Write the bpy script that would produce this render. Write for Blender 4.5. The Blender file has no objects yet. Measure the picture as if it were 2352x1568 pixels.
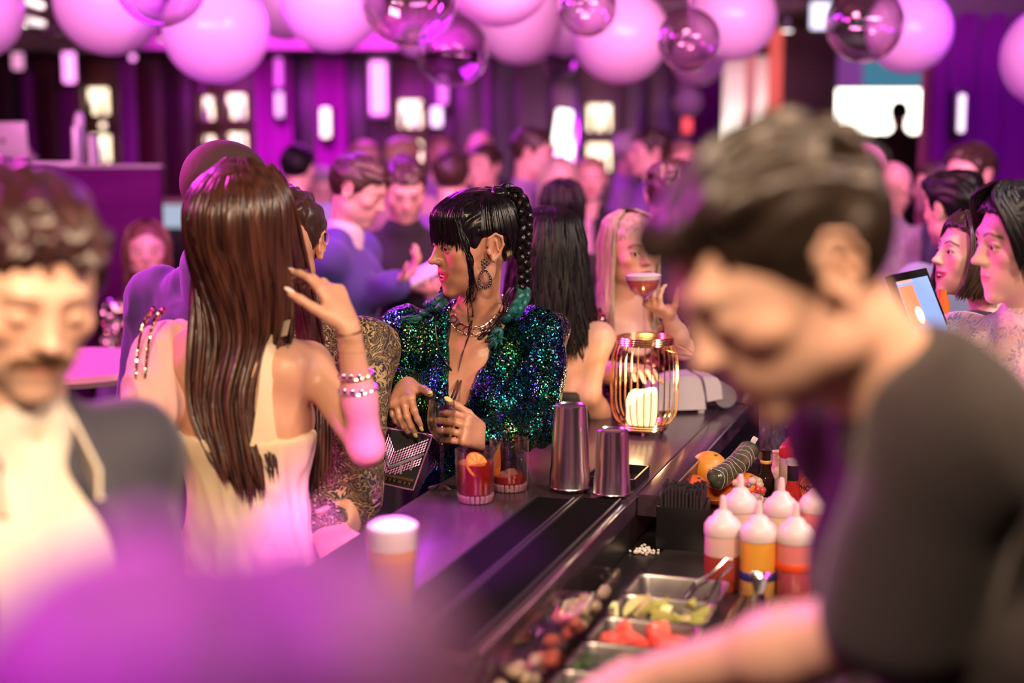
import bpy, bmesh, math, random
import numpy as np
from mathutils import Vector, Matrix
C = bpy.context.scene.collection
PI = math.pi
rng = np.random.default_rng(7)
random.seed(7)

# ---------------------------------------------------------------- camera
TILT = math.radians(7.9); FPX = 50/36*2352; CAMZ = 1.75
cd = bpy.data.cameras.new('camera'); cam = bpy.data.objects.new('camera', cd); C.objects.link(cam)
cam.location = (0, 0, CAMZ); cam.rotation_euler = (PI/2-TILT, 0, 0)
cd.lens = 50; cd.sensor_width = 36; cd.clip_start = .05; cd.clip_end = 60
cd.dof.use_dof = True; cd.dof.focus_distance = 3.02; cd.dof.aperture_fstop = 1.5
bpy.context.scene.camera = cam
sc = bpy.context.scene
sc.view_settings.view_transform = 'Standard'; sc.view_settings.look = 'None'
sc.view_settings.gamma = 1; sc.view_settings.use_curve_mapping = False
sc.view_settings.exposure = 0.0
try:
    sc.cycles.use_denoising = True
    sc.cycles.max_bounces = 10; sc.cycles.transparent_max_bounces = 12
    sc.cycles.caustics_reflective = False; sc.cycles.caustics_refractive = False
    sc.cycles.sample_clamp_indirect = 4.0
except Exception: pass
w = bpy.data.worlds.new('world'); sc.world = w; w.use_nodes = True
w.node_tree.nodes['Background'].inputs[0].default_value = (.45, .10, .5, 1)
w.node_tree.nodes['Background'].inputs[1].default_value = .02

def lamp(kind, name, loc, target, col, power, size=.2, spot=60, blend=.5, sy=None):
    d = bpy.data.lights.new(name, kind); d.color = col; d.energy = power
    if kind == 'AREA':
        d.size = size
        if sy: d.shape = 'RECTANGLE'; d.size_y = sy
    else: d.shadow_soft_size = size
    if kind == 'SPOT': d.spot_size = math.radians(spot); d.spot_blend = blend
    o = bpy.data.objects.new(name, d); C.objects.link(o); o.location = loc
    v = Vector(target)-Vector(loc); o.rotation_euler = v.to_track_quat('-Z', 'Y').to_euler()
    return o
# stage and house lights plus added fills (all at or near the ceiling)
def spread(o, a): o.data.spread = math.radians(a); return o
lamp('AREA','magenta_wash_left', (-3.2,2.9,2.7), (0,3.2,1.2), (1.,.09,.50), 45, .6)
lamp('SPOT','magenta_spot', (-2.9,4.0,2.6), (-.05,3.15,1.40), (1.,.08,.42), 420, .1, spot=20, blend=.6)
spread(lamp('AREA','balloon_wash', (-1.3,3.0,2.55), (-1.0,6.3,2.75), (1.,.32,.76), 50, 2.2, sy=.3), 75)
spread(lamp('AREA','balloon_wash', (1.5,3.0,2.55), (1.3,6.3,2.75), (1.,.32,.76), 45, 2.2, sy=.3), 75)
lamp('AREA','purple_wash_mid', (-.9,5.6,2.75), (-.9,4.9,0), (.60,.02,1.), 40, .8)
lamp('AREA','purple_wash_crowd', (-.8,8.6,2.75), (.1,7.2,.4), (.80,.05,1.), 44, .8)
lamp('AREA','pink_wash_crowd', (.3,4.1,2.78), (.1,7.0,1.5), (1.,.28,.46), 80, .5)
lamp('AREA','purple_back_rim', (-1.9,4.4,2.75), (-.6,2.4,1.3), (.80,.04,1.), 60, .5)
lamp('AREA','warm_bar_light', (1.1,.95,2.78), (.05,2.8,1.1), (1.,.66,.43), 48, .3)
spread(lamp('AREA','warm_front_light', (-.15,.25,2.78), (-.45,1.75,1.3), (1.,.70,.45), 24, .35), 80)
lamp('AREA','purple_curtain_wash', (2.4,6.0,2.75), (4.2,8.4,1.0), (.55,.02,1.), 60, .5)
spread(lamp('AREA','magenta_curtain_wash', (-1.6,11.0,2.6), (-1.6,12.4,1.7), (.85,.03,.95), 45, 2.4, sy=.3), 120)
lamp('AREA','magenta_bar_rim', (-1.7,3.5,2.75), (.1,1.9,1.0), (1.,.05,.60), 52, .35)
spread(lamp('AREA','magenta_near', (-.75,.25,2.7), (-.14,.46,1.55), (.80,.02,.9), 2.4, .4), 44)  # added over the close head to tint its hair magenta
lamp('AREA','added_side_fill', (1.7,2.4,2.6), (1.1,3.4,1.4), (1.,.80,.84), 30, .3)  # added fill to brighten the smiling woman's face
lamp('SPOT','purple_bar_spot', (.0,1.05,2.76), (-.20,2.36,1.06), (.80,.02,1.), 900, .04, spot=15, blend=.35)


def P(px, py, y):
    """world point seen at pixel (px,py) of the 2352x1568 frame at world depth y"""
    u = (px-1176)/FPX; v = (784-py)/FPX
    dy = math.cos(TILT)+v*math.sin(TILT); dz = -math.sin(TILT)+v*math.cos(TILT)
    return np.array([u/dy*y, y, CAMZ+dz/dy*y])
def PZ(px, py, z):
    u = (px-1176)/FPX; v = (784-py)/FPX
    dy = math.cos(TILT)+v*math.sin(TILT); dz = -math.sin(TILT)+v*math.cos(TILT)
    t = (z-CAMZ)/dz
    return np.array([u*t, dy*t, z])

# ---------------------------------------------------------------- materials
MC = {}
def mat(name, col=(.5,.5,.5), rough=.5, metal=0., **k):
    if name in MC: return MC[name]
    m = bpy.data.materials.new(name); m.use_nodes = True; MC[name] = m
    nt = m.node_tree; b = nt.nodes['Principled BSDF']
    b.inputs['Base Color'].default_value = (*col, 1); b.inputs['Roughness'].default_value = rough
    b.inputs['Metallic'].default_value = metal
    if 'trans' in k: b.inputs['Transmission Weight'].default_value = k['trans']
    if 'ior' in k: b.inputs['IOR'].default_value = k['ior']
    if 'sss' in k:
        b.inputs['Subsurface Weight'].default_value = k['sss']; b.inputs['Subsurface Scale'].default_value = k.get('sssr', .01)
    if 'sheen' in k: b.inputs['Sheen Weight'].default_value = k['sheen']
    if 'coat' in k: b.inputs['Coat Weight'].default_value = k['coat']
    if 'alpha' in k: b.inputs['Alpha'].default_value = k['alpha']
    if 'emit' in k:
        b.inputs['Emission Color'].default_value = (*k['emit'], 1); b.inputs['Emission Strength'].default_value = k.get('es', 1)
    if 'aniso' in k: b.inputs['Anisotropic'].default_value = k['aniso']
    if 'noise' in k:        # (scale vector, colour2, bump distance)
        sv, c2, bd = k['noise']
        tc = nt.nodes.new('ShaderNodeTexCoord'); mp = nt.nodes.new('ShaderNodeMapping'); mp.inputs['Scale'].default_value = sv
        nz = nt.nodes.new('ShaderNodeTexNoise'); nz.inputs['Scale'].default_value = 1; nz.inputs['Detail'].default_value = 4
        nt.links.new(tc.outputs['Object'], mp.inputs[0]); nt.links.new(mp.outputs[0], nz.inputs['Vector'])
        rp = nt.nodes.new('ShaderNodeValToRGB'); rp.color_ramp.elements[0].position = .35; rp.color_ramp.elements[1].position = .65
        rp.color_ramp.elements[0].color = (*c2, 1); rp.color_ramp.elements[1].color = (*col, 1)
        nt.links.new(nz.outputs[0], rp.inputs[0]); nt.links.new(rp.outputs[0], b.inputs['Base Color'])
        if bd:
            bp = nt.nodes.new('ShaderNodeBump'); bp.inputs['Distance'].default_value = bd; bp.inputs['Strength'].default_value = .6
            nt.links.new(nz.outputs[0], bp.inputs['Height']); nt.links.new(bp.outputs[0], b.inputs['Normal'])
    return m

def skin_mat(name, base, lip=(.5,.08,.09), brow=(.05,.03,.02), rough=.45, sss=.12):
    m = bpy.data.materials.new(name); m.use_nodes = True; nt = m.node_tree; b = nt.nodes['Principled BSDF']
    at = nt.nodes.new('ShaderNodeVertexColor'); at.layer_name = 'mask'
    sp = nt.nodes.new('ShaderNodeSeparateColor'); nt.links.new(at.outputs[0], sp.inputs[0])
    tcs = nt.nodes.new('ShaderNodeTexCoord'); nz = nt.nodes.new('ShaderNodeTexNoise'); nz.inputs['Scale'].default_value = 18; nz.inputs['Detail'].default_value = 5; nt.links.new(tcs.outputs['Object'], nz.inputs['Vector'])
    def mix(fac, a, c):
        x = nt.nodes.new('ShaderNodeMix'); x.data_type = 'RGBA'
        if isinstance(fac, float): x.inputs[0].default_value = fac
        else: nt.links.new(fac, x.inputs[0])
        if isinstance(a, tuple): x.inputs[6].default_value = (*a, 1)
        else: nt.links.new(a, x.inputs[6])
        x.inputs[7].default_value = (*c, 1)
        return x.outputs[2]
    red = (base[0]*.95, base[1]*.62, base[2]*.55)
    mm = nt.nodes.new('ShaderNodeMath'); mm.operation = 'MULTIPLY'; mm.inputs[1].default_value = .35
    nt.links.new(nz.outputs[0], mm.inputs[0])
    c = mix(mm.outputs[0], base, red)
    c = mix(sp.outputs[2], c, red)
    c = mix(sp.outputs[0], c, lip); c = mix(sp.outputs[1], c, brow)
    nt.links.new(c, b.inputs['Base Color'])
    b.inputs['Roughness'].default_value = rough
    b.inputs['Subsurface Weight'].default_value = sss; b.inputs['Subsurface Scale'].default_value = .012
    bp = nt.nodes.new('ShaderNodeBump'); bp.inputs['Distance'].default_value = .0006; bp.inputs['Strength'].default_value = .4
    n2 = nt.nodes.new('ShaderNodeTexNoise'); n2.inputs['Scale'].default_value = 260; nt.links.new(tcs.outputs['Object'], n2.inputs['Vector'])
    nt.links.new(n2.outputs[0], bp.inputs['Height']); nt.links.new(bp.outputs[0], b.inputs['Normal'])
    return m

def hair_mat(name, col, col2, rough=.38, sc_=(90,90,5), bump=.004):
    m = mat(name, col, rough, 0., noise=(sc_, col2, bump), aniso=.4)
    m.node_tree.nodes['Principled BSDF'].inputs['Specular IOR Level'].default_value = .6 if sum(col) > .06 else .3
    return m

def sequin_mat(name, cols, cell=320., tilt=.55, dark=.3, metal=1.):
    """small mirror-like discs: every Voronoi cell has its own tilt and its own tint"""
    m = bpy.data.materials.new(name); m.use_nodes = True; nt = m.node_tree; b = nt.nodes['Principled BSDF']; L = nt.links.new
    tc = nt.nodes.new('ShaderNodeTexCoord')
    vo = nt.nodes.new('ShaderNodeTexVoronoi'); vo.inputs['Scale'].default_value = cell; L(tc.outputs['Object'], vo.inputs['Vector'])
    ge = nt.nodes.new('ShaderNodeNewGeometry')
    s = nt.nodes.new('ShaderNodeVectorMath'); s.operation = 'SUBTRACT'; s.inputs[1].default_value = (.5,.5,.5); L(vo.outputs['Color'], s.inputs[0])
    q = nt.nodes.new('ShaderNodeVectorMath'); q.operation = 'SCALE'; q.inputs['Scale'].default_value = tilt*2; L(s.outputs[0], q.inputs[0])
    a = nt.nodes.new('ShaderNodeVectorMath'); a.operation = 'ADD'; L(q.outputs[0], a.inputs[0]); L(ge.outputs['Normal'], a.inputs[1])
    n = nt.nodes.new('ShaderNodeVectorMath'); n.operation = 'NORMALIZE'; L(a.outputs[0], n.inputs[0]); L(n.outputs[0], b.inputs['Normal'])
    nz = nt.nodes.new('ShaderNodeTexNoise'); nz.inputs['Scale'].default_value = 7; nz.inputs['Detail'].default_value = 3; L(tc.outputs['Object'], nz.inputs['Vector'])
    se = nt.nodes.new('ShaderNodeSeparateColor'); L(vo.outputs['Color'], se.inputs[0])
    ad = nt.nodes.new('ShaderNodeMath'); ad.operation = 'MULTIPLY_ADD'; L(se.outputs[0], ad.inputs[0]); ad.inputs[1].default_value = .3; L(nz.outputs[0], ad.inputs[2])
    rp = nt.nodes.new('ShaderNodeValToRGB'); cr = rp.color_ramp
    while len(cr.elements) < len(cols): cr.elements.new(.5)
    for i, c in enumerate(cols): cr.elements[i].position = .38+.44*i/(len(cols)-1); cr.elements[i].color = (*c, 1)
    L(ad.outputs[0], rp.inputs[0])
    gt = nt.nodes.new('ShaderNodeMath'); gt.operation = 'LESS_THAN'; L(se.outputs[1], gt.inputs[0]); gt.inputs[1].default_value = dark
    mx = nt.nodes.new('ShaderNodeMix'); mx.data_type = 'RGBA'; L(gt.outputs[0], mx.inputs[0]); L(rp.outputs[0], mx.inputs[6]); mx.inputs[7].default_value = (.01,.01,.015,1)
    L(mx.outputs[2], b.inputs['Base Color']); b.inputs['Metallic'].default_value = metal; b.inputs['Roughness'].default_value = .22
    return m

def print_mat(name, base, cols, scale, rough=.7, warp=.6, thr=.5):
    """printed cloth: warped noise bands of colour"""
    m = bpy.data.materials.new(name); m.use_nodes = True; nt = m.node_tree; b = nt.nodes['Principled BSDF']; L = nt.links.new
    tc = nt.nodes.new('ShaderNodeTexCoord'); nz = nt.nodes.new('ShaderNodeTexNoise'); nz.inputs['Scale'].default_value = scale
    nz.inputs['Detail'].default_value = 3; nz.inputs['Distortion'].default_value = warp*4; L(tc.outputs['Object'], nz.inputs['Vector'])
    rp = nt.nodes.new('ShaderNodeValToRGB'); cr = rp.color_ramp; cr.interpolation = 'CONSTANT'
    seq = [base]+[c for p in cols for c in (p, base)]
    while len(cr.elements) < len(seq): cr.elements.new(.5)
    for i, c in enumerate(seq): cr.elements[i].position = .0 if i == 0 else .34+.32*(i-1)/(len(seq)-1); cr.elements[i].color = (*c, 1)
    L(nz.outputs[0], rp.inputs[0]); L(rp.outputs[0], b.inputs['Base Color']); b.inputs['Roughness'].default_value = rough
    return m

# ---------------------------------------------------------------- objects
def meshobj(name, verts, faces, m, parent=None, base=None, smooth=True, masks=None):
    """faces: array (n,3|4) or list; verts in world coordinates, stored relative to base / parent"""
    verts = np.asarray(verts, dtype=np.float64)
    o0 = np.zeros(3)
    if parent is not None: o0 = np.array(parent['_b'])
    if base is not None: o0 = np.asarray(base, dtype=float)
    v = verts-o0
    me = bpy.data.meshes.new(name)
    if isinstance(faces, np.ndarray):
        k = faces.shape[1]; n = len(faces)
        me.vertices.add(len(v)); me.vertices.foreach_set('co', v.astype(np.float32).ravel())
        me.loops.add(n*k); me.loops.foreach_set('vertex_index', faces.astype(np.int32).ravel())
        me.polygons.add(n); me.polygons.foreach_set('loop_start', np.arange(0, n*k, k, dtype=np.int32))
        me.update(calc_edges=True)
    else: me.from_pydata([tuple(x) for x in v], [], [tuple(f) for f in faces]); me.update()
    me.polygons.foreach_set('use_smooth', np.full(len(me.polygons), smooth))
    if masks is not None:
        ca = me.color_attributes.new('mask', 'FLOAT_COLOR', 'POINT'); ca.data.foreach_set('color', masks.astype(np.float32).ravel())
    me.materials.append(m)
    o = bpy.data.objects.new(name, me); C.objects.link(o)
    if parent is not None:
        o.parent = parent; o['_b'] = list(o0) if base is None else list(base)
        o.location = o0-np.array(parent['_b'])
    else: o.location = o0; o['_b'] = list(o0)
    return o

def thing(name, label, cat, base, group=None):
    o = bpy.data.objects.new(name, None); C.objects.link(o); o.location = base; o['_b'] = [float(x) for x in base]
    o['label'] = label; o['category'] = cat; o.empty_display_size = .05
    if group: o['group'] = group
    return o
def tag(o, label=None, cat=None, group=None, kind=None):
    if label: o['label'] = label
    if cat: o['category'] = cat
    if group: o['group'] = group
    if kind: o['kind'] = kind
    return o

class MB:
    """collects primitives in world space into one mesh"""
    def __init__(s): s.v = []; s.f = []
    def add(s, v, f):
        n = len(s.v); s.v += [tuple(map(float, x)) for x in v]; s.f += [tuple(int(i)+n for i in q) for q in f]; return s
    def box(s, c, d, R=None, bev=0.):
        c = np.array(c, float); h = np.array(d, float)/2
        if bev <= 0:
            v = np.array([[x,y,z] for x in (-1,1) for y in (-1,1) for z in (-1,1)])*h
            f = [(0,1,3,2),(4,6,7,5),(0,4,5,1),(2,3,7,6),(0,2,6,4),(1,5,7,3)]
        else:
            bm = bmesh.new(); bmesh.ops.create_cube(bm, size=1)
            for q in bm.verts: q.co = Vector((q.co.x*d[0], q.co.y*d[1], q.co.z*d[2]))
            bmesh.ops.bevel(bm, geom=bm.edges[:], offset=min(bev, min(d)*.45), segments=2, affect='EDGES', profile=.6)
            bm.verts.index_update(); v = np.array([list(q.co) for q in bm.verts]); f = [[q.index for q in p.verts] for p in bm.faces]; bm.free()
        if R is not None: v = v@np.array(R).T
        return s.add(v+c, f)
    def lathe(s, c, prof, n=24, R=None, cap=True):
        """prof list of (r,z); axis z"""
        v = []; f = []
        for r, z in prof:
            for i in range(n):
                a = 2*PI*i/n; v.append((r*math.cos(a), r*math.sin(a), z))
        for j in range(len(prof)-1):
            for i in range(n):
                k = (i+1) % n; f.append((j*n+i, j*n+k, (j+1)*n+k, (j+1)*n+i))
        if cap:
            if prof[0][0] > 1e-6: f.append(tuple(range(n-1, -1, -1)))
            if prof[-1][0] > 1e-6: f.append(tuple((len(prof)-1)*n+i for i in range(n)))
        v = np.array(v)
        if R is not None: v = v@np.array(R).T
        return s.add(v+np.array(c, float), f)
    def tube(s, pts, r, n=8, closed=False, cap=True):
        pts = np.array(pts, float); m = len(pts); r = np.broadcast_to(np.array(r, float), (m,))
        t = np.zeros_like(pts)
        if closed: t = np.roll(pts, -1, 0)-np.roll(pts, 1, 0)
        else: t[1:-1] = pts[2:]-pts[:-2]; t[0] = pts[1]-pts[0]; t[-1] = pts[-1]-pts[-2]
        t /= np.linalg.norm(t, axis=1, keepdims=True)+1e-12
        u = np.cross(t[0], (0,0,1.)); u = np.cross(t[0], (1.,0,0)) if np.linalg.norm(u) < .1 else u
        v = []; f = []
        for i in range(m):
            u = u-t[i]*np.dot(u, t[i]); u /= np.linalg.norm(u); w_ = np.cross(t[i], u)
            for k in range(n):
                a = 2*PI*k/n; v.append(pts[i]+r[i]*(math.cos(a)*u+math.sin(a)*w_))
        for i in range(m if closed else m-1):
            j = (i+1) % m
            for k in range(n): l = (k+1) % n; f.append((i*n+k, i*n+l, j*n+l, j*n+k))
        if cap and not closed: f.append(tuple(range(n-1, -1, -1))); f.append(tuple((m-1)*n+k for k in range(n)))
        return s.add(v, f)
    def sphere(s, c, r, n=16, m=10, R=None):
        r = np.broadcast_to(np.array(r, float), (3,)); v = [(0,0,-1)]
        for j in range(1, m):
            a = -PI/2+PI*j/m
            for i in range(n): b = 2*PI*i/n; v.append((math.cos(a)*math.cos(b), math.cos(a)*math.sin(b), math.sin(a)))
        v.append((0,0,1)); f = []
        for i in range(n): f.append((0, 1+(i+1) % n, 1+i))
        for j in range(m-2):
            for i in range(n): a = 1+j*n; f.append((a+i, a+(i+1) % n, a+n+(i+1) % n, a+n+i))
        e = len(v)-1; a = 1+(m-2)*n
        for i in range(n): f.append((a+i, a+(i+1) % n, e))
        v = np.array(v)*r
        if R is not None: v = v@np.array(R).T
        return s.add(v+np.array(c, float), f)
    def obj(s, name, m, parent=None, base=None, smooth=True):
        o = meshobj(name, np.array(s.v), s.f, m, parent, base, smooth)
        if smooth: 
            try: o.data.set_sharp_from_angle(angle=math.radians(40))
            except Exception: pass
        return o

def rotz(a): c, s_ = math.cos(a), math.sin(a); return np.array([[c,-s_,0],[s_,c,0],[0,0,1.]])
def rotx(a): c, s_ = math.cos(a), math.sin(a); return np.array([[1.,0,0],[0,c,-s_],[0,s_,c]])
def roty(a): c, s_ = math.cos(a), math.sin(a); return np.array([[c,0,s_],[0,1.,0],[-s_,0,c]])
def unit(v): v = np.array(v, float); return v/np.linalg.norm(v)

# ---------------------------------------------------------------- implicit surfaces
class Field:
    def __init__(s, lo, hi, h):
        s.lo = np.array(lo, float); s.h = h; n = np.ceil((np.array(hi)-s.lo)/h).astype(int)+1
        s.n = n; s.F = np.full(n, 1., np.float32)
        s.ax = [(s.lo[i]+h*np.arange(n[i])).astype(np.float32) for i in range(3)]
        s.infl = 0.
    def sub(s, lo, hi):
        a = np.maximum(np.floor((np.array(lo)-s.lo)/s.h).astype(int), 0)
        b = np.minimum(np.ceil((np.array(hi)-s.lo)/s.h).astype(int)+1, s.n)
        if (b <= a).any(): return None
        sl = tuple(slice(a[i], b[i]) for i in range(3))
        return sl, s.ax[0][sl[0]][:, None, None], s.ax[1][sl[1]][None, :, None], s.ax[2][sl[2]][None, None, :]
    def comb(s, sl, d, k, op):
        a = s.F[sl]
        if op == 'u':
            r = np.minimum(a, d)
            if k > 0: hh = np.maximum(k-np.abs(a-d), 0)/k; r = r-hh*hh*k*.25
        elif op == 's':
            d = -d; r = np.maximum(a, d)
            if k > 0: hh = np.maximum(k-np.abs(a-d), 0)/k; r = r+hh*hh*k*.25
        s.F[sl] = r
    def ell(s, c, r, R=None, k=.02, op='u'):
        r = np.array(r, float)
        if op == 'u': r = r+s.infl
        mg = max(k, .0)+3*s.h; m = r.max()+mg
        g = s.sub(np.array(c)-m, np.array(c)+m)
        if g is None: return s
        sl, X, Y, Z = g; X = X-np.float32(c[0]); Y = Y-np.float32(c[1]); Z = Z-np.float32(c[2])
        if R is None: q = (X, Y, Z)
        else: R = np.array(R, np.float32); q = tuple(R[0,i]*X+R[1,i]*Y+R[2,i]*Z for i in range(3))
        k0 = np.sqrt(sum((q[i]/np.float32(r[i]))**2 for i in range(3))); k1 = np.sqrt(sum((q[i]/np.float32(r[i]**2))**2 for i in range(3)))+1e-6
        s.comb(sl, k0*(k0-1)/k1, k, op); return s
    def cap(s, a, b, ra, rb=None, k=.02, op='u', flat=None):
        """tapered capsule; flat=(direction, factor) squashes it along a direction"""
        rb = ra if rb is None else rb
        if op == 'u': ra = ra+s.infl; rb = rb+s.infl
        a = np.array(a, float); b = np.array(b, float); m = max(ra, rb)+k+3*s.h
        g = s.sub(np.minimum(a, b)-m, np.maximum(a, b)+m)
        if g is None: return s
        sl, X, Y, Z = g; ba = b-a; L2 = max(np.dot(ba, ba), 1e-9)
        X = X-np.float32(a[0]); Y = Y-np.float32(a[1]); Z = Z-np.float32(a[2])
        t = np.clip((X*np.float32(ba[0])+Y*np.float32(ba[1])+Z*np.float32(ba[2]))/np.float32(L2), 0, 1)
        X = X-t*np.float32(ba[0]); Y = Y-t*np.float32(ba[1]); Z = Z-t*np.float32(ba[2])
        if flat is not None:
            n = unit(flat[0]); q = (X*np.float32(n[0])+Y*np.float32(n[1])+Z*np.float32(n[2]))*np.float32(1/flat[1]-1)
            X = X+q*np.float32(n[0]); Y = Y+q*np.float32(n[1]); Z = Z+q*np.float32(n[2])
        d = np.sqrt(X*X+Y*Y+Z*Z)-(ra+t*np.float32(rb-ra))
        s.comb(sl, d, k, op); return s
    def chain(s, pts, rr, k=.01, **kw):
        for i in range(len(pts)-1): s.cap(pts[i], pts[i+1], rr[i], rr[i+1], k, **kw)
        return s
    def plane(s, p, n, k=0.):
        """keeps the side the normal does NOT point to"""
        n = unit(n); g = s.sub(s.lo, s.lo+s.h*s.n); sl, X, Y, Z = g
        d = (X-np.float32(p[0]))*np.float32(n[0])+(Y-np.float32(p[1]))*np.float32(n[1])+(Z-np.float32(p[2]))*np.float32(n[2])
        s.comb(sl, -d, k, 's'); return s
    def mesh(s, smooth=1):
        F = s.F; S = F < 0; nx, ny, nz = F.shape
        if not S.any(): return np.zeros((0,3)), np.zeros((0,4), int)
        cnt = np.zeros((nx-1, ny-1, nz-1), np.uint8)
        for dx in (0,1):
            for dy in (0,1):
                for dz in (0,1): cnt += S[dx:nx-1+dx, dy:ny-1+dy, dz:nz-1+dz]
        I = np.argwhere((cnt > 0) & (cnt < 8)); idm = np.full(cnt.shape, -1, np.int32); idm[I[:,0], I[:,1], I[:,2]] = np.arange(len(I))
        cor = np.array([[x,y,z] for x in (0,1) for y in (0,1) for z in (0,1)])
        val = [F[I[:,0]+c[0], I[:,1]+c[1], I[:,2]+c[2]] for c in cor]
        acc = np.zeros((len(I), 3)); num = np.zeros(len(I))
        for i in range(8):
            for j in range(i+1, 8):
                if np.abs(cor[i]-cor[j]).sum() != 1: continue
                mk = (val[i] < 0) != (val[j] < 0); t = np.where(mk, val[i]/(val[i]-val[j]+1e-20), 0)
                acc += mk[:, None]*(cor[i]+t[:, None]*(cor[j]-cor[i])); num += mk
        V = s.lo+s.h*(I+acc/num[:, None])
        Q = []
        for ax in range(3):
            u, v = (ax+1) % 3, (ax+2) % 3
            sa = [slice(None)]*3; sb = [slice(None)]*3; sa[ax] = slice(0, -1); sb[ax] = slice(1, None)
            A = S[tuple(sa)]; B = S[tuple(sb)]
            E = np.argwhere(A != B); E = E[(E[:,u] > 0) & (E[:,v] > 0) & (E[:,u] < s.n[u]-1) & (E[:,v] < s.n[v]-1)]
            if not len(E): continue
            ins = A[E[:,0], E[:,1], E[:,2]]
            def cid(du, dv):
                q = E.copy(); q[:,u] -= du; q[:,v] -= dv; return idm[q[:,0], q[:,1], q[:,2]]
            q = np.stack([cid(1,1), cid(0,1), cid(0,0), cid(1,0)], 1)
            q[~ins] = q[~ins][:, ::-1]; Q.append(q)
        Q = np.concatenate(Q)
        for _ in range(smooth): V = lap(V, Q)
        return V, Q

def lap(V, Q, a=.5):
    e = np.concatenate([Q[:, [i, (i+1) % 4]] for i in range(4)]); e = np.concatenate([e, e[:, ::-1]])
    n = np.bincount(e[:,0], minlength=len(V))[:, None]+1e-9
    m = np.stack([np.bincount(e[:,0], V[e[:,1], i], minlength=len(V)) for i in range(3)], 1)/n
    return V+a*(m-V)
def vnormals(V, Q):
    fn = np.cross(V[Q[:,2]]-V[Q[:,0]], V[Q[:,3]]-V[Q[:,1]])
    N = np.zeros_like(V)
    for i in range(4):
        for k in range(3): N[:, k] += np.bincount(Q[:, i], fn[:, k], minlength=len(V))
    return N/(np.linalg.norm(N, axis=1, keepdims=True)+1e-12)
def wob(V, f, seed=0):
    """cheap smooth noise, f = frequencies"""
    f = np.broadcast_to(np.array(f, float), (3,)); r = np.random.default_rng(seed); o = np.zeros(len(V))
    p = V*f
    w1 = np.sin(p@r.normal(size=3)+r.random()*6)*1.3; w2 = np.sin(p@r.normal(size=3)+r.random()*6)*1.3
    for i in range(5):
        d = r.normal(size=3); d /= np.linalg.norm(d); o += np.sin(1.6*(p@d)*(1+.35*i)+w1*(1 if i % 2 else -1)+w2+r.random()*6)/(1+.3*i)
    return o/2.6
# ---------------------------------------------------------------- people
# person-local axes: +Z up, face towards -Y, the person's own left hand on +X
class Frame:
    def __init__(s, R, t, k=1.): s.R = np.array(R, float); s.t = np.array(t, float); s.k = k
    def __call__(s, p): return s.t+s.R@(np.array(p, float)*s.k)
    def inv(s, V): return ((V-s.t)@s.R)/s.k
    def d(s, v): return s.R@np.array(v, float)

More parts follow.
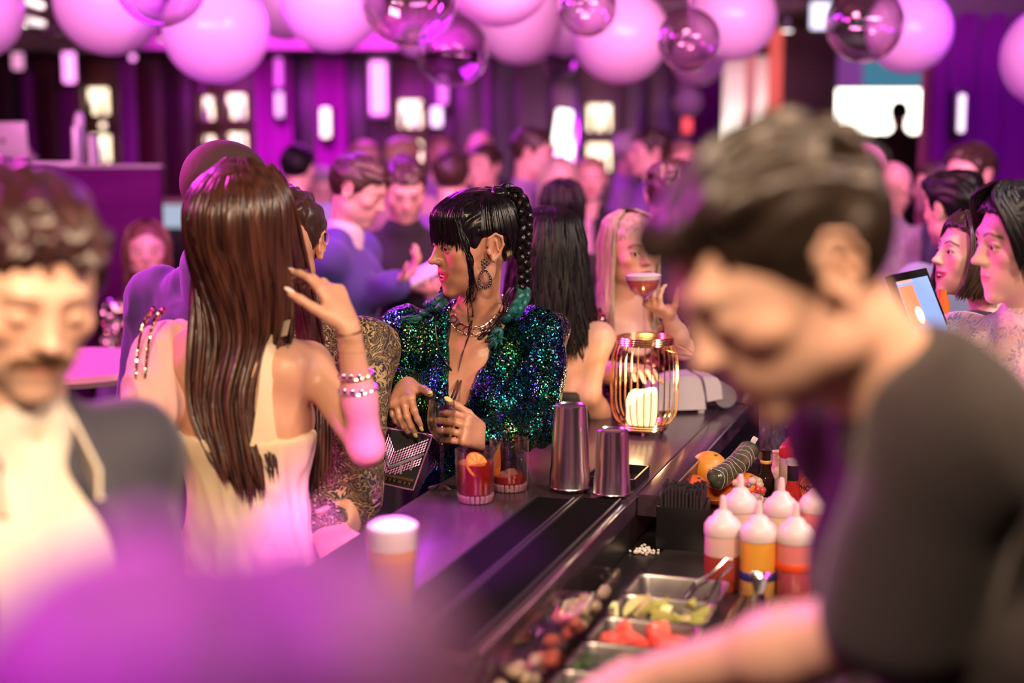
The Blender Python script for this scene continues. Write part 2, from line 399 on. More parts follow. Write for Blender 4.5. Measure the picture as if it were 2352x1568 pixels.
def head_prims(F, H, sex='f', smile=0., ears=True, nose=1., jaw=1., open_=0., closed=False):
    k = H.k; R = H.R
    def E(c, r, kk=.02, op='u', R2=None): F.ell(H(c), np.array(r)*k, R if R2 is None else R@R2, kk*k, op)
    def Cp(a, b, ra, rb=None, kk=.01, op='u', flat=None): F.cap(H(a), H(b), ra*k, (ra if rb is None else rb)*k, kk*k, op, flat)
    m = sex == 'm'
    E((0,.014,.030), (.074,.093,.084))
    E((0,-.030,.000), (.063,.058,.088), .03)
    E((0,-.034,-.062), (.050*jaw+(.004 if m else 0), .050, .046), .03)
    for x in (-1,1): E((x*.050*jaw,-.006,-.062), (.012,.022,.018), .03)       # jaw corner
    E((0,-.073,-.099), (.021 if m else .016,.014,.014), .022)
    for x in (-1,1): E((x*(.043),-.057,-.018+.006*smile), (.021,.020+.003*smile,.016), .02)
    Cp((-.030,-.080,.024), (.030,-.080,.024), .011 if m else .008, None, .018)
    for x in (-1,1):
        E((x*.031,-.098,.004), (.017,.017,.011), .012, 's')
        E((x*.031,-.0762,.002), (.0150,.0146,.0130), .004)
        if not closed: E((x*.0318,-.094,.0010), (.0120,.012,.0029), .0022, 's')
    # nose
    z0 = 1.0*nose
    Cp((0,-.086,.016), (0,-.085-.019*z0,-.022), .0058, .0072, .012)
    Cp((0,-.078,.012), (0,-.086-.004*z0,-.025), .010, .0125, .012)
    E((0,-.0875-.0205*z0,-.0255), (.0082,.0082,.0074), .006)
    for x in (-1,1):
        E((x*.0105,-.095-.006*(z0-1),-.029), (.0056,.0085,.0054), .006)
        E((x*.0058,-.0985,-.0335), (.0026,.004,.0024), .002, 's')
    # mouth: everything follows the curve of the dental arch
    wd = .0215+.0105*smile; up = .0095*smile
    E((0,-.062,-.060), (.029+.004*smile,.0265,.027), .02)
    if smile > .3:
        for x in (-1,1): E((x*.038,-.060,-.034), (.019,.016,.017), .018)
    def arc_(dz, dy, n=7, w_=1.): return [H((x, -.0885+dy+.017*(x/wd)**2*(wd/.029)**1.2, -.0608+up*(x/wd)**2+dz*(1-.75*(x/wd)**2))) for x in np.linspace(-wd*w_, wd*w_, n)]
    rr = lambda r, e_: [k*(r*(1-abs(q)**2.5)+e_) for q in np.linspace(-1, 1, 7)]
    F.chain(arc_(.0046+.0026*open_, .0008), rr(.0022,.0017), .004*k)
    F.chain(arc_(-.0048-.0062*open_, .0015), rr(.0029,.0017), .004*k)
    if open_ > 0: F.chain(arc_(-.0004, .0005, 7, .93), rr(.0040*open_,.0014), .001*k, op='s'); F.chain(arc_(-.0045, .0005, 7, .75), rr(.0032*open_,.0010), .001*k, op='s'); F.chain(arc_(-.002, .005, 7, .9), rr(.0050*open_,.0014), .001*k, op='s')
    else: F.chain(arc_(0, -.0045, 7, .95), [.0011*k]*7, .002*k, op='s')
    if ears:
        for x in (-1,1):
            R2 = roty(x*.16)@rotz(x*.35)
            E((x*.077,.012,-.004), (.008,.018,.031), .006, 'u', R2)
            E((x*.086,.008,-.002), (.006,.0115,.020), .004, 's', R2)
            # helix and lobe
            pts = [(x*.079,-.006,.004), (x*.084,-.003,.020), (x*.088,.012,.029), (x*.090,.026,.020), (x*.088,.029,.002), (x*.083,.020,-.018), (x*.080,.006,-.030)]
            F.chain([H(p) for p in pts], [.0032*k]*6+[.0055*k], .003*k)
            Cp((x*.080,-.006,-.008), (x*.082,-.004,-.014), .0045, None, .004)
            Cp((x*.085,.014,.012), (x*.086,.016,-.010), .0028, None, .003)

def head_mask(V, H, lips=1., brow=1., blush=.35, stub=0., beard=False, smile=0., open_=0., closed=False):
    p = H.inv(V); x, y, z = p.T; M = np.zeros((len(V), 4)); M[:,3] = 1
    fr = y < -.045
    wd = .0215+.0105*smile; up = .0095*smile
    zz = z-up*np.clip(np.abs(x)/wd, 0, 1.1)**2
    lip = np.clip(1.05-((x/(wd+.0005))**2+((zz+.0610+.0020*open_)/(.0080+.0050*open_))**2), 0, 1)*3
    M[:,0] = np.clip(lip, 0, 1)*fr*(y < -.07)*lips
    ax = np.abs(x); bz = .0245+.005*np.sin(np.clip((ax-.012)/.036, 0, 1)*PI)-.004*np.clip((ax-.035)/.015, 0, 1)
    b = .85*np.clip(1.5-np.abs(z-bz)/.0030, 0, 1)*(ax > .011)*(ax < .05)*fr
    M[:,1] = np.clip(b*brow, 0, 1)
    lash = np.clip(1.4-np.abs(((ax-.031)/.0135)**2+((z-.0025)/.0062)**2-1)/.5, 0, 1)*(z > .0005)*fr*(y > -.096)
    if closed: lash = np.clip(1.5-np.abs(z+.0045-.006*(np.abs(ax-.031)/.013)**2)/.0016, 0, 1)*(np.abs(ax-.031) < .015)*fr
    M[:,1] = np.maximum(M[:,1], lash*.75*brow)
    M[:,2] = np.clip(blush*np.exp(-((ax-.045)/.02)**2-((z+.025)/.02)**2), 0, 1)*fr
    if stub > 0:
        s_ = np.exp(-(np.minimum(z+.045, 0)/.0001)**2)
        M[:,1] = np.maximum(M[:,1], stub*((z < -.040) & (y < .0) & (z > -.125) & (lip < .3))*np.clip((.02-y)/.03, 0, 1))
    return M

def finger_dirs(a, n, c):
    """bend direction a towards palm normal n by angle c"""
    return a*math.cos(c)+n*math.sin(c)
def hand_prims(F, wrist, a, n, side, L=.18, curl=(.5,.6,.4), spread=.06, thumb=(.5,.4), fem=True, curls=None, k=.004):
    """a: direction wrist->knuckles, n: palm normal (the way the palm faces), side=+1 left hand. Returns finger tips"""
    a = unit(a); n = unit(n-np.dot(n, a)*a); th = -unit(np.cross(a, n))*side      # thumb side direction
    s = L/.18; w = np.array(wrist, float); r = (.0078 if fem else .0092)*s; nails = []
    pl = .085*s
    F.cap(w-a*.01*s, w+a*.03*s, .021*s, .024*s, .01, flat=(n, .72))
    for q in (-.028, -.010, .010, .028):
        F.cap(w+a*.015*s+th*q*.55*s, w+a*pl+th*q*s, .0145*s, .0115*s, .012, flat=(n, .85))
    F.ell(w+a*.035*s+th*.022*s+n*.008*s, (.016*s,)*3, None, .012)
    lens = [(.036,.022,.019), (.041,.026,.020), (.038,.025,.020), (.029,.019,.018)]
    for i, q in enumerate((.029, .0095, -.0105, -.029)):
        c = curls[i] if curls is not None else curl
        base = w+a*(pl-(.004 if i in (0,2) else (.010 if i == 3 else 0)))+th*q*s
        d0 = unit(a+th*(q*spread/.02))
        ang = 0; p = base; rr = [r*1.12, r*1.02, r*.95, r*.80]
        if i == 3: rr = [z*.88 for z in rr]
        for j in range(3):
            ang += c[j]; d = unit(finger_dirs(d0, n, ang)); p2 = p+d*lens[i][j]*s
            F.cap(p, p2, rr[j]*s/s, rr[j+1], k if j else .006); p = p2
        nn = unit(np.cross(np.cross(d, n), d)) if abs(np.dot(d, n)) < .98 else -a
        nails.append((p, d, -unit(nn if np.dot(nn, n) > 0 else nn), rr[3]))
    p = w+a*.022*s+th*.026*s+n*.006*s; d = unit(a*math.cos(.75)+th*math.sin(.75)+n*thumb[0]*.6)
    p2 = p+d*.040*s; F.cap(p, p2, .0125*s, .0100*s, .010)
    d2 = unit(d+n*thumb[1]+a*.35); p3 = p2+d2*.030*s; F.cap(p2, p3, .0100*s, .0090*s, .004)
    d3 = unit(d2+n*thumb[1]*.6+a*.1); p4 = p3+d3*.022*s; F.cap(p3, p4, .0092*s, .0072*s, .004)
    nails.append((p4, d3, unit(np.cross(d3, np.cross(n, d3)))*-1, .0085*s))
    return nails

HL = {  # hairline: z as a function of y, for short hair
 'short': [(-.12,.074),(-.075,.070),(-.055,.056),(-.035,.012),(-.012,-.012),(.004,.026),(.024,.020),(.036,-.030),(.07,-.052),(.12,-.055)],
 'bald':  [(-.12,.2),(0,.2),(.12,.2)],
}
def hair_short(H, h=.005, style='short', thick=.010, top=.018, rough=.006, seed=0, streak=1.):
    k = H.k
    ext = .15*k; F = Field(H.t-ext, H.t+ext, h*k)
    F.ell(H((0,.016,.032)), np.array((.0745,.094,.085))*k+thick*k, H.R, 0)
    F.ell(H((0,-.018,.045)), np.array((.066,.066,.062))*k+thick*k, H.R, .02*k)
    if top > 0:
        r = np.random.default_rng(seed)
        for i in range(int(14)):
            x = r.uniform(-.05,.05); y = r.uniform(-.075,.06); z = .095+.012*r.random()-(x*x+ (y-.01)**2*.8)*6
            F.ell(H((x, y, z)), np.array((.022,.028,.014))*k*r.uniform(.7,1.2)*(.5+top/.03), H.R, .015*k)
    V, Q = F.mesh(1)
    if not len(V): return V, Q
    # clip by hairline: project field instead
    hl = HL[style]; ys = [a for a, b in hl]; zs = [b for a, b in hl]
    X, Y, Z = np.meshgrid(*F.ax, indexing='ij'); p = H.inv(np.stack([X.ravel(), Y.ravel(), Z.ravel()], 1))
    lim = np.interp(p[:,1], ys, zs)+.004*np.sin(p[:,0]*260)
    d = ((lim-p[:,2])*k*.8).reshape(F.F.shape).astype(np.float32)
    F.F = np.maximum(F.F, d)
    V, Q = F.mesh(1); N = vnormals(V, Q); q = H.inv(V)
    V = V+N*(rough*k*wob(q, (90, 28, 60), seed)*np.clip((q[:,2]+.02)*12, .15, 1))[:, None]
    return V, Q

def strands(paths, r0, n=5, taper=.35, seed=0):
    """paths: (N,M,3) arrays -> tubes joined in one mesh; flattened locks"""
    N, M, _ = paths.shape
    T = np.zeros_like(paths); T[:,1:-1] = paths[:,2:]-paths[:,:-2]; T[:,0] = paths[:,1]-paths[:,0]; T[:,-1] = paths[:,-1]-paths[:,-2]
    T /= np.linalg.norm(T, axis=2, keepdims=True)+1e-12
    r = np.random.default_rng(seed); ref = r.normal(size=(N,1,3)); U = np.cross(T, np.broadcast_to(ref, T.shape)); U /= np.linalg.norm(U, axis=2, keepdims=True)+1e-9
    W = np.cross(T, U); t = np.linspace(0, 1, M); prof = np.minimum(1, .5+t*4)*np.where(t > 1-taper, np.sqrt(np.clip((1-t)/taper, 0, 1)), 1)+.03
    rad = np.broadcast_to(np.asarray(r0, float), (N,))[:, None]*prof[None]
    A = 2*PI*np.arange(n)/n
    V = paths[:,:,None,:]+rad[:,:,None,None]*(np.cos(A)[None,None,:,None]*U[:,:,None,:]+.55*np.sin(A)[None,None,:,None]*W[:,:,None,:])
    V = V.reshape(-1, 3)
    i = np.arange(N)[:,None,None]*M*n; j = np.arange(M-1)[None,:,None]*n; kk = np.arange(n)[None,None,:]; k2 = (kk+1) % n
    Q = np.stack([i+j+kk, i+j+k2, i+j+n+k2, i+j+n+kk], -1).reshape(-1, 4)
    return V, Q

def join(parts):
    parts = [p for p in parts if len(p[0])]
    V = []; Q = []; M = []; o = 0
    for p in parts:
        V.append(p[0]); Q.append(p[1]+o); o += len(p[0])
        if len(p) > 2: M.append(p[2])
    return (np.concatenate(V), np.concatenate(Q))+((np.concatenate(M),) if M else ())

class Person: pass
def skeleton(hp, yaw, H=None, sex='f', hyaw=None, hpitch=0., hroll=0., lean=0., side_lean=0., seated=False, k=None, hoff=(0,0,0), wide=1.):
    """hp: world position of the head centre. The body is scaled so that the feet reach the floor."""
    S = Person(); S.sex = sex; f = sex == 'f'; hp = np.array(hp, float)
    yw = math.radians(yaw); S.yaw = yw; ln = math.radians(lean); Rb = rotz(yw); Rt = Rb@rotx(ln)@roty(math.radians(side_lean))
    pel0 = .53
    up = np.array((0, -.012, .935-pel0))+np.array(hoff)
    hc = (Rt@up)
    if k is None: k = (hp[2])/((.53 if not seated else .30)+hc[2]) if H is None else H
    S.H = k; s = k/1.75; S.s = s
    pel = hp-hc*k; S.pel = pel
    T = lambda p: pel+Rt@(np.array(p, float)*k)
    B = lambda p: pel+Rb@(np.array(p, float)*k)
    S.T = T; S.B = B; S.Rt = Rt; S.Rb = Rb
    S.head = Frame(rotz(math.radians(yaw if hyaw is None else hyaw))@rotx(math.radians(hpitch))@roty(math.radians(hroll)), hp, s*(.97 if f else 1.0))
    S.neck = T((0,.008,.280)); S.chest = T((0,0,.185)); S.waist = T((0,0,.075))
    sw = (.084 if f else .100)*wide; S.sh = {'L': T((sw,.004,.272)), 'R': T((-sw,.004,.272))}
    S.hip = {'L': B((.050,0,-.02)), 'R': B((-.050,0,-.02))}
    if not seated:
        S.knee = {'L': B((.052,-.012,-.250)), 'R': B((-.052,-.006,-.250))}
        S.ank = {'L': B((.055,.012,-.485)), 'R': B((-.055,.014,-.485))}
    else:
        S.knee = {'L': B((.06,-.24,-.02)), 'R': B((-.06,-.24,-.02))}
        S.ank = {'L': B((.06,-.23,-.255)), 'R': B((-.06,-.23,-.255))}
    S.arm = {}; S.ua = .168*k; S.fa = .146*k
    S.base = np.array([pel[0], pel[1], 0.]); S.F = T
    return S
def arm(S, side, elbow=None, wrist=None, hand=None, palm=None, **hk):
    """give elbow / wrist as world points, or as torso-local offsets from the shoulder through S.la"""
    S.arm[side] = dict(e=np.array(elbow, float), w=np.array(wrist, float), a=unit(hand if hand is not None else np.array(wrist)-np.array(elbow)),
                       n=unit(palm) if palm is not None else unit(S.Rb@np.array((-.9 if side == 'L' else .9, .1, 0))), hk=hk)
def arm_local(S, side, eo, wo, hand=None, palm=None, **hk):
    x = 1 if side == 'L' else -1
    f = lambda v: S.Rb@(np.array((v[0]*x, v[1], v[2]), float))
    e = S.sh[side]+unit(f(eo))*S.ua; w_ = e+unit(f(wo))*S.fa
    arm(S, side, e, w_, None if hand is None else f(hand), None if palm is None else f(palm), **hk)
def arms_down(S, sides='LR'):
    for q in sides: arm_local(S, q, (.16,.05,-1), (.05,-.22,-1), None, (-1,0,0), curl=(.35,.4,.3))

def torso_prims(F, S, bust=1.):
    s = S.s; f = S.sex == 'f'; R = S.Rt
    F.ell(S.T((0,.0,.0)), np.array((.160,.110,.125) if not f else (.160,.108,.125))*s, S.Rb, .04)
    for x in (-1,1): F.ell(S.B((x*.045,.035,-.035)), np.array((.078,.075,.085))*s, S.Rb, .04)
    F.ell(S.waist, np.array((.136,.098,.15) if not f else (.112,.084,.15))*s, R, .04)
    F.ell(S.chest, np.array((.150,.106,.165) if not f else (.126,.092,.15))*s, R, .04)
    F.cap(S.T((.050,.006,.250)), S.T((-.050,.006,.250)), (.060 if not f else .050)*s, None, .04)
    for q in 'LR':
        F.ell(S.sh[q]-S.Rt@np.array((0,0,.004)), np.array((.052,.052,.055) if not f else (.040,.042,.044))*s, R, .03)
        F.cap(S.T((0,.012,.318)), S.sh[q]*.75+S.T((0,.012,.28))*.25, .028*s, .022*s, .035)
    if f and bust:
        for x in (-1,1): F.ell(S.T((x*.038,-.040,.190)), np.array((.052,.050,.055))*s*bust, R, .05)
    elif not f:
        for x in (-1,1): F.ell(S.T((x*.045,-.035,.215)), np.array((.070,.045,.055))*s, R, .04)
def neck_prims(F, S, r=1.):
    s = S.s*r; f = S.sex == 'f'; H = S.head
    F.cap(S.neck-S.Rt@np.array((0,0,.03)), H((0,.018,-.045)), (.060 if not f else .047)*s, (.054 if not f else .043)*s, .035)
def arm_prims(F, S, q, part='both', fat=1.):
    a = S.arm[q]; s = S.s*fat; f = S.sex == 'f'
    if part in ('both','upper'): F.cap(S.sh[q], a['e'], (.046 if not f else .037)*s, (.037 if not f else .030)*s, .02)
    if part in ('both','fore'):
        F.cap(a['e'], a['e']*.55+a['w']*.45, (.038 if not f else .031)*s, (.038 if not f else .031)*s, .02)
        F.cap(a['e']*.6+a['w']*.4, a['w'], (.037 if not f else .030)*s, (.026 if not f else .021)*s, .02)
def leg_prims(F, S, fat=1., foot=True):
    s = S.s*fat
    for q in 'LR':
        F.cap(S.hip[q], S.knee[q], .082*s, .055*s, .04); F.cap(S.knee[q], S.ank[q], .054*s, .036*s, .03)
        if foot:
            t = S.ank[q]+S.Rb@np.array((0,-.15*s,0)); t[2] = max(.035, S.ank[q][2]-.045*s); hb = S.ank[q]+S.Rb@np.array((0,.03*s,-.03*s))
            F.cap(hb, t, .036*s, .030*s, .03)

def body_bounds(S, pad=.12):
    pts = [S.head((0,0,.14)), S.head((0,0,-.1)), S.pel]+[S.sh[q] for q in 'LR']+[S.knee[q] for q in 'LR']+[S.ank[q] for q in 'LR']
    for q in S.arm: pts += [S.arm[q]['e'], S.arm[q]['w'], S.arm[q]['w']+S.arm[q]['a']*.17*S.s]
    pts = np.array(pts); return pts.min(0)-pad, pts.max(0)+pad

def build_body(S, name='body', h=.010, hh=.004, hand_h=None, skin=None, parent=None, mask={}, face={}, legs=True, bust=1., extra=None, neck_r=1., cut=None):
    """one continuous skin: coarse body, fine head and fine hands from the same primitives"""
    H = S.head; s = S.s
    def allp(F, nails=None):
        if legs: leg_prims(F, S)
        torso_prims(F, S, bust); neck_prims(F, S, neck_r)
        for q in S.arm: arm_prims(F, S, q)
        for q in S.arm:
            a = S.arm[q]; nl = hand_prims(F, a['w'], a['a'], a['n'], 1 if q == 'L' else -1, L=.180*s*(.94 if S.sex == 'f' else 1.04), fem=S.sex == 'f', **a['hk'])
            if nails is not None: nails[q] = nl
        head_prims(F, H, S.sex, **face)
        if extra: extra(F)
    lo, hi = body_bounds(S)
    if not legs: lo[2] = S.pel[2]-.15
    lo[2] = max(lo[2], 0.002)
    parts = []; boxes = []
    if hh < h:
        c = H((0,0,-.02)); e = .150*H.k; boxes.append((c-e, c+e+np.array((0,0,.0)), hh))
    if hand_h:
        for q in S.arm:
            a = S.arm[q]; c = a['w']+a['a']*.085*s; boxes.append((c-.115*s, c+.115*s, hand_h))
    nails = {}
    F = Field(lo, hi, h); allp(F, nails); V, Q = F.mesh(1)
    fc = V[Q].mean(1); kill = np.zeros(len(Q), bool)
    for b in boxes: kill |= ((fc > b[0]+h*.6) & (fc < b[1]-h*.6)).all(1)
    Q = Q[~kill]
    parts.append((V, Q))
    for b in boxes:
        G = Field(*b); allp(G); v, q = G.mesh(1)
        parts.append((v, q))
    if cut is not None: parts = [(v, q[cut(v[q].mean(1))]) for v, q in parts]
    V, Q = join(parts)
    used = np.zeros(len(V), bool); used[Q.ravel()] = True; mp = np.cumsum(used)-1; V = V[used]; Q = mp[Q]
    mk = {k_: v_ for k_, v_ in mask.items()}
    mk['closed'] = face.get('closed', False)
    mk.setdefault('smile', face.get('smile', 0)); mk.setdefault('open_', face.get('open_', 0))
    M = head_mask(V, H, **mk)
    o = meshobj(name, V, Q, skin, parent, masks=M)
    S.nails = nails
    return o
def nearhead(S, pad=.2): return lambda p: True

def eyes(S, parent, iris=(.12,.06,.03), gaze=(0,0)):
    H = S.head; w_ = mat('eye_white', (.75,.72,.70), .15); ir = mat('iris_%d' % int(iris[0]*100+iris[2]*1000), iris, .1); bl = mat('pupil', (.005,.005,.005), .08)
    for x in (-1,1):
        c = H((x*.031,-.0772,.0018)); d = H.R@unit((gaze[0], -1, gaze[1]))
        e = MB().sphere(c, .0120*H.k, 16, 12).obj('eye', w_, parent)
        R = np.array(Vector(d).to_track_quat('Z', 'Y').to_matrix())
        MB().lathe(c, [(.0058*H.k,.0104*H.k),(.0054*H.k,.0117*H.k),(.0026*H.k,.0122*H.k)], 16, R).obj('iris', ir, e)
        MB().lathe(c, [(.0028*H.k,.0120*H.k),(.0024*H.k,.0125*H.k),(0,.0126*H.k)], 12, R).obj('pupil', bl, e)

def cloth(S, name, m, parent, prims, infl=.012, h=.009, lo=None, hi=None, wr=.004, wf=(14,14,9), seed=1, cuts=(), k_mask=None):
    l, u = body_bounds(S, .15+infl); l[2] = max(l[2], .003)
    if lo is not None: l = np.maximum(l, lo)
    if hi is not None: u = np.minimum(u, hi)
    F = Field(l, u, h); F.infl = infl; prims(F); F.infl = 0
    for c in cuts: c(F)
    V, Q = F.mesh(1); N = vnormals(V, Q)
    if wr: 
        nz = wob(V-S.base, wf, seed); V = V+N*(wr*(1-np.abs(nz))*1.2-wr*.5)[:, None]
    return meshobj(name, V, Q, m, parent)

def std_top(S, F, sleeve=1., collar=True, long=0.):
    torso_prims(F, S)
    for q in S.arm:
        a = S.arm[q]
        if sleeve > .05:
            s = S.s; f = S.sex == 'f'; t = min(sleeve, .5)*2
            F.cap(S.sh[q], S.sh[q]*(1-t)+a['e']*t, (.048 if not f else .038)*s, (.044 if not f else .036)*s, .02)
            if sleeve > .5:
                t = (sleeve-.5)*2; F.cap(a['e'], a['e']*(1-t)+a['w']*t, (.044 if not f else .036)*s, (.034 if not f else .028)*s, .02)
    if collar: F.cap(S.neck, S.neck*.75+S.head((0,.018,-.045))*.25, (.058 if S.sex == 'm' else .046)*S.s, None, .02)
    if long: F.cap(S.pel, S.pel-np.array((0,0,long*S.s)), .15*S.s, .155*S.s, .05, flat=(S.Rb@np.array((0,1.,0)), .72))

def trousers(S, m, parent, name='trousers', h=.012, infl=.012):
    def pr(F):
        s = S.s
        F.ell(S.pel, np.array((.165,.115,.13))*s, S.Rb, .05)
        for x in (-1,1): F.ell(S.B((x*.045,.035,-.035)), np.array((.078,.075,.085))*s, S.Rb, .04)
        for q in 'LR': F.cap(S.hip[q], S.knee[q], .084*s, .062*s, .03); F.cap(S.knee[q], S.ank[q]*.97+S.knee[q]*.03, .060*s, .052*s, .03)
    lo = None; hi = np.array((99,99,S.waist[2]+.02))
    return cloth(S, name, m, parent, pr, infl, h, hi=hi, wr=.005, seed=3)
def shoes(S, m, parent, name='shoe', h=.009):
    s = S.s
    for q in 'LR':
        t = S.ank[q]+S.Rb@np.array((0,-.155*s,0)); t[2] = .038; hb = S.ank[q]+S.Rb@np.array((0,.035*s,0)); hb[2] = .045
        lo = np.minimum(t, hb)-.1; hi = np.maximum(t, hb)+.12; lo[2] = .0
        F = Field(lo, hi, h); F.cap(hb, t, .044*s, .040*s, .02); F.cap(hb, S.ank[q]+np.array((0,0,.03)), .042*s, .044*s, .03)
        V, Q = F.mesh(1); meshobj(name, V, Q, m, parent)
def skirt(S, m, parent, z0, r1, name='skirt', h=.012, top=None):
    def pr(F):
        F.ell(S.pel, np.array((.17,.118,.13))*S.s, S.Rb, .05)
        for x in (-1,1): F.ell(S.B((x*.045,.035,-.035)), np.array((.078,.075,.085))*S.s, S.Rb, .04)
        b = S.pel.copy(); b[2] = z0; F.cap(S.pel-np.array((0,0,.06)), b, .155*S.s, r1, .04, flat=(S.Rb@np.array((0,1.,0)), .75))
    return cloth(S, name, m, parent, pr, .012, h, hi=np.array((99,99,(S.waist[2]+.03) if top is None else top)), lo=np.array((-99,-99,z0)), wr=.006, wf=(22,22,5), seed=5)
# ---------------------------------------------------------------- setting
def struct(o): o['kind'] = 'structure'; return o
M_wall = mat('wall_dark', (.022,.011,.012), .4, noise=((3,3,.6), (.014,.007,.008), .002))
M_ceil = mat('ceiling_paint', (.16,.125,.10), .6, noise=((2,2,2), (.12,.10,.09), 0))
M_floor = mat('floor_dark', (.03,.022,.02), .3, noise=((2,14,2), (.05,.03,.022), .001))
M_black = mat('black_satin', (.012,.011,.012), .35)
M_wood = mat('stained_panel', (.10,.040,.022), .35, noise=((20,20,1.5), (.05,.020,.012), .001))
M_brass = mat('brass', (.85,.55,.22), .22, 1.)
M_chrome = mat('steel', (.78,.77,.76), .18, 1.)
M_curt = mat('purple_velvet', (.13,.004,.17), .8, sheen=.1)
M_curt.node_tree.nodes['Principled BSDF'].inputs['Specular IOR Level'].default_value = .1
M_curt2 = mat('purple_velvet_bright', (.34,.015,.30), .7, sheen=.1)
M_glow = mat('lamp_glow_cream', (.9,.85,.7), .4, emit=(1.,.82,.52), es=2.4)
M_glow2 = mat('lamp_glow_white', (.9,.9,.85), .4, emit=(1.,.93,.82), es=3.4)
M_pinkglow = mat('lamp_glow_pink', (.9,.4,.85), .4, emit=(1.,.30,.85), es=2.2)

struct(MB().box((-.5,7.6,-.05), (14,20.8,.1)).obj('floor', M_floor, smooth=False))
struct(MB().box((-.5,7.6,2.90), (14,20.8,.1)).obj('ceiling', M_ceil, smooth=False))
struct(MB().box((-6.55,7.6,1.425), (.1,20.8,2.85)).obj('wall_left', M_wall, smooth=False))
struct(MB().box((6.55,7.6,1.425), (.1,20.8,2.85)).obj('wall_right', M_wall, smooth=False))
struct(MB().box((-.5,-2.75,1.425), (14,.1,2.85)).obj('wall_rear', M_wall, smooth=False))
wb = struct(MB().box((-2.35,12.7,1.425), (8.3,.4,2.85)).obj('wall_back', M_wall, smooth=False))
struct(MB().box((4.2,16.6,1.425), (4.8,.1,2.85)).obj('wall_far', mat('far_wall', (.10,.08,.09), .6), smooth=False))
# bulkhead and ceiling beams
struct(MB().box((-2.35,11.6,2.67), (8.3,.5,.36)).obj('trim_1', M_ceil, smooth=False))
for i, (x, y, sx, sy) in enumerate([(2.9,10.5,.12,7.5),(4.3,10.5,.12,7.5),(2.6,11.2,4.0,.12),(2.6,14.0,4.0,.12)]):
    struct(MB().box((x,y,2.81), (sx,sy,.08)).obj('trim_%d' % (i+2), M_ceil, smooth=False))
struct(MB().box((3.9,8.5,2.66), (3.4,.25,.38)).obj('trim_6', mat('beam_dark', (.05,.04,.04), .5), smooth=False))

def wall_x(px, y=12.4): return P(px, 300, y)[0]
# vertical wall panels: px ranges, proud depth, material
M_plum = mat('plum_lacquer', (.036,.010,.018), .3)
M_pur = mat('purple_panel', (.20,.012,.20), .35)
M_marn = mat('maroon_panel', (.050,.012,.015), .3)
for (a, b, dp, mm) in [(-60,28,.10,M_plum),(34,58,.02,M_black),(60,80,.16,M_pur),(84,134,.10,M_marn),(137,183,.04,M_pur),(188,274,.02,M_wood),(278,314,.10,M_pur),(318,374,.12,M_marn),
        (377,436,.03,M_plum),(440,470,.08,M_marn),(472,583,.02,M_wood),(676,722,.05,M_black),(797,838,.10,M_black),(905,985,.02,M_wood),(990,1036,.10,M_pur),(1040,1108,.10,M_plum),
        (1110,1126,.18,M_pur),(1128,1178,.06,M_black),(1182,1266,.10,M_plum),(1270,1328,.16,mat('mirror_column', (.5,.45,.47), .12, 1.)),(1332,1432,.02,M_wood),(1436,1486,.08,M_plum),
        (1490,1548,.12,M_plum),(1550,1600,.16,M_pur),(1602,1660,.08,M_marn)]:
    x0, x1 = wall_x(a), wall_x(b)
    MB().box(((x0+x1)/2, 12.5-dp/2, 1.30), (x1-x0, dp, 2.45), bev=.008).obj('panel', mm, wb)

def fold_curtain(name, x0, x1, y, z0, z1, m, label=None, parent=None, n=None, amp=.05, angle=0.):
    w_ = x1-x0; nx = max(int(w_*46), 12); nz = 8
    n = n or w_/.16; X = np.linspace(0, w_, nx)
    V = []; rr = np.random.default_rng(int(abs(x0)*100))
    ph = rr.random()*6
    for j in range(nz+1):
        z = z0+(z1-z0)*j/nz
        yy = amp*(np.sin(X/w_*n*2*PI+ph)+.35*np.sin(X/w_*n*5.3*PI+1))*(1-.25*j/nz)
        V.append(np.stack([x0+X, y+yy, np.full(nx, z)], 1))
    for j in range(nz, -1, -1): V.append(V[j]+np.array((0,.012,0)))
    V = np.array(V); nr = len(V); V = V.reshape(-1, 3)
    Q = np.array([[j*nx+i, j*nx+i+1, ((j+1) % nr)*nx+i+1, ((j+1) % nr)*nx+i] for j in range(nr) for i in range(nx-1)])
    o = meshobj(name, V, Q, m, parent)
    if label: tag(o, label, 'curtain')
    return o
fold_curtain('curtain', wall_x(590), wall_x(674), 12.35, .02, 2.48, M_curt2, 'bright purple curtain on the back wall with glowing reflection slots before it')
fold_curtain('curtain', wall_x(724), wall_x(796), 12.35, .02, 2.48, M_curt2, 'purple curtain strip on the back wall between two black panels')
fold_curtain('curtain', P(2150,0,8.35)[0], 6.3, 8.35, .02, 2.5, M_curt, 'wide deep purple curtain hanging under the dark ceiling beam', amp=.045)
fold_curtain('curtain', wall_x(1602,12.2), wall_x(1655,12.2), 12.25, .02, 2.48, M_curt, 'narrow purple curtain beside the bright backlit panel', amp=.03)

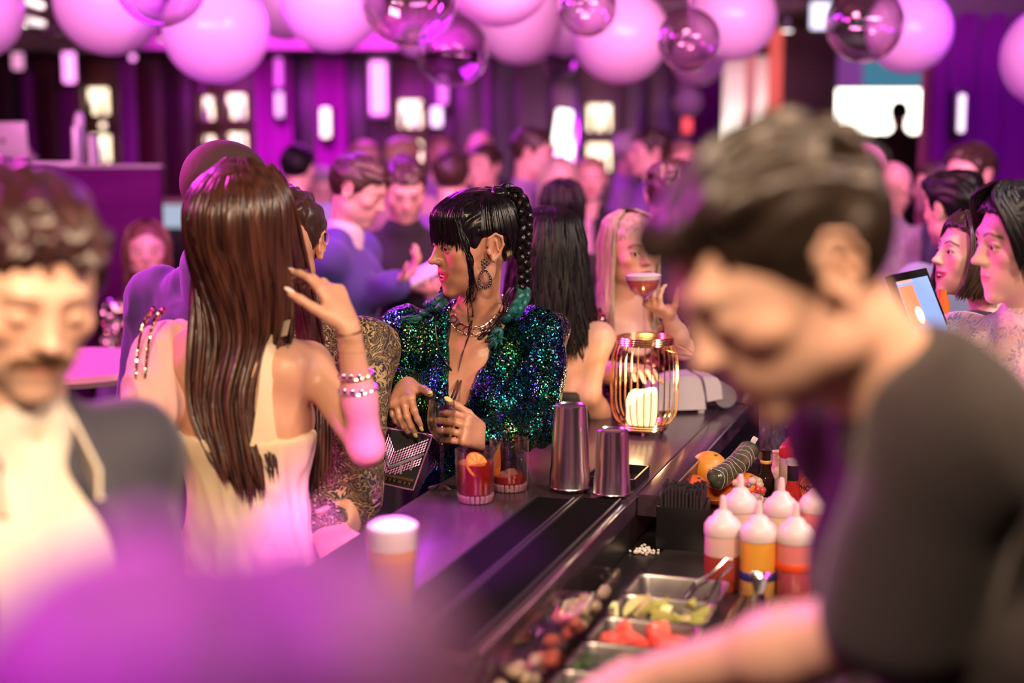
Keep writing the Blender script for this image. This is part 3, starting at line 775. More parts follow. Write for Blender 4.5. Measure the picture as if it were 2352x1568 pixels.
def bottle(name, label, base, h, r, glass, neck=.35, cap=None, group=None, liquid=None, fill=.6, nr=.32, parent=None, lab=None, cat='bottle', n=20):
    b = np.array(base, float); zs = h*(1-neck)
    t = thing(name, label, cat, b, group)
    prof = [(0,0),(r*.85,0),(r,.006),(r,zs*.93),(r*.93,zs),(r*.62,zs+h*neck*.22),(r*nr*1.1,zs+h*neck*.40),(r*nr,zs+h*neck*.6),(r*nr,h*.955),(r*nr*1.18,h*.957),(r*nr*1.18,h*.985),(r*nr*.9,h*.985),(0,h*.985)]
    MB().lathe(b, prof, n).obj('body', glass, t)
    if cap: MB().lathe(b, [(0,h*.93),(r*nr*1.35,h*.93),(r*nr*1.35,h*1.02),(r*nr*1.1,h*1.03),(0,h*1.03)], 16).obj('cap', cap, t)
    if lab: MB().lathe(b, [(r+.0012,h*.12),(r+.0012,zs*.82)], n, cap=False).obj('label', lab, t)
    return t

GB = [mat('amber_glass', (.35,.12,.03), .08), mat('green_glass', (.04,.12,.05), .08), mat('clear_bottle', (.6,.6,.62), .06), mat('dark_glass', (.02,.012,.01), .06)]
def niche(pxa, pxb, zlist, label, y=12.36, warm=M_glow, w=.17):
    x0, x1 = wall_x(pxa), wall_x(pxb); xc = (x0+x1)/2
    t = thing('display_niche', label, 'shelf', (xc, y, zlist[0][0]-.03))
    for (za, zb) in zlist:
        MB().box((xc, y+.02, (za+zb)/2), (w, .03, zb-za), bev=.012).obj('light_panel', warm, t)
        MB().box((xc, y-.03, za-.02), (w+.10, .14, .025)).obj('shelf', M_wood, t)
        for s_ in (-1,1): MB().box((xc+s_*(w/2+.035), y-.02, (za+zb)/2), (.02, .10, zb-za+.06)).obj('side_panel', M_wood, t)
        MB().box((xc, y-.02, zb+.03), (w+.10, .10, .02)).obj('top_panel', M_wood, t)
    return xc
def zpx(py, y): return P(0, py, y)[2]
bi = 0
for (a, b, zs, lab, w_) in [(188,274,[(310,372),(202,262)],'lit niche with two white shelves, nearest the booth',.17),
        (465,500,[(312,358),(222,274)],'slim amber niche with two small lights',.08),
        (520,572,[(306,352),(216,272)],'lit niche between the slim amber niche and the purple curtain',.15),
        (908,980,[(324,372),(230,292)],'lit niche above the crowd, right of the pink framed slot',.19),
        (1336,1416,[(330,392),(240,300)],'lit niche on the wall right of the mirror column',.20)]:
    zl = [(zpx(p1, 12.3), zpx(p0, 12.3)) for p0, p1 in zs]
    xc = niche(a, b, zl, lab, w=w_)
    for za, zb in zl:
        for dx in ((-.05,.045) if w_ > .1 else (0,)):
            bi += 1
            bottle('bottle', f"{['brown','green','clear','dark'][bi % 4]} liquor bottle in the {lab[:40].split(',')[0]}, {'upper' if za > zl[0][0] else 'lower'} shelf", (xc+dx, 12.30, za-.0075), .14+.02*(bi % 3), .022, GB[bi % 4], group='bottles in the wall niches', n=10)
# framed pink slot and wall lamps; curtain slots are reflections built as glowing parts
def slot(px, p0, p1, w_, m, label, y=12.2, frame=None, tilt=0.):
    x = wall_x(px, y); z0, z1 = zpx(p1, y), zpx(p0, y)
    t = thing('wall_lamp_or_reflection', label, 'lamp', (x, y, z0))
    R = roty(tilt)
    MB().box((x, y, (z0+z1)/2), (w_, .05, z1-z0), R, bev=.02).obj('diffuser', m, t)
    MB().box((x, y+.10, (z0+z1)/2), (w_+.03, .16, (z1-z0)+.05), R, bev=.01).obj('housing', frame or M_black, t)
slot(748,248,315,.075,M_glow,'cream glowing reflection slot on the purple curtain strip between black panels')
slot(643,212,268,.06,mat('dim_white', (.8,.7,.75), .4, emit=(.9,.75,.85), es=1.0),'grey-white glowing reflection slot on the bright purple curtain')
slot(643,132,200,.06,mat('dim_pink', (.8,.3,.8), .4, emit=(.8,.12,.75), es=.9),'pink glowing reflection slot above the grey-white one')
slot(870,142,262,.13,M_pinkglow,'tall pink wall lamp in a pale frame', frame=mat('pale_frame', (.45,.38,.42), .3))
slot(1003,246,290,.09,mat('soft_white', (.8,.7,.8), .4, emit=(1,.88,.92), es=1.6),'white wall lamp right of the lit niche above the crowd')
slot(1018,176,240,.08,mat('dim_pink2', (.8,.4,.8), .4, emit=(.9,.25,.75), es=.9),'faint pink lamp under the clear bubble balloons')
slot(1292,252,335,.13,M_glow2,'tilted bright white lamp on the mirror column', tilt=.14)
slot(165,112,190,.10,M_pinkglow,'pink wall lamp left of the first lit niche')
slot(48,118,160,.09,mat('dim_pink3', (.8,.4,.7), .4, emit=(1,.4,.7), es=.9),'small pink wall lamp beside the linear ceiling light')
slot(1578,270,306,.08,mat('red_glow', (.8,.1,.1), .4, emit=(1,.08,.1), es=1.3),'small red wall lamp below the pink balloons')
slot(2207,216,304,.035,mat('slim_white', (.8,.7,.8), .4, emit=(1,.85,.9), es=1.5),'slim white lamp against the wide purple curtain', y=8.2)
# small round accent lamps
for i, (px, py, y, c, lab) in enumerate([(958,243,12.1,M_glow,'round lamp at the top of the niche above the crowd'),(1393,250,12.1,M_glow2,'round lamp at the top of the right wall niche'),
      (1384,384,12.1,M_glow2,'lowest round lamp on the wall behind the laughing guest'),(236,288,12.1,M_glow,'tiny amber lamp between the two shelves nearest the booth'),
      (482,232,12.1,M_glow,'upper round amber lamp of the slim niche'),(482,352,12.1,M_glow,'lower round amber lamp of the slim niche'),(305,132,12.1,M_pinkglow,'tiny pink lamp on the left purple panel')]):
    c0 = P(px, py, y); t = thing('spot_lamp', lab, 'lamp', c0)
    MB().sphere(c0, .026, 12, 8).obj('bulb', c, t); MB().lathe(c0+np.array((0,.02,0)), [(.03,0),(.03,.30)], 12, rotx(-PI/2)).obj('holder', M_black, t)

# ceiling fittings
def downlight(px, py, y, z, label, r=.035, m=M_glow):
    c = P(px, py, y); t = thing('ceiling_spot', label, 'lamp', (c[0], y, z))
    L_ = max(z-c[2]-.02, .05)
    MB().lathe((c[0],y,c[2]), [(0,.0),(r,.0),(r,.01)], 14).obj('lens', m, t)
    MB().lathe((c[0],y,c[2]+.005), [(r*1.15,0),(r*1.15,.09),(r*.6,.11),(.008,.12),(.008,L_)], 14).obj('housing', M_black, t)
downlight(618,72,10.9,2.85,'small warm ceiling spot beside the third pink balloon')
downlight(706,98,10.9,2.85,'small warm ceiling spot under the purple-lit balloon')
downlight(375,92,10.9,2.85,'small warm ceiling spot below the big clear balloon', .03)
downlight(1773,55,10.0,2.85,'ceiling spot just right of the large pink balloon',.03,M_glow2)
downlight(1808,72,10.0,2.85,'ceiling spot near the dark pier, right of its neighbour',.035,M_glow2)
for (p0, p1, lab) in [((40,8),(75,22),'linear ceiling light nearest the frame top'),((40,50),(80,58),'lower linear ceiling light in the corner')]:
    a = P(*p0, 9); b = P(*p1, 9); z = a[2]
    t = thing('linear_light', lab, 'lamp', ((a[0]+b[0])/2, 9, z))
    MB().box(((a[0]+b[0])/2, 9, z), (.14,.30,.03)).obj('diffuser', M_glow2, t)
    MB().box(((a[0]+b[0])/2, 9, (z+.015+2.85)/2), (.10,.26,2.85-z-.015)).obj('housing', M_ceil, t)
# blank blue-white exit style light box
c = P(1886,36,10.5); t = thing('light_box', 'pale blue illuminated ceiling sign box beside the mirror balloon', 'sign', (c[0],10.5,c[2]-.1))
MB().box(c, (.15,.05,.19), bev=.015).obj('panel', mat('blue_white_glow', (.8,.85,.9), .4, emit=(.72,.82,1.), es=1.5), t)
MB().box(c+np.array((0,.05,.0)), (.17,.05,.21)).obj('case', M_black, t)
MB().box((c[0],10.53,(c[2]+.1+2.85)/2), (.02,.02,2.85-c[2]-.1)).obj('bracket', M_black, t)

# right side: dark pier, backlit panel, window to a bright room
x0, x1 = P(1800,0,13.2)[0], P(1932,0,13.2)[0]
struct(MB().box(((x0+x1)/2, 13.5, 1.425), (x1-x0, .5, 2.85), bev=.01).obj('wall_pier', mat('pier_brown', (.075,.050,.042), .5), smooth=False))
x0, x1 = P(1655,0,13.2)[0], P(1798,0,13.2)[0]; xm = (x0+x1)/2
t = thing('backlit_panel', 'tall backlit panel glowing white near its foot beside the dark pier', 'panel', (xm,13.3,.0))
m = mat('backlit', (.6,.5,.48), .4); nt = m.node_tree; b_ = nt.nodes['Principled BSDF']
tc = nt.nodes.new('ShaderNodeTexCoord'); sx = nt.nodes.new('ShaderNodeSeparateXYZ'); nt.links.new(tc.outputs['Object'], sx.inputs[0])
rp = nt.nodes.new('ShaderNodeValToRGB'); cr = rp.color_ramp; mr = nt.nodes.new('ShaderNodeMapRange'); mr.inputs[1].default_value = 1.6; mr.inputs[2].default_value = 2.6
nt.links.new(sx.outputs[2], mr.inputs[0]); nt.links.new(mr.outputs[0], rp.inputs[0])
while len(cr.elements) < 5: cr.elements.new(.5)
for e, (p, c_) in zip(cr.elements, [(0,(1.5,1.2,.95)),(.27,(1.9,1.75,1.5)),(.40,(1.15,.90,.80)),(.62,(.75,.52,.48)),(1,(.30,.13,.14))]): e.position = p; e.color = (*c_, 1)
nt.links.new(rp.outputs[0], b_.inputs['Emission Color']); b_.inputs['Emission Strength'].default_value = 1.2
MB().box((xm,13.3,1.3), (x1-x0-.04,.04,2.5), bev=.01).obj('glass', m, t)
for x in (x0+.01, x1-.01): MB().box((x,13.28,1.3), (.05,.08,2.55)).obj('frame', M_black, t)
xr = P(1785,0,13)[0]; MB().box((xr,13.0,2.25), (.12,.04,1.05)).obj('red_strip', mat('red_strip', (.6,.08,.07), .5, emit=(.9,.13,.10), es=.75), t)
MB().box((xr-.22,13.02,2.3), (.08,.04,.9)).obj('red_strip', mat('rosy_strip', (.6,.2,.2), .5, emit=(.7,.2,.2), es=.6), t)
wn = bpy.data.objects.new('window_1', None); C.objects.link(wn); wn['kind'] = 'structure'
x0, x1 = P(1926,0,16.3)[0], P(2130,0,16.3)[0]; z0, z1 = zpx(308,16.3), zpx(204,16.3)
wn.location = ((x0+x1)/2, 16.4, z0); wn['_b'] = [(x0+x1)/2, 16.4, z0]
MB().box(((x0+x1)/2,16.42,(z0+z1)/2), (x1-x0,.03,z1-z0)).obj('pane', mat('bright_room_glow', (.9,.9,.85), .5, emit=(1.,.93,.80), es=4.5), wn)
for (cx, cz, dx, dz) in [((x0+x1)/2,z1+.03,x1-x0+.1,.07),((x0+x1)/2,z0-.03,x1-x0+.1,.07),(x0-.03,(z0+z1)/2,.06,z1-z0),(x1+.03,(z0+z1)/2,.06,z1-z0)]:
    MB().box((cx,16.38,cz), (dx,.10,dz), bev=.01).obj('window_frame', mat('cream_frame', (.55,.48,.38), .5), wn)
# banner-like lit band above the window
zb0, zb1 = zpx(198,16.2), zpx(125,16.2)
t = thing('lit_band', 'teal and purple lit band on the wall above the bright window', 'panel', ((x0+x1)/2,16.3,zb0))
xs = x0+(x1-x0)*.30
MB().box(((x0+xs)/2,16.3,(zb0+zb1)/2), (xs-x0,.04,zb1-zb0)).obj('panel', mat('band_purple', (.2,.05,.25), .5, emit=(.22,.05,.28), es=.9), t)
MB().box(((xs+x1)/2,16.3,(zb0+zb1)/2), (x1-xs,.04,zb1-zb0)).obj('panel', mat('band_teal', (.05,.2,.3), .5, emit=(.06,.22,.33), es=.9), t)
# pinkish curtain edge strip
fold_curtain('curtain', P(2128,0,8.6)[0], P(2153,0,8.6)[0], 8.62, .02, 2.5, mat('rose_velvet', (.34,.09,.20), .7), 'narrow rose curtain edge beside the wide purple curtain', amp=.02, n=2)

# DJ booth, monitor frame, laptop
yb = 6.4; zt = zpx(386, yb); bx0, bx1 = P(-120,0,yb)[0], P(356,0,yb)[0]
mat('booth_front', (.095,.006,.095), .8, noise=((2,2,26), (.08,.004,.085), .001)).node_tree.nodes['Principled BSDF'].inputs['Specular IOR Level'].default_value = .05
t = thing('dj_booth', 'tall purple-lit booth with a flat front panel, left of the room', 'booth', ((bx0+bx1)/2, yb+.3, 0))
MB().box(((bx0+bx1)/2, yb, zt/2), (bx1-bx0, .05, zt), bev=.006).obj('front_panel', mat('booth_front', (.095,.006,.095), .7, noise=((2,2,26), (.08,.004,.085), .001)), t)
MB().box(((bx0+bx1-.16)/2, yb+.32, zt-.20), (bx1-bx0-.16, .6, .04)).obj('worktop', M_black, t)
for x in (bx0+.03, bx1-.18): MB().box((x, yb+.32, zt/2-.02), (.05,.6,zt-.04)).obj('side_panel', M_black, t)
MB().box(((bx0+bx1)/2, yb, zt+.008), (bx1-bx0+.02,.08,.016), bev=.004).obj('top_rail', mat('rail_grey', (.25,.20,.24), .4), t)
# speaker-stand like bright frame on the booth
a = P(150,380,yb+.25); b = P(190,290,yb+.25)
t = thing('monitor_stand', 'pink-lit angled metal stand on the booth worktop', 'stand', (a[0],yb+.25,zt-.18))
mm = mat('pale_metal', (.75,.70,.75), .35, .2)
MB().box((a[0]-.04, yb+.25, a[2]+.005), (.22,.14,.022), bev=.006).obj('shelf', mm, t)
MB().box((a[0]-.04, yb+.25, (zt-.18+a[2])/2), (.05,.05,a[2]-zt+.18)).obj('foot', mm, t)
MB().box((b[0]-.02, yb+.25, (a[2]+b[2])/2), (.02,.14,b[2]-a[2]), bev=.004).obj('upright', mm, t)
MB().sphere((b[0]-.015, yb+.25, b[2]+.02), (.024,.03,.05), 12, 8).obj('knob', mm, t)
MB().box((P(203,0,yb+.25)[0], yb+.25, (zt-.18+b[2])/2), (.016,.1,b[2]-zt+.10)).obj('upright', mm, t)
lc = P(24,318,yb+.2)
t = thing('laptop', 'open pale laptop seen from behind its lid on the booth', 'laptop', (lc[0],yb+.3,lc[2]-.08))
ml = mat('laptop_shell', (.62,.52,.62), .35, .1)
MB().box(lc+np.array((0,0,0)), (.155,.012,.150), rotx(.12), bev=.006).obj('lid', ml, t)
MB().lathe(lc+np.array((-.032,-.012,-.01)), [(0,0),(.011,0),(.011,.004),(0,.004)], 12, rotx(PI/2)).obj('logo', mat('logo_dark', (.03,.02,.05), .3), t)
MB().box((lc[0],yb+.28,lc[2]-.083), (.155,.12,.012), bev=.004).obj('keyboard', ml, t)
MB().box((lc[0],yb+.28,(lc[2]-.09+zt-.18)/2), (.08,.08,lc[2]-.09-zt+.18)).obj('riser', M_black, t)
# teal lit counter far behind
a = P(352,470,8.6); b = P(470,522,8.6)
t = thing('side_counter', 'distant counter with a teal-lit front behind the booth', 'counter', ((a[0]+b[0])/2,8.8,0))
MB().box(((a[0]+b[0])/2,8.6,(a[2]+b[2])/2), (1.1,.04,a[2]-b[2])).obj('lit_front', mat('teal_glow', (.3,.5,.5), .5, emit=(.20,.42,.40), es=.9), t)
MB().box(((a[0]+b[0])/2,8.85,a[2]+.015), (1.16,.56,.03), bev=.008).obj('worktop', mat('counter_top', (.30,.22,.16), .3), t)
MB().box(((a[0]+b[0])/2,8.66,b[2]/2), (1.08,.06,b[2])).obj('base', M_black, t)
# ---------------------------------------------------------------- the bar
BU = unit((.314,.949,0)); BV = unit((.949,-.314,0)); BO = np.array((0,2.7,0)); RB = np.stack([BU, BV, np.array((0,0,1.))], 1)
if np.linalg.det(RB) < 0: RB = np.stack([BU, BV, np.array((0,0,-1.))], 1)
RB = rotz(math.atan2(BU[1], BU[0]))        # local x along the bar, local -y towards the service side
def bp(s_, t_, z): return BO+BU*s_+BV*t_+np.array((0,0,z))
def bbox(mb, s0, s1, t0, t1, z0, z1, bev=.0): return mb.box(bp((s0+s1)/2, (t0+t1)/2, (z0+z1)/2), (s1-s0, t1-t0, z1-z0), RB, bev)
ZB = 1.06
M_bar = mat('bar_stone', (.060,.034,.050), .20, noise=((30,3,3), (.045,.026,.040), .0006))
M_barw = mat('bar_wood', (.035,.022,.02), .4)
t = thing('bar_counter', 'long dark glossy bar running away between guests and bartender', 'bar', bp(.4,.05,0))
bbox(MB(), -.85, 2.0, -.19, .215, ZB-.045, ZB, .004).obj('bar_top', M_bar, t)
bbox(MB(), .14, 2.0, .216, .272, ZB-.045, ZB, .004).obj('edge_board', M_bar, t)
bbox(MB(), -.80, 2.0, -.13, -.09, 0, ZB-.045).obj('front_panel', M_barw, t)
bbox(MB(), -.84, 2.0, .17, .214, .60, ZB-.045).obj('service_panel', M_black, t)
for s_ in (-.78, .3, 1.2, 1.95): bbox(MB(), s_-.02, s_+.02, -.09, .17, 0, ZB-.045).obj('leg_panel', M_barw, t)
MB().tube([bp(-.8,.218,ZB-.002), bp(.13,.218,ZB-.002)], .0025, 6).obj('metal_edge', M_chrome, t)
MB().tube([bp(.14,.274,ZB-.002), bp(1.98,.274,ZB-.002)], .0022, 6).obj('metal_edge', M_chrome, t)
# under-bar station
ZS = .965
st_ = thing('work_station', 'stainless bartender station below the bar top on the service side', 'station', bp(-.1,.5,0))
M_st = mat('brushed_steel', (.42,.40,.40), .32, 1., noise=((3,120,3), (.34,.32,.32), .0003))
bbox(MB(), -1.10, 1.3, .28, .74, ZS-.03, ZS, .004).obj('worktop', mat('station_top', (.06,.05,.05), .3, .5), st_)
bbox(MB(), -1.10, 1.3, .70, .735, .1, ZS-.03).obj('front_panel', M_black, st_)
for s_ in (-1.06, 0, 1.25): bbox(MB(), s_-.02, s_+.02, .30, .70, 0, ZS-.03).obj('leg', M_black, st_)
bbox(MB(), -1.10, 1.3, .216, .279, ZS-.03, ZS-.005).obj('rear_channel', M_black, st_)

# mats on the bar
for (t0, t1, s0, s1, lab) in [(.040,.117,-.80,.035,'long black rubber bar mat, the one nearer the cocktails'),(.123,.205,-.80,.055,'long black rubber bar mat along the service edge')]:
    o = thing('bar_mat', lab, 'mat', bp((s0+s1)/2,(t0+t1)/2,ZB), 'black rubber bar mats')
    mm = mat('rubber_black', (.0035,.003,.004), .85); mm.node_tree.nodes['Principled BSDF'].inputs['Specular IOR Level'].default_value = .12
    bbox(MB(), s0, s1, t0, t1, ZB, ZB+.006, .002).obj('sheet', mm, o)
    mb = MB(); bbox(mb, s0, s1, t0, t0+.003, ZB+.006, ZB+.010); bbox(mb, s0, s1, t1-.003, t1, ZB+.006, ZB+.010); mb.obj('rim', mat('rubber_edge', (.03,.026,.03), .45), o)
    mb = MB()
    for k in range(int((s1-s0)/.012)): bbox(mb, s0+.006+k*.012, s0+.010+k*.012, t0+.008, t1-.008, ZB+.006, ZB+.008)
    mb.obj('nubs', mm, o)['kind'] = 'stuff'
o = thing('bar_tray', 'small black tray edge behind the shorter steel shaker tin', 'tray', bp(.17,.165,ZB))
bbox(MB(), .165, .30, .10, .205, ZB, ZB+.004).obj('base', M_black, o)
for a_ in ((.165,.169,.10,.205),(.296,.30,.10,.205),(.165,.30,.10,.104),(.165,.30,.201,.205)): bbox(MB(), a_[0], a_[1], a_[2], a_[3], ZB+.004, ZB+.022).obj('side_wall', M_black, o)

# ---- glassware
def thin(name, tint, rough=.03, blend=.35):
    m = bpy.data.materials.new(name); m.use_nodes = True; nt = m.node_tree; MC[name] = m
    g = nt.nodes.new('ShaderNodeBsdfGlossy'); g.inputs['Roughness'].default_value = rough; g.inputs[0].default_value = (.95,.93,.95,1)
    t_ = nt.nodes.new('ShaderNodeBsdfTransparent'); t_.inputs[0].default_value = (*tint,1)
    lw = nt.nodes.new('ShaderNodeLayerWeight'); lw.inputs[0].default_value = blend; mx = nt.nodes.new('ShaderNodeMixShader')
    pw = nt.nodes.new('ShaderNodeMath'); pw.operation = 'POWER'; pw.inputs[1].default_value = 2.2; nt.links.new(lw.outputs['Facing'], pw.inputs[0]); ad_ = nt.nodes.new('ShaderNodeMath'); ad_.operation = 'MULTIPLY_ADD'; ad_.inputs[1].default_value = .75; ad_.inputs[2].default_value = .07; nt.links.new(pw.outputs[0], ad_.inputs[0]); nt.links.new(ad_.outputs[0], mx.inputs[0]); nt.links.new(t_.outputs[0], mx.inputs[1]); nt.links.new(g.outputs[0], mx.inputs[2]); nt.links.new(mx.outputs[0], nt.nodes['Material Output'].inputs[0])
    return m
M_glass = thin('clear_glass', (.97,.96,.97))
M_neg = mat('red_cocktail', (.34,.010,.005), .05, coat=.6)
M_org = mat('orange_peel', (.90,.26,.02), .45, noise=((300,300,300), (.80,.20,.02), .0004)); M_pith = mat('orange_flesh', (.95,.42,.06), .4)
M_ice = mat('ice', (.80,.30,.26), .06, trans=.6, ior=1.31)
def rocks(label, px, py, fill, h=.104, r=.040, ice=3, slice_=True):
    b = PZ(px, py, ZB); t = thing('rocks_glass', label, 'glass', b)
    MB().lathe(b, [(0,.0005),(r*.86,.0005),(r*.90,.004),(r*.92,.014),(r,h-.001),(r-.001,h),(r-.0022,h-.001),(r*.90-.002,.020),(r*.80,.016),(0,.015)], 40).obj('tumbler', M_glass, t)
    # cut facets around the foot
    mb = MB()
    for k in range(22):
        a_ = 2*PI*k/22; c_ = b+np.array((math.cos(a_)*r*.82, math.sin(a_)*r*.82, .0090)); mb.box(c_, (.006,.0080,.015), rotz(a_)@roty(.2), bev=.002)
    mb.obj('cut_foot', mat('crystal', (.38,.17,.22), .10, coat=.7), t)
    rr = r*.90-.0028
    liq = MB().lathe(b, [(0,.0165),(rr*.90,.0165),(rr,.021),(rr+(r-.0030-rr)*fill,h*fill),(0,h*fill)], 36).obj('drink', M_neg, t)
    R0 = random.Random(px)
    for k in range(ice):
        o = thing('ice_cube', 'clear ice cube in the ' + ('full' if slice_ else 'nearly empty') + ' red cocktail', 'ice', b+np.array((R0.uniform(-.012,.012), R0.uniform(-.012,.012), min(h*fill-.004-.02*(k//2), h*fill)-.0)), 'ice cubes in the cocktails')
        c_ = np.array(o.location); MB().box(c_, (.022,.022,.020), rotz(R0.random()*3)@rotx(R0.random()), bev=.004).obj('cube', M_ice, o)
    return b
g1 = rocks('rocks glass full of dark red cocktail, nearest the bar mat', 1092, 1150, .74, ice=0)
g2 = rocks('rocks glass with a little red drink and upright peel, behind the full one', 1170, 1124, .30, ice=2, slice_=False)
o = thing('orange_slice', 'orange wheel half sunk in the full red cocktail', 'garnish', g1+np.array((-.004,-.016,.055)))
R_ = rotz(.5)@rotx(1.0)@roty(.25); MB().lathe(g1+np.array((.004,-.014,.074)), [(0,-.003),(.026,-.003),(.028,0),(.026,.003),(0,.003)], 24, R_).obj('rind', M_org, o)
for q_ in range(8):
    a_ = q_*PI/4; c_ = np.array((.004,-.014,.074)); mb = MB(); pr_ = [R_@np.array((math.cos(a_+d_)*r_, math.sin(a_+d_)*r_, z_)) for z_ in (-.0036,.0036) for d_, r_ in ((.39,.004),(.12,.0235),(.39,.0242),(.66,.0235))]
    mb.add([g1+c_+v_ for v_ in pr_], [(0,1,2,3),(7,6,5,4),(0,4,5,1),(1,5,6,2),(2,6,7,3),(3,7,4,0)]).obj('segment', M_pith, o)
o = thing('orange_peel', 'strip of orange peel standing in the nearly empty glass', 'garnish', g2+np.array((-.028,0,.03)))
V_ = []; F_ = []
for k in range(13):
    q = k/12; w0 = .010+.008*math.sin(q*PI); c_ = g2+np.array((-.030+.012*q*q, -.008, .024+.075*q)); tx = np.array((math.cos(.5+q), math.sin(.5+q), 0))
    for dd in (0,.0018): V_ += [c_-tx*w0+np.array((0,dd,0)), c_+tx*w0+np.array((0,dd,0))]
for k in range(12):
    a_ = 4*k; F_ += [(a_,a_+1,a_+5,a_+4),(a_+2,a_+6,a_+7,a_+3),(a_,a_+4,a_+6,a_+2),(a_+1,a_+3,a_+7,a_+5)]
F_ += [(0,2,3,1),(48,49,51,50)]
MB().add(V_, F_).obj('peel', M_org, o)
# shaker tins, upside down
M_tin = mat('shaker_steel', (.72,.70,.69), .22, 1., aniso=.5)
def tin(label, px, py, rb, rt, h):
    b = PZ(px, py, ZB)+np.array((0,0,.010)); t = thing('shaker_tin', label, 'shaker', b)
    MB().lathe(b, [(rb-.0025,.0),(rb+.001,.0),(rb+.0015,.002),(rb+.0005,.004),(rb-.001,.035),(rb-.0025,.040),(rt+.0015,h-.010),(rt,h-.002),(rt-.004,h),(rt-.006,h-.003),(0,h-.0035)], 48).obj('tin', M_tin, t)
tin('taller upturned steel shaker tin on the bar mats', 1309, 1128, .0415, .0315, .168)
tin('shorter upturned steel shaker tin, right of the taller one', 1405, 1142, .0365, .0305, .128)
# beer
b = PZ(905, 1442, ZB); t = thing('beer_glass', 'tall glass of amber beer with thick pale foam in front', 'glass', b); r = .0375; h = .152
MB().lathe(b, [(0,0),(r*.80,0),(r*.84,.004),(r,h),(r-.002,h),(r*.84-.003,.012),(0,.011)], 32).obj('tumbler', M_glass, t)
MB().lathe(b, [(0,.0125),(r*.84-.0036,.0125),(r-.0034,h-.030),(0,h-.030)], 32).obj('beer', mat('beer', (.85,.36,.04), .1, sss=.3, sssr=.03), t)
MB().lathe(b, [(0,h-.0295),(r-.0034,h-.0295),(r-.0030,h+.001),(r*.7,h+.006),(0,h+.007)], 32).obj('foam', mat('foam', (.93,.84,.80), .8), t)

# ---- lantern
b = PZ(1479, 992, ZB); t = thing('candle_lantern', 'gold wire lantern with a slatted cage on the bar', 'lantern', b); LH = .232
M_gold = mat('gold_wire', (.93,.62,.33), .18, 1.)
def ring(r, z, tr=.0022): return [b+np.array((math.cos(a_)*r, math.sin(a_)*r, z)) for a_ in np.linspace(0, 2*PI, 40, endpoint=False)]
for z, r in [(LH,.067),(LH-.005,.0685),(LH-.010,.0685),(LH-.015,.067)]: MB().tube(ring(r, z), .0024, 6, closed=True).obj('top_ring', M_gold, t)
for z, r in [(.012,.056),(.018,.058),(.024,.059)]: MB().tube(ring(r, z), .0024, 6, closed=True).obj('bottom_ring', M_gold, t)
MB().lathe(b, [(0,.010),(.055,.010),(.055,.014),(0,.014)], 32).obj('base_plate', M_gold, t)
for k in range(3):
    a_ = 2*PI*k/3+.4; MB().lathe(b+np.array((math.cos(a_)*.05, math.sin(a_)*.05, 0)), [(.004,0),(.005,.010)], 10).obj('foot', M_gold, t)
prof = [(.058,.022),(.070,.034),(.078,.052),(.081,.075),(.081,LH-.075),(.079,LH-.050),(.074,LH-.032),(.068,LH-.016)]
zz = np.linspace(0, 1, 18); ps = np.array(prof); cc = np.interp(zz, np.linspace(0, 1, 8), ps[:,0]), np.interp(zz, np.linspace(0, 1, 8), ps[:,1])
me0 = None
for k in range(30):
    a_ = 2*PI*k/30
    if me0 is None:
        w0 = MB().tube([b+np.array((cc[0][i], 0, cc[1][i])) for i in range(18)], .0013, 5).obj('wire', M_gold, t); me0 = w0.data
        w0.rotation_euler[2] = 0
    else:
        o = bpy.data.objects.new('wire', me0); C.objects.link(o); o.parent = t; o.rotation_euler[2] = a_
hp_ = [b+np.array(q) for q in [(.004,-.066,LH-.012),(.03,-.078,LH-.018),(.075,-.080,LH-.030),(.115,-.06,LH-.040),(.130,0,LH-.045),(.110,.05,LH-.038),(.06,.072,LH-.02),(.0,.068,LH-.012)]]
MB().tube(hp_, .0017, 6).obj('handle', M_gold, t)
cb = b+np.array((-.006,0,.0145)); o = thing('candle', 'lit cream pillar candle with a slanted top inside the lantern', 'candle', cb)
n_ = 40; V_ = []; F_ = []
for j, (r_, zf) in enumerate([(.0,0),(.036,0),(.0375,.06),(.0375,.94),(.0355,1.0),(.031,.97),(.028,.80),(0,.76)]):
    for k in range(n_):
        a_ = 2*PI*k/n_; hh = .088-.030*max(0, -math.cos(a_-.3))**1.5+.004*math.sin(3*a_); V_.append(cb+np.array((math.cos(a_)*r_, math.sin(a_)*r_, hh*zf)))
for j in range(7):
    for k in range(n_): F_.append((j*n_+k, j*n_+(k+1) % n_, (j+1)*n_+(k+1) % n_, (j+1)*n_+k))
MB().add(V_, F_).obj('wax', mat('candle_wax', (.95,.80,.52), .5, emit=(1.,.62,.24), es=1.5), o)
MB().sphere(cb+np.array((.002,0,.080)), (.004,.004,.010), 10, 8).obj('flame', mat('flame', (1,.8,.4), .5, emit=(1,.75,.3), es=9), o)
lp = lamp('POINT', 'candle_light', tuple(cb+np.array((0,0,.115))), (0,0,0), (1,.6,.25), 1.0, .02)

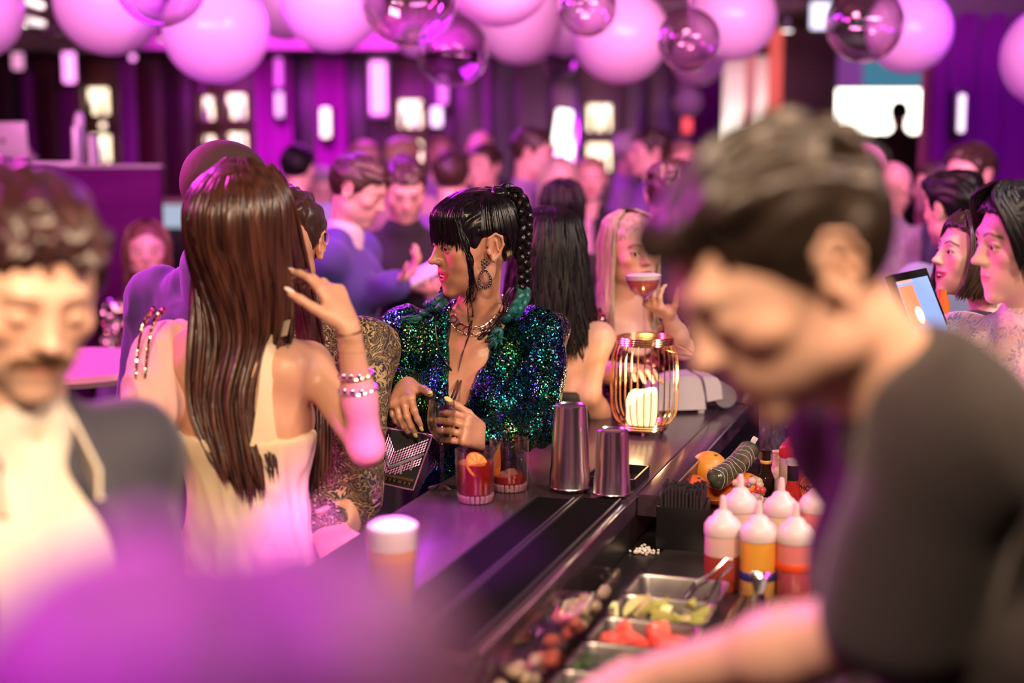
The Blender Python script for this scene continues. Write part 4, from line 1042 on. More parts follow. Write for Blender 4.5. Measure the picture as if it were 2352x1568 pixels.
# ---- card terminal / printer
b = PZ(1575, 940, ZB); t = thing('card_terminal', 'pale grey receipt printer terminal lying on the bar behind the lantern', 'terminal', b)
M_pl = mat('pale_plastic', (.62,.58,.62), .35); Rq = rotz(.15)
def tp(x, y, z): return b+Rq@np.array((x, y, z))
def hull(name, prof, w, m, x0=0):
    """side profile in x,z extruded along y"""
    V_ = [tp(x+x0, -w/2, z) for x, z in prof]+[tp(x+x0, w/2, z) for x, z in prof]; n_ = len(prof)
    F_ = [tuple(range(n_)), tuple(range(2*n_-1, n_-1, -1))]+[(i, n_+i, n_+(i+1) % n_, (i+1) % n_) for i in range(n_)]
    return MB().add(V_, F_).obj(name, m, t, smooth=False)
hull('housing', [(-.105,.008),(.040,.008),(.036,.045),(.026,.085),(.015,.098),(-.04,.094),(-.085,.078),(-.104,.055)], .10, M_pl)
hull('paper_cover', [(.044,.028),(.085,.034),(.080,.075),(.070,.090),(.030,.097),(.038,.07)], .098, M_pl)
MB().lathe(tp(.095,-.045,.040), [(0,0),(.030,0),(.030,.09),(0,.09)], 20, Rq@rotx(-PI/2)).obj('paper_roll', mat('roll_grey', (.22,.20,.22), .4), t)
for x in (-.09,.03): 
    for y in (-.04,.04): MB().box(tp(x,y,.004), (.015,.010,.008)).obj('foot', M_pl, t)
o = MB().tube([tp(.03,.052,.010), tp(.10,.07,.006), tp(.17,.03,.005), tp(.19,-.02,.005), tp(.23,-.05,.004)], .003, 6).obj('power_cable', M_black); tag(o, 'black cable trailing from the receipt printer across the bar', 'cable')

# ---- straws box
c = P(1571,1122,2.74); zt_ = 1.075; t = thing('straw_caddy', 'black square caddy packed with short black straws', 'caddy', (c[0],c[1],ZS))
cw = .092; mm = mat('caddy_black', (.008,.008,.009), .3)
MB().box((c[0],c[1],ZS+.003), (cw,cw,.006), rotz(-.25)).obj('base', mm, t)
for (dx, dy, wx, wy) in [(-1,0,.004,cw),(1,0,.004,cw),(0,-1,cw,.004),(0,1,cw,.004)]:
    q = rotz(-.25)@np.array((dx*cw/2, dy*cw/2, 0)); MB().box((c[0]+q[0],c[1]+q[1],(ZS+1.05)/2), (wx,wy,1.05-ZS), rotz(-.25), bev=.001).obj('side_wall', mm, t)
ms = mat('straw_black', (.035,.03,.035), .35); first = None; R0 = random.Random(3)
for i in range(12):
    for j in range(12):
        q = rotz(-.25)@np.array(((i-5.5)*.0070+R0.uniform(-.001,.001), (j-5.5)*.0070+R0.uniform(-.001,.001), 0)); hz = R0.uniform(0,.012)
        base_ = np.array((c[0]+q[0], c[1]+q[1], ZS+.006+hz*.3))
        if first is None:
            ro = .0030; first = MB().lathe(base_, [(ro,0),(ro,.1),(ro*.72,.1),(ro*.72,.09),(0,.09)], 6).obj('straw', ms, base=base_)
            o = first
        else: o = bpy.data.objects.new('straw', first.data); C.objects.link(o); o.location = base_; o['_b'] = list(base_)
        o.location[2] += hz; tag(o, 'short black cocktail straw standing in the packed black caddy', 'straw', 'straws in the black caddy')

# ---- garnish pans
def pan(label, s_, kind=None):
    t = thing('garnish_pan', label, 'pan', bp(s_,.345,ZS), None); z1 = ZS+.045; L2, W2 = .0585, .080
    def rr(l, w_, z, rad): 
        out = []
        for (sx, sy, a0) in [(1,1,0),(-1,1,PI/2),(-1,-1,PI),(1,-1,1.5*PI)]:
            for k in range(5): a_ = a0+k*PI/8; out.append(bp(s_+sx*(l-rad)+rad*math.cos(a_), .385+sy*(w_-rad)+rad*math.sin(a_), z))
        return out
    loops = [rr(L2-.014,W2-.014,ZS+.001,.012), rr(L2-.006,W2-.006,z1-.004,.014), rr(L2-.004,W2-.004,z1,.014), rr(L2,W2,z1+.001,.016), rr(L2,W2,z1-.002,.016), rr(L2-.0045,W2-.0045,z1-.0045,.014), rr(L2-.0125,W2-.0125,ZS+.003,.012)]
    loops = [loops[6], loops[1], loops[2], loops[3], loops[4], loops[5], loops[0]]
    V_ = [p for l in loops for p in l]; n_ = 20
    F_ = [(j*n_+k, j*n_+(k+1) % n_, (j+1)*n_+(k+1) % n_, (j+1)*n_+k) for j in range(6) for k in range(n_)]+[tuple(range(n_)), tuple(6*n_+k for k in range(n_-1, -1, -1))]
    MB().add(V_, F_).obj('pan', M_st, t); return t
pan('empty steel garnish pan holding a wire strainer handle, farthest of the row', -.275)
pan('steel garnish pan filled with lime wedges', -.395)
pan('steel garnish pan heaped with red watermelon chunks', -.515)
pan('steel garnish pan of mint leaves beside the watermelon pan', -.635)
pan('steel garnish pan of mint leaves nearest the forearm', -.755)
pan('steel garnish pan partly hidden under the bartender forearm', -.875)
R0 = random.Random(11)
M_lime = mat('lime_flesh', (.78,.74,.36), .4, noise=((90,90,90), (.66,.66,.25), .001)); M_limes = mat('lime_skin', (.50,.50,.16), .4)
for k in range(16):
    c = bp(-.390+R0.uniform(-.032,.034), .375+R0.uniform(-.06,.06), ZS+.022+.012*(k//5)); R_ = rotz(R0.random()*6)@rotx(R0.uniform(-.8,.8))
    o = thing('lime_wedge', 'pale lime wedge heaped in the steel garnish pan', 'lime', c, 'lime wedges in the garnish pan')
    V_ = []; n_ = 9
    for q in range(n_):
        a_ = PI*q/(n_-1)-PI/2; V_.append((.0, math.sin(a_)*.024, 0)); w1 = .017*math.cos(a_); V_ += [(w1*.9, math.sin(a_)*.024, w1*.55), (w1, math.sin(a_)*.024, 0), (w1*.9, math.sin(a_)*.024, -w1*.55)]
    V_ = (np.array(V_)@R_.T)+c
    F1 = []; F2 = []
    for q in range(n_-1):
        a_ = 4*q; b2 = a_+4; F1 += [(a_,b2,b2+1,a_+1),(a_+3,b2+3,b2,a_)]; F2 += [(a_+1,b2+1,b2+2,a_+2),(a_+2,b2+2,b2+3,a_+3)]
    MB().add(V_, F1).obj('flesh', M_lime, o); MB().add(V_, F2).obj('peel', M_limes, o)
M_wm = mat('watermelon', (.90,.08,.07), .3, noise=((70,70,70), (.95,.20,.14), .001))
for k in range(17):
    c = bp(-.520+R0.uniform(-.034,.034), .38+R0.uniform(-.058,.058), ZS+.020+.011*(k//6)); s_ = R0.uniform(.024,.032)
    o = MB().box(c, (s_,s_*R0.uniform(.7,1.1),s_*.8), rotz(R0.random()*3)@rotx(R0.uniform(-.6,.6)), bev=.004).obj('watermelon_chunk', M_wm)
    tag(o, 'red watermelon chunk heaped in the steel garnish pan', 'fruit', 'watermelon chunks in the pan')
M_mint = mat('mint', (.045,.11,.03), .5, noise=((60,60,60), (.02,.05,.015), .001)); leaf = None
for sc_ in (-.635,-.755,-.875):
    for k in range(22):
        c = bp(sc_+R0.uniform(-.026,.026), .375+R0.uniform(-.062,.062), ZS+.018+R0.uniform(0,.026))
        if leaf is None:
            V_ = []; F_ = []
            for i in range(6):
                q = i/5; w_ = .009*math.sin(PI*min(q+.08,1)); V_ += [(q*.032-.016, -w_, .002*math.sin(q*6)), (q*.032-.016, 0, -.002), (q*.032-.016, w_, .002*math.cos(q*5))]
            for i in range(5): a_ = 3*i; F_ += [(a_,a_+3,a_+4,a_+1),(a_+1,a_+4,a_+5,a_+2)]
            o = MB().add(np.array(V_)+c, F_).obj('mint_leaf', M_mint, base=c); leaf = o
        else: o = bpy.data.objects.new('mint_leaf', leaf.data); C.objects.link(o); o.location = c
        o.rotation_euler = (R0.uniform(-.7,.7), R0.uniform(-.7,.7), R0.random()*6)
        q_ = {-.635:'pan beside the watermelon',-.755:'pan nearest the forearm',-.875:'pan hidden under the forearm'}[sc_]; tag(o, 'small green mint leaf in the '+q_, 'leaf', 'mint leaves in the '+q_)
# wire strainer handle in the empty pan
a = P(1612,1352,2.34); a[2] = max(a[2], ZS+.02); b = P(1675,1290,2.34)
t = thing('tongs', 'thin steel wire tongs leaning out of the empty garnish pan', 'tongs', bp(-.275,.40,ZS+.005))
d_ = unit(b-a); sd = unit(np.cross(d_, (0,1,0)))*.008
pts = [a-sd*2.0, a-sd*.9+d_*.03, b-sd*.9, b+d_*.006, b+sd*.9, a+sd*.9+d_*.03, a+sd*2.0]
MB().tube(pts, .0022, 6).obj('wire_loop', M_chrome, t)
for q in (-1,1): MB().tube([a+sd*2*q, a+sd*1.6*q-d_*.04+np.array((0,0,-.005))], [.0035,.002], 6).obj('arm', M_chrome, t)
# perforated drip tray
t = thing('drip_tray', 'perforated steel drip tray under the jigger', 'tray', bp(-.38,.57,ZS))
bbox(MB(), -.72, -.17, .475, .69, ZS, ZS+.010, .003).obj('plate', M_st, t)
mb = MB()
for i in range(28):
    for j in range(9): bbox(mb, -.71+i*.019, -.71+i*.019+.011, .485+j*.0225, .485+j*.0225+.006, ZS+.0095, ZS+.0106)
mb.obj('slots', M_black, t)['kind'] = 'stuff'
for t0 in (.475,.686): bbox(MB(), -.72, -.17, t0, t0+.004, ZS+.010, ZS+.016).obj('lip', M_chrome, t)
# jigger
b = PZ(1742, 1434, ZS+.010); t = thing('jigger', 'steel double jigger standing on the perforated tray', 'jigger', b)
MB().lathe(b, [(.021,0),(.0225,.001),(.0215,.004),(.0085,.052),(.0080,.056),(.0095,.059),(.0165,.083),(.0175,.084),(.0155,.082),(.009,.062),(0,.060)], 32).obj('cup', M_tin, t)

# ---- squeeze bottles
M_lid = mat('squeeze_lid', (.80,.66,.70), .4, sss=.0)
def squeeze(label, px, py, z=ZS, liquid=(.45,.07,.05), body=(.78,.55,.55), fill=.55, band=None, h=.17, r=.0315, tipx=0, cap=None, base=None):
    b = PZ(px, py, z) if base is None else np.array(base, float); t = thing('squeeze_bottle', label, 'bottle', b); zb = h*.62
    MB().lathe(b, [(0,0),(r*.9,0),(r,.005),(r,zb*fill),(0,zb*fill)], 28).obj('liquid', mat('liq_%d' % int(liquid[0]*1000+liquid[1]*100), liquid, .25, coat=.3), t)
    MB().lathe(b, [(0,zb*fill),(r,zb*fill),(r,zb*.92),(r*.94,zb),(r*.8,zb+.003)], 28).obj('body', mat('bod_%d' % int(body[0]*1000+body[1]*100), body, .3, coat=.3), t)
    cm = cap or M_lid; q = np.array((tipx,0,0))
    MB().lathe(b, [(r*1.02,zb-.004),(r*1.05,zb+.002),(r*1.03,zb+.014),(r*.80,zb+.024),(r*.60,zb+.028),(r*.45,zb+.036),(r*.22,zb+.040)], 28).obj('cap', cm, t)
    MB().lathe(b, [(r*.22,zb+.039),(r*.17,h-.004),(r*.13,h),(0,h)], 14, rotx(0)).obj('nozzle', cm, t)
    if band: MB().lathe(b, [(r+.0006,zb*band[1]),(r+.0018,zb*band[1]+.002),(r+.0018,zb*band[1]+.013),(r+.0006,zb*band[1]+.015)], 28, cap=False).obj('tape_band', mat('band_%d' % int(band[0][0]*100), band[0], .5), t)
    return t
squeeze('squeeze bottle of dark red syrup under a pale cap, beside the straw caddy', 1657, 1352, liquid=(.40,.055,.045), body=(.72,.47,.47), fill=.62)
squeeze('squeeze bottle of amber juice with a blue tape band', 1739, 1366, liquid=(.66,.36,.10), body=(.78,.36,.05), fill=.34, band=((.02,.03,.22),.30))
squeeze('squeeze bottle of pink syrup with a bright orange band', 1823, 1372, liquid=(.50,.08,.12), body=(.78,.22,.24), fill=.50, band=((.85,.08,.02),.50))
squeeze('back squeeze bottle with a slanted pale cap, beside the straws', 1697, 1290, z=ZS, liquid=(.62,.45,.40), body=(.70,.50,.45), fill=.5)
squeeze('back squeeze bottle of yellow mix between the amber and pink ones', 1790, 1300, z=ZS, liquid=(.72,.50,.20), body=(.78,.62,.45), fill=.5)
squeeze('back squeeze bottle at the end next to the black sleeve', 1872, 1292, z=ZS, liquid=(.60,.30,.32), body=(.75,.52,.56), fill=.5)
squeeze('red-capped clear squeeze bottle behind the sauce bottle', 1818, 1172, liquid=(.75,.10,.06), body=(.70,.50,.58), fill=.42, h=.20, r=.029, cap=mat('red_cap', (.85,.03,.02), .3))
# sauce and mixer bottles
M_dk = GB[3]; 
def blabel(t, b, r, z0, z1, m): MB().lathe(b, [(r+.0008,z0),(r+.0008,z1)], 28, cap=False).obj('label', m, t)
b = PZ(1818,1196,ZS); t = bottle('sauce_bottle','small red hot sauce bottle with black neck label and white cap', b, .130, .021, mat('sauce_red', (.45,.03,.015), .08, coat=.5), neck=.52, nr=.50, cap=mat('white_cap', (.85,.80,.82), .35))
MB().lathe(b, [(.0117,.088),(.0117,.118)], 20, cap=False).obj('neck_label', M_black, t); MB().lathe(b, [(.0218,.010),(.0218,.046)], 24, cap=False).obj('label', mat('lab_orange', (.75,.20,.05), .5), t)
b = PZ(1862,1180,ZS); t = bottle('beer_bottle','dark ginger beer bottle with an orange printed label', b, .205, .0295, M_dk, neck=.42)
M_lo = mat('label_orange', (.78,.16,.04), .5); M_lc = mat('label_cream', (.90,.55,.28), .5)
MB().lathe(b, [(.0302,.030),(.0302,.102)], 32, cap=False).obj('label', M_lo, t)
# label face pointing to the camera
fa = math.atan2(-b[1], -b[0])
def curved_disc(b, r, z, rad, m, name, parent, ang=fa):
    V_ = []; F_ = []; n_ = 28; V_.append(b+np.array((math.cos(ang)*r, math.sin(ang)*r, z)))
    for k in range(n_):
        q = 2*PI*k/n_; da = rad*math.cos(q)/r; V_.append(b+np.array((math.cos(ang+da)*r, math.sin(ang+da)*r, z+rad*math.sin(q)*1.1)))
    for k in range(n_): F_.append((0, 1+k, 1+(k+1) % n_))
    return MB().add(V_, F_).obj(name, m, parent)
curved_disc(b, .0306, .064, .026, M_lc, 'roundel', t)
def curved_text(txt, b, r, z, size, m, parent, ang=fa, arc=0., name='lettering'):
    cu = bpy.data.curves.new('txt', 'FONT'); cu.body = txt; cu.size = size; cu.align_x = 'CENTER'; cu.align_y = 'CENTER'; cu.extrude = .0; cu.offset = size*.02
    o = bpy.data.objects.new('txt', cu); C.objects.link(o); bpy.context.view_layer.update()
    me = bpy.data.meshes.new_from_object(o.evaluated_get(bpy.context.evaluated_depsgraph_get()))
    C.objects.unlink(o); bpy.data.objects.remove(o)
    V_ = np.array([list(v.co) for v in me.vertices]); F_ = [list(p.vertices) for p in me.polygons]; bpy.data.meshes.remove(me)
    if not len(V_): return
    zz_ = z+V_[:,1]-arc*(V_[:,0]**2)/r
    aa = ang+V_[:,0]/r
    W_ = np.stack([b[0]+np.cos(aa)*r, b[1]+np.sin(aa)*r, b[2]+zz_], 1)
    return MB().add(W_, F_).obj(name, m, parent, smooth=False)
curved_text('PHOENIX', b, .0309, .062, .0150, M_black, t)
curved_text('GINGER BEER', b, .0309, .0955, .0075, mat('label_pale', (.95,.8,.6), .5), t)
for k in range(9):
    a_ = PI*(k+.5)/9
    for sg in (1,-1):
        p0 = (math.cos(a_)*.011, .062+sg*(.008+math.sin(a_)*.004)); p1 = (math.cos(a_)*.019, .062+sg*(.008+math.sin(a_)*.016))
        pts = [b+np.array((math.cos(fa+q[0]/.0308)*.0308, math.sin(fa+q[0]/.0308)*.0308, q[1])) for q in (p0, p1)]
        MB().tube(pts, .00035, 4).obj('ray', M_lo, t)
b = PZ(1757,1158,ZS); t = bottle('bitters_bottle','dark dasher bottle with a yellow band around its neck', b, .125, .020, M_dk, neck=.5, nr=.5)
MB().lathe(b, [(.0108,.092),(.0125,.094),(.0125,.098),(.0108,.100)], 20, cap=False).obj('neck_band', mat('yellow_band', (.85,.50,.12), .4), t)
b = PZ(1785,1150,ZS); t = bottle('bitters_bottle','dasher bottle in a pale paper wrapper beside the yellow-banded one', b, .115, .021, mat('paper_wrap', (.78,.66,.50), .7, noise=((60,60,90), (.55,.30,.25), 0)), neck=.4, nr=.55)
b = PZ(1818,1090,ZS); t = bottle('liquor_bottle','dark bottle with pale blue lettering behind the red cap', b, .235, .032, M_dk, neck=.4)
curved_text('VOL', b, .0325, .125, .022, mat('label_blue', (.45,.70,.80), .5), t, ang=math.atan2(-b[1], -b[0])); MB().lathe(b, [(.0324,.06),(.0324,.095)], 24, cap=False).obj('label', mat('label_blue2', (.30,.55,.65), .5), t)
b = PZ(1862,1085,ZS); bottle('liquor_bottle','tall dark glossy bottle with purple glints nearest the bartender chin', b, .30, .036, M_dk, neck=.42)
b = PZ(1905,1100,ZS); bottle('liquor_bottle','dark brown bottle half hidden by the black sleeve', b, .27, .036, M_dk, neck=.42)
# dark textured vase
b = PZ(1772,1092,ZS); t = thing('glass_vase', 'tall frosted dark cylinder standing behind the cucumber', 'vase', b)
MB().lathe(b, [(0,0),(.031,0),(.0325,.003),(.0325,.235),(.031,.238),(.0295,.235),(.0295,.01),(0,.008)], 32).obj('cylinder', mat('smoked', (.16,.12,.19), .25, noise=((160,160,60), (.06,.045,.07), .0012), coat=.6), t)
MB().lathe(b, [(.0333,.040),(.0333,.060)], 32, cap=False).obj('collar', mat('collar', (.45,.32,.26), .4, .4), t)
# fruit tray + citrus + cucumber
t = thing('fruit_tray', 'shallow clear tray of whole fruit on the station', 'tray', bp(.52,.40,ZS))
bbox(MB(), .33, .72, .295, .52, ZS, ZS+.006, .002).obj('base', M_st, t)
for a_ in ((.33,.335,.295,.52),(.715,.72,.295,.52),(.33,.72,.295,.30),(.33,.72,.515,.52)): bbox(MB(), *a_, ZS+.006, ZS+.045).obj('side_wall', thin('acrylic', (.85,.80,.80), .08, .4), t)
def orange(label, c, r, col):
    t = thing('orange', label, 'fruit', c-np.array((0,0,r)))
    MB().sphere(c, (r,r,r*.94), 28, 18).obj('rind', mat('rind_%d' % int(col[1]*1000), col, .35, noise=((400,400,400), tuple(q*.9 for q in col), .0006)), t)
    MB().lathe(c+np.array((.3*r,-.4*r,.80*r)), [(.004,0),(.005,.002),(.002,.003),(0,.003)], 8).obj('stem', mat('stem', (.15,.2,.05), .7), t)
c = P(1628,1076,3.10); orange('large yellow-orange fruit on top of the tray', c, .042, (.85,.36,.05))
c2 = P(1592,1100,3.02); c2[2] = ZS+.006+.034; orange('red-orange fruit beside the straw caddy', c2, .036, (.85,.14,.05))
c3 = P(1712,1115,3.02); c3[2] = ZS+.006+.036; orange('orange fruit below the cucumber, near the dasher bottles', c3, .038, (.88,.28,.02))
c4 = P(1650,1120,3.02); c4[2] = ZS+.006+.030; orange('deep orange fruit hidden low in the tray', c4, .034, (.80,.22,.03))
c5 = P(1618,1100,3.16); c5[2] = ZS+.006+.030; orange('orange fruit supporting the top one', c5, .034, (.82,.25,.03))
a = P(1634,1104,2.93); e = P(1728,1022,3.05)
t = thing('cucumber', 'plastic-wrapped cucumber leaning across the fruit', 'vegetable', a)
q = np.linspace(0, 1, 26); mid = (a+e)/2+np.array((.004,0,-.010))
pts = [(1-u)**2*a+2*u*(1-u)*(2*mid-(a+e)/2)+u*u*e for u in q]
MB().tube(pts, [.024*min(1, math.sqrt(max(1-((u-.5)/.5)**2, 0))*1.6+.08) for u in q], 20).obj('body', mat('cucumber', (.045,.060,.030), .25, noise=((60,60,60), (.13,.14,.09), .002), coat=.9), t)
mb = MB()
for k in range(9):
    u = .1+.09*k; i0 = int(u*25); d_ = unit(pts[min(i0+1,25)]-pts[i0-1]); R_ = np.array(Vector(d_).to_track_quat('Z','Y').to_matrix())
    rg = [pts[i0]+R_@np.array((math.cos(a_)*.0243, math.sin(a_)*.0243, .004*math.sin(3*a_+k))) for a_ in np.linspace(0, 2*PI, 18, endpoint=False)]
    mb.tube(rg, .0006, 4, closed=True)
mb.obj('wrap_creases', mat('film', (.8,.75,.85), .1, coat=1.), t)['kind'] = 'stuff'
MB().box(pts[-1]+np.array((.004,0,.012)), (.012,.004,.014), roty(.5), bev=.001).obj('wrap_end', mat('film', (.8,.75,.85), .1), t)
# wrapped sweets / berries heap
R0 = random.Random(5); cols = [(.85,.72,.70),(.80,.10,.12),(.75,.45,.35),(.55,.45,.60),(.70,.62,.40),(.85,.30,.35)]
for k in range(30):
    px = R0.uniform(1690,1752); c = P(px, 1120+R0.uniform(-22,30), 2.86+R0.uniform(-.03,.05)); c[2] = max(c[2], ZS+.011)
    o = MB().sphere(c, (.009,.0075,.0085), 10, 7, rotz(R0.random()*3)).obj('wrapped_candy', mat('candy_%d' % (k % 6), cols[k % 6], .15, coat=1.))
    q_ = ['pale pink','bright red','brownish','violet','olive','rosy'][k % 6]; tag(o, q_+' wrapped sweet heaped between oranges and bottles', 'candy', q_+' wrapped sweets by the fruit tray')
b = PZ(1722,1178,ZS); t = thing('candy_dish', 'low pale dish under the heap of wrapped sweets', 'dish', b)
MB().lathe(b, [(0,0),(.040,0),(.060,.022),(.058,.024),(.038,.004),(0,.003)], 28).obj('dish', mat('dish', (.75,.70,.72), .2), t)
# salt pile on the bar corner
rs = random.Random(9); mb = MB(); c0 = PZ(1496,1160,ZB-.03)
c0 = bp(.075,.245,ZS-.004)
for k in range(60):
    q = rs.gauss(0,.012), rs.gauss(0,.012); mb.box(c0+np.array((q[0], q[1], .003+max(0,.016-abs(q[0])-abs(q[1]))*rs.random())), (.004,.004,.003), rotz(rs.random()*3)@rotx(rs.random()))
o = mb.obj('salt', mat('salt', (.80,.74,.66), .6), smooth=False); tag(o, 'spilled coarse salt beside the straw caddy', 'salt', kind='stuff')
# clear bin of cut fruit at the near end
t = thing('clear_bin', 'clear plastic bin of cut fruit under the near bar edge', 'bin', bp(-.45,.245,ZS))
M_acr = thin('acrylic_clear', (.94,.92,.91), .06, .3)
bt0, bt1, bs0, bs1 = .222,.292,-.80,-.30
for a_ in ((bs0,bs0+.004,bt0,bt1),(bs1-.004,bs1,bt0,bt1),(bs0,bs1,bt0,bt0+.004),(bs0,bs1,bt1-.004,bt1),(-.63,-.626,bt0,bt1),(-.45,-.446,bt0,bt1)): bbox(MB(), *a_, ZS, 1.040, .001).obj('side_wall', M_acr, t)
bbox(MB(), bs0, bs1, bt0, bt1, ZS, ZS+.004).obj('base', M_acr, t)
bbox(MB(), bs0, -.45, bt0, bt1, 1.040, 1.045, .002).obj('lid', M_acr, t)
for k in range(34):
    sc_ = R0.uniform(bs0+.02, bs1-.02); c = bp(sc_, R0.uniform(bt0+.016, bt1-.018), ZS+.018+R0.uniform(0,.040)); pk = -.68 < sc_ < -.48
    col = mat('berry', (.78,.16,.13), .35) if pk else mat('pale_fruit', (.62,.50,.40), .4)
    o = MB().sphere(c, (.015,.011,.010), 10, 7, rotz(R0.random()*3)@rotx(R0.random())).obj('fruit_piece', col)
    tag(o, 'cut strawberry piece inside the clear bin' if pk else 'pale cut fruit piece inside the clear bin', 'fruit', 'strawberry pieces in the bin' if pk else 'pale fruit pieces in the bin')

# right hand side counter with the ordering tablet
t = thing('side_bar', 'dark counter in front of the guests beyond the bartender', 'counter', (.89,3.42,0))
MB().box((.89,3.42,1.03), (.18,1.15,.05), bev=.005).obj('worktop', M_bar, t); MB().box((.90,3.42,.5), (.06,1.1,1.0)).obj('panel', M_barw, t)
c = P(2118,690,2.75); t = thing('ordering_tablet', 'black tablet with a lit blue screen and an orange tile', 'tablet', (c[0],c[1],1.055))
ex = unit(P(2185,745,2.72)-P(2130,625,2.82)); a0 = P(2050,640,2.70); a1 = P(2128,624,2.84); a2 = P(2168,746,2.80)
ux = unit(a1-a0)*.17; uy = a2-a1; uy = unit(uy-ux*np.dot(uy, unit(ux))/np.linalg.norm(ux))*.135; nn = unit(np.cross(ux, uy))
if nn[1] > 0: nn = -nn
o0 = a1-ux
def tq(name, u0, u1, v0, v1, off, m, th=.004):
    cs = [o0+ux*u+uy*v for u, v in ((u0,v0),(u1,v0),(u1,v1),(u0,v1))]
    V_ = [q+nn*off for q in cs]+[q+nn*(off-th) for q in cs]
    MB().add(V_, [(0,1,2,3),(7,6,5,4),(0,4,5,1),(1,5,6,2),(2,6,7,3),(3,7,4,0)]).obj(name, m, t, smooth=False)
tq('case', -.04,1.04,-.06,1.06,0,M_black,.012)
tq('screen', .02,.96,.06,.97,.0012,mat('screen_blue', (.1,.15,.3), .3, emit=(.28,.42,.82), es=1.15),.001)
tq('tile', .02,.42,.14,.74,.0022,mat('screen_orange', (.5,.1,.05), .3, emit=(.95,.28,.14), es=1.2),.0008)
tq('tile', .02,.45,.06,.10,.0022,mat('screen_peach', (.5,.1,.05), .3, emit=(.9,.5,.4), es=1.1),.0008)
cc_ = o0+ux*.30+uy*.60+nn*.003; th_ = np.linspace(0, 2*PI, 22, endpoint=False); MB().add([cc_+unit(ux)*.018*math.cos(q)+unit(uy)*.018*math.sin(q) for q in th_], [tuple(range(22))]).obj('dot', mat('screen_white', (.9,.9,.9), .3, emit=(1,.93,.92), es=1.2), t)
MB().tube([o0+ux*.5+uy*.8-nn*.015, np.array((c[0]+.02,c[1]+.05,1.058))], [.012,.016], 10).obj('stand', M_black, t)
b = P(2161,735,2.98); b[2] = 1.055; t = thing('orange_tumbler', 'slim orange bottle standing beyond the tablet', 'bottle', b)
h_ = P(2161,668,2.95)[2]-1.055; MB().lathe(b, [(0,0),(.016,0),(.017,.004),(.017,h_-.03),(.010,h_-.01),(.009,h_),(0,h_)], 20).obj('body', mat('orange_body', (.85,.20,.03), .4), t)
b = P(2196,740,3.0); b[2] = 1.055; t = thing('napkin_holder', 'black rounded napkin holder with pale ends on the side counter', 'holder', b)
MB().box(b+np.array((0,0,.05)), (.06,.05,.10), bev=.012).obj('case', M_black, t); MB().box(b+np.array((.034,0,.055)), (.008,.05,.095), bev=.003).obj('end_plate', M_pl, t); MB().box(b+np.array((-.034,0,.055)), (.008,.05,.075), bev=.003).obj('end_plate', M_pl, t)
# ---------------------------------------------------------------- balloons
M_bal = mat('balloon_white', (.80,.66,.78), .32, coat=.25)
nt = M_bal.node_tree; b_ = nt.nodes['Principled BSDF']; b_.inputs['Subsurface Weight'].default_value = 0
tr_ = nt.nodes.new('ShaderNodeBsdfTranslucent'); tr_.inputs[0].default_value = (.85,.62,.82,1); ms_ = nt.nodes.new('ShaderNodeMixShader'); ms_.inputs[0].default_value = .35
nt.links.new(b_.outputs[0], ms_.inputs[1]); nt.links.new(tr_.outputs[0], ms_.inputs[2]); nt.links.new(ms_.outputs[0], nt.nodes['Material Output'].inputs[0])
M_mir = mat('balloon_chrome', (.74,.60,.66), .05, 1.)
M_bub = bpy.data.materials.new('bubble'); M_bub.use_nodes = True; nt = M_bub.node_tree; b_ = nt.nodes['Principled BSDF']
b_.inputs['Base Color'].default_value = (.92,.78,.86,1); b_.inputs['Metallic'].default_value = 1; b_.inputs['Roughness'].default_value = .04
tt = nt.nodes.new('ShaderNodeBsdfTransparent'); tt.inputs[0].default_value = (.95,.88,.93,1); lw = nt.nodes.new('ShaderNodeLayerWeight'); lw.inputs[0].default_value = .42
mx = nt.nodes.new('ShaderNodeMixShader'); nt.links.new(lw.outputs['Facing'], mx.inputs[0]); nt.links.new(tt.outputs[0], mx.inputs[1]); nt.links.new(b_.outputs[0], mx.inputs[2]); nt.links.new(mx.outputs[0], nt.nodes['Material Output'].inputs[0])
M_bub2 = M_bub.copy(); M_bub2.name = 'bubble_dense'; [n for n in M_bub2.node_tree.nodes if n.type == 'LAYER_WEIGHT'][0].inputs[0].default_value = .54
def balloon(label, px, py, rpx, y, m, group):
    c = P(px, py, y); dist = np.linalg.norm(c-np.array((0,0,CAMZ))); r = rpx/FPX*dist
    if c[2]+r > 2.83: c[2] = 2.83-r
    t = thing('balloon', label, 'balloon', c, group)
    MB().sphere(c, (r,r,r*1.0), 40, 26).obj('skin', m, t)
    MB().lathe(c+np.array((0,0,r-.004)), [(.010,0),(.006,.012),(.014,.024),(0,.026)], 10).obj('knot', m, t)
    if c[2]+r+.02 < 2.84: MB().tube([c+np.array((0,0,r+.01)), (c[0]+.01,c[1],2.85)], .0018, 5).obj('string', mat('string', (.8,.6,.75), .6), t)
g1_ = None
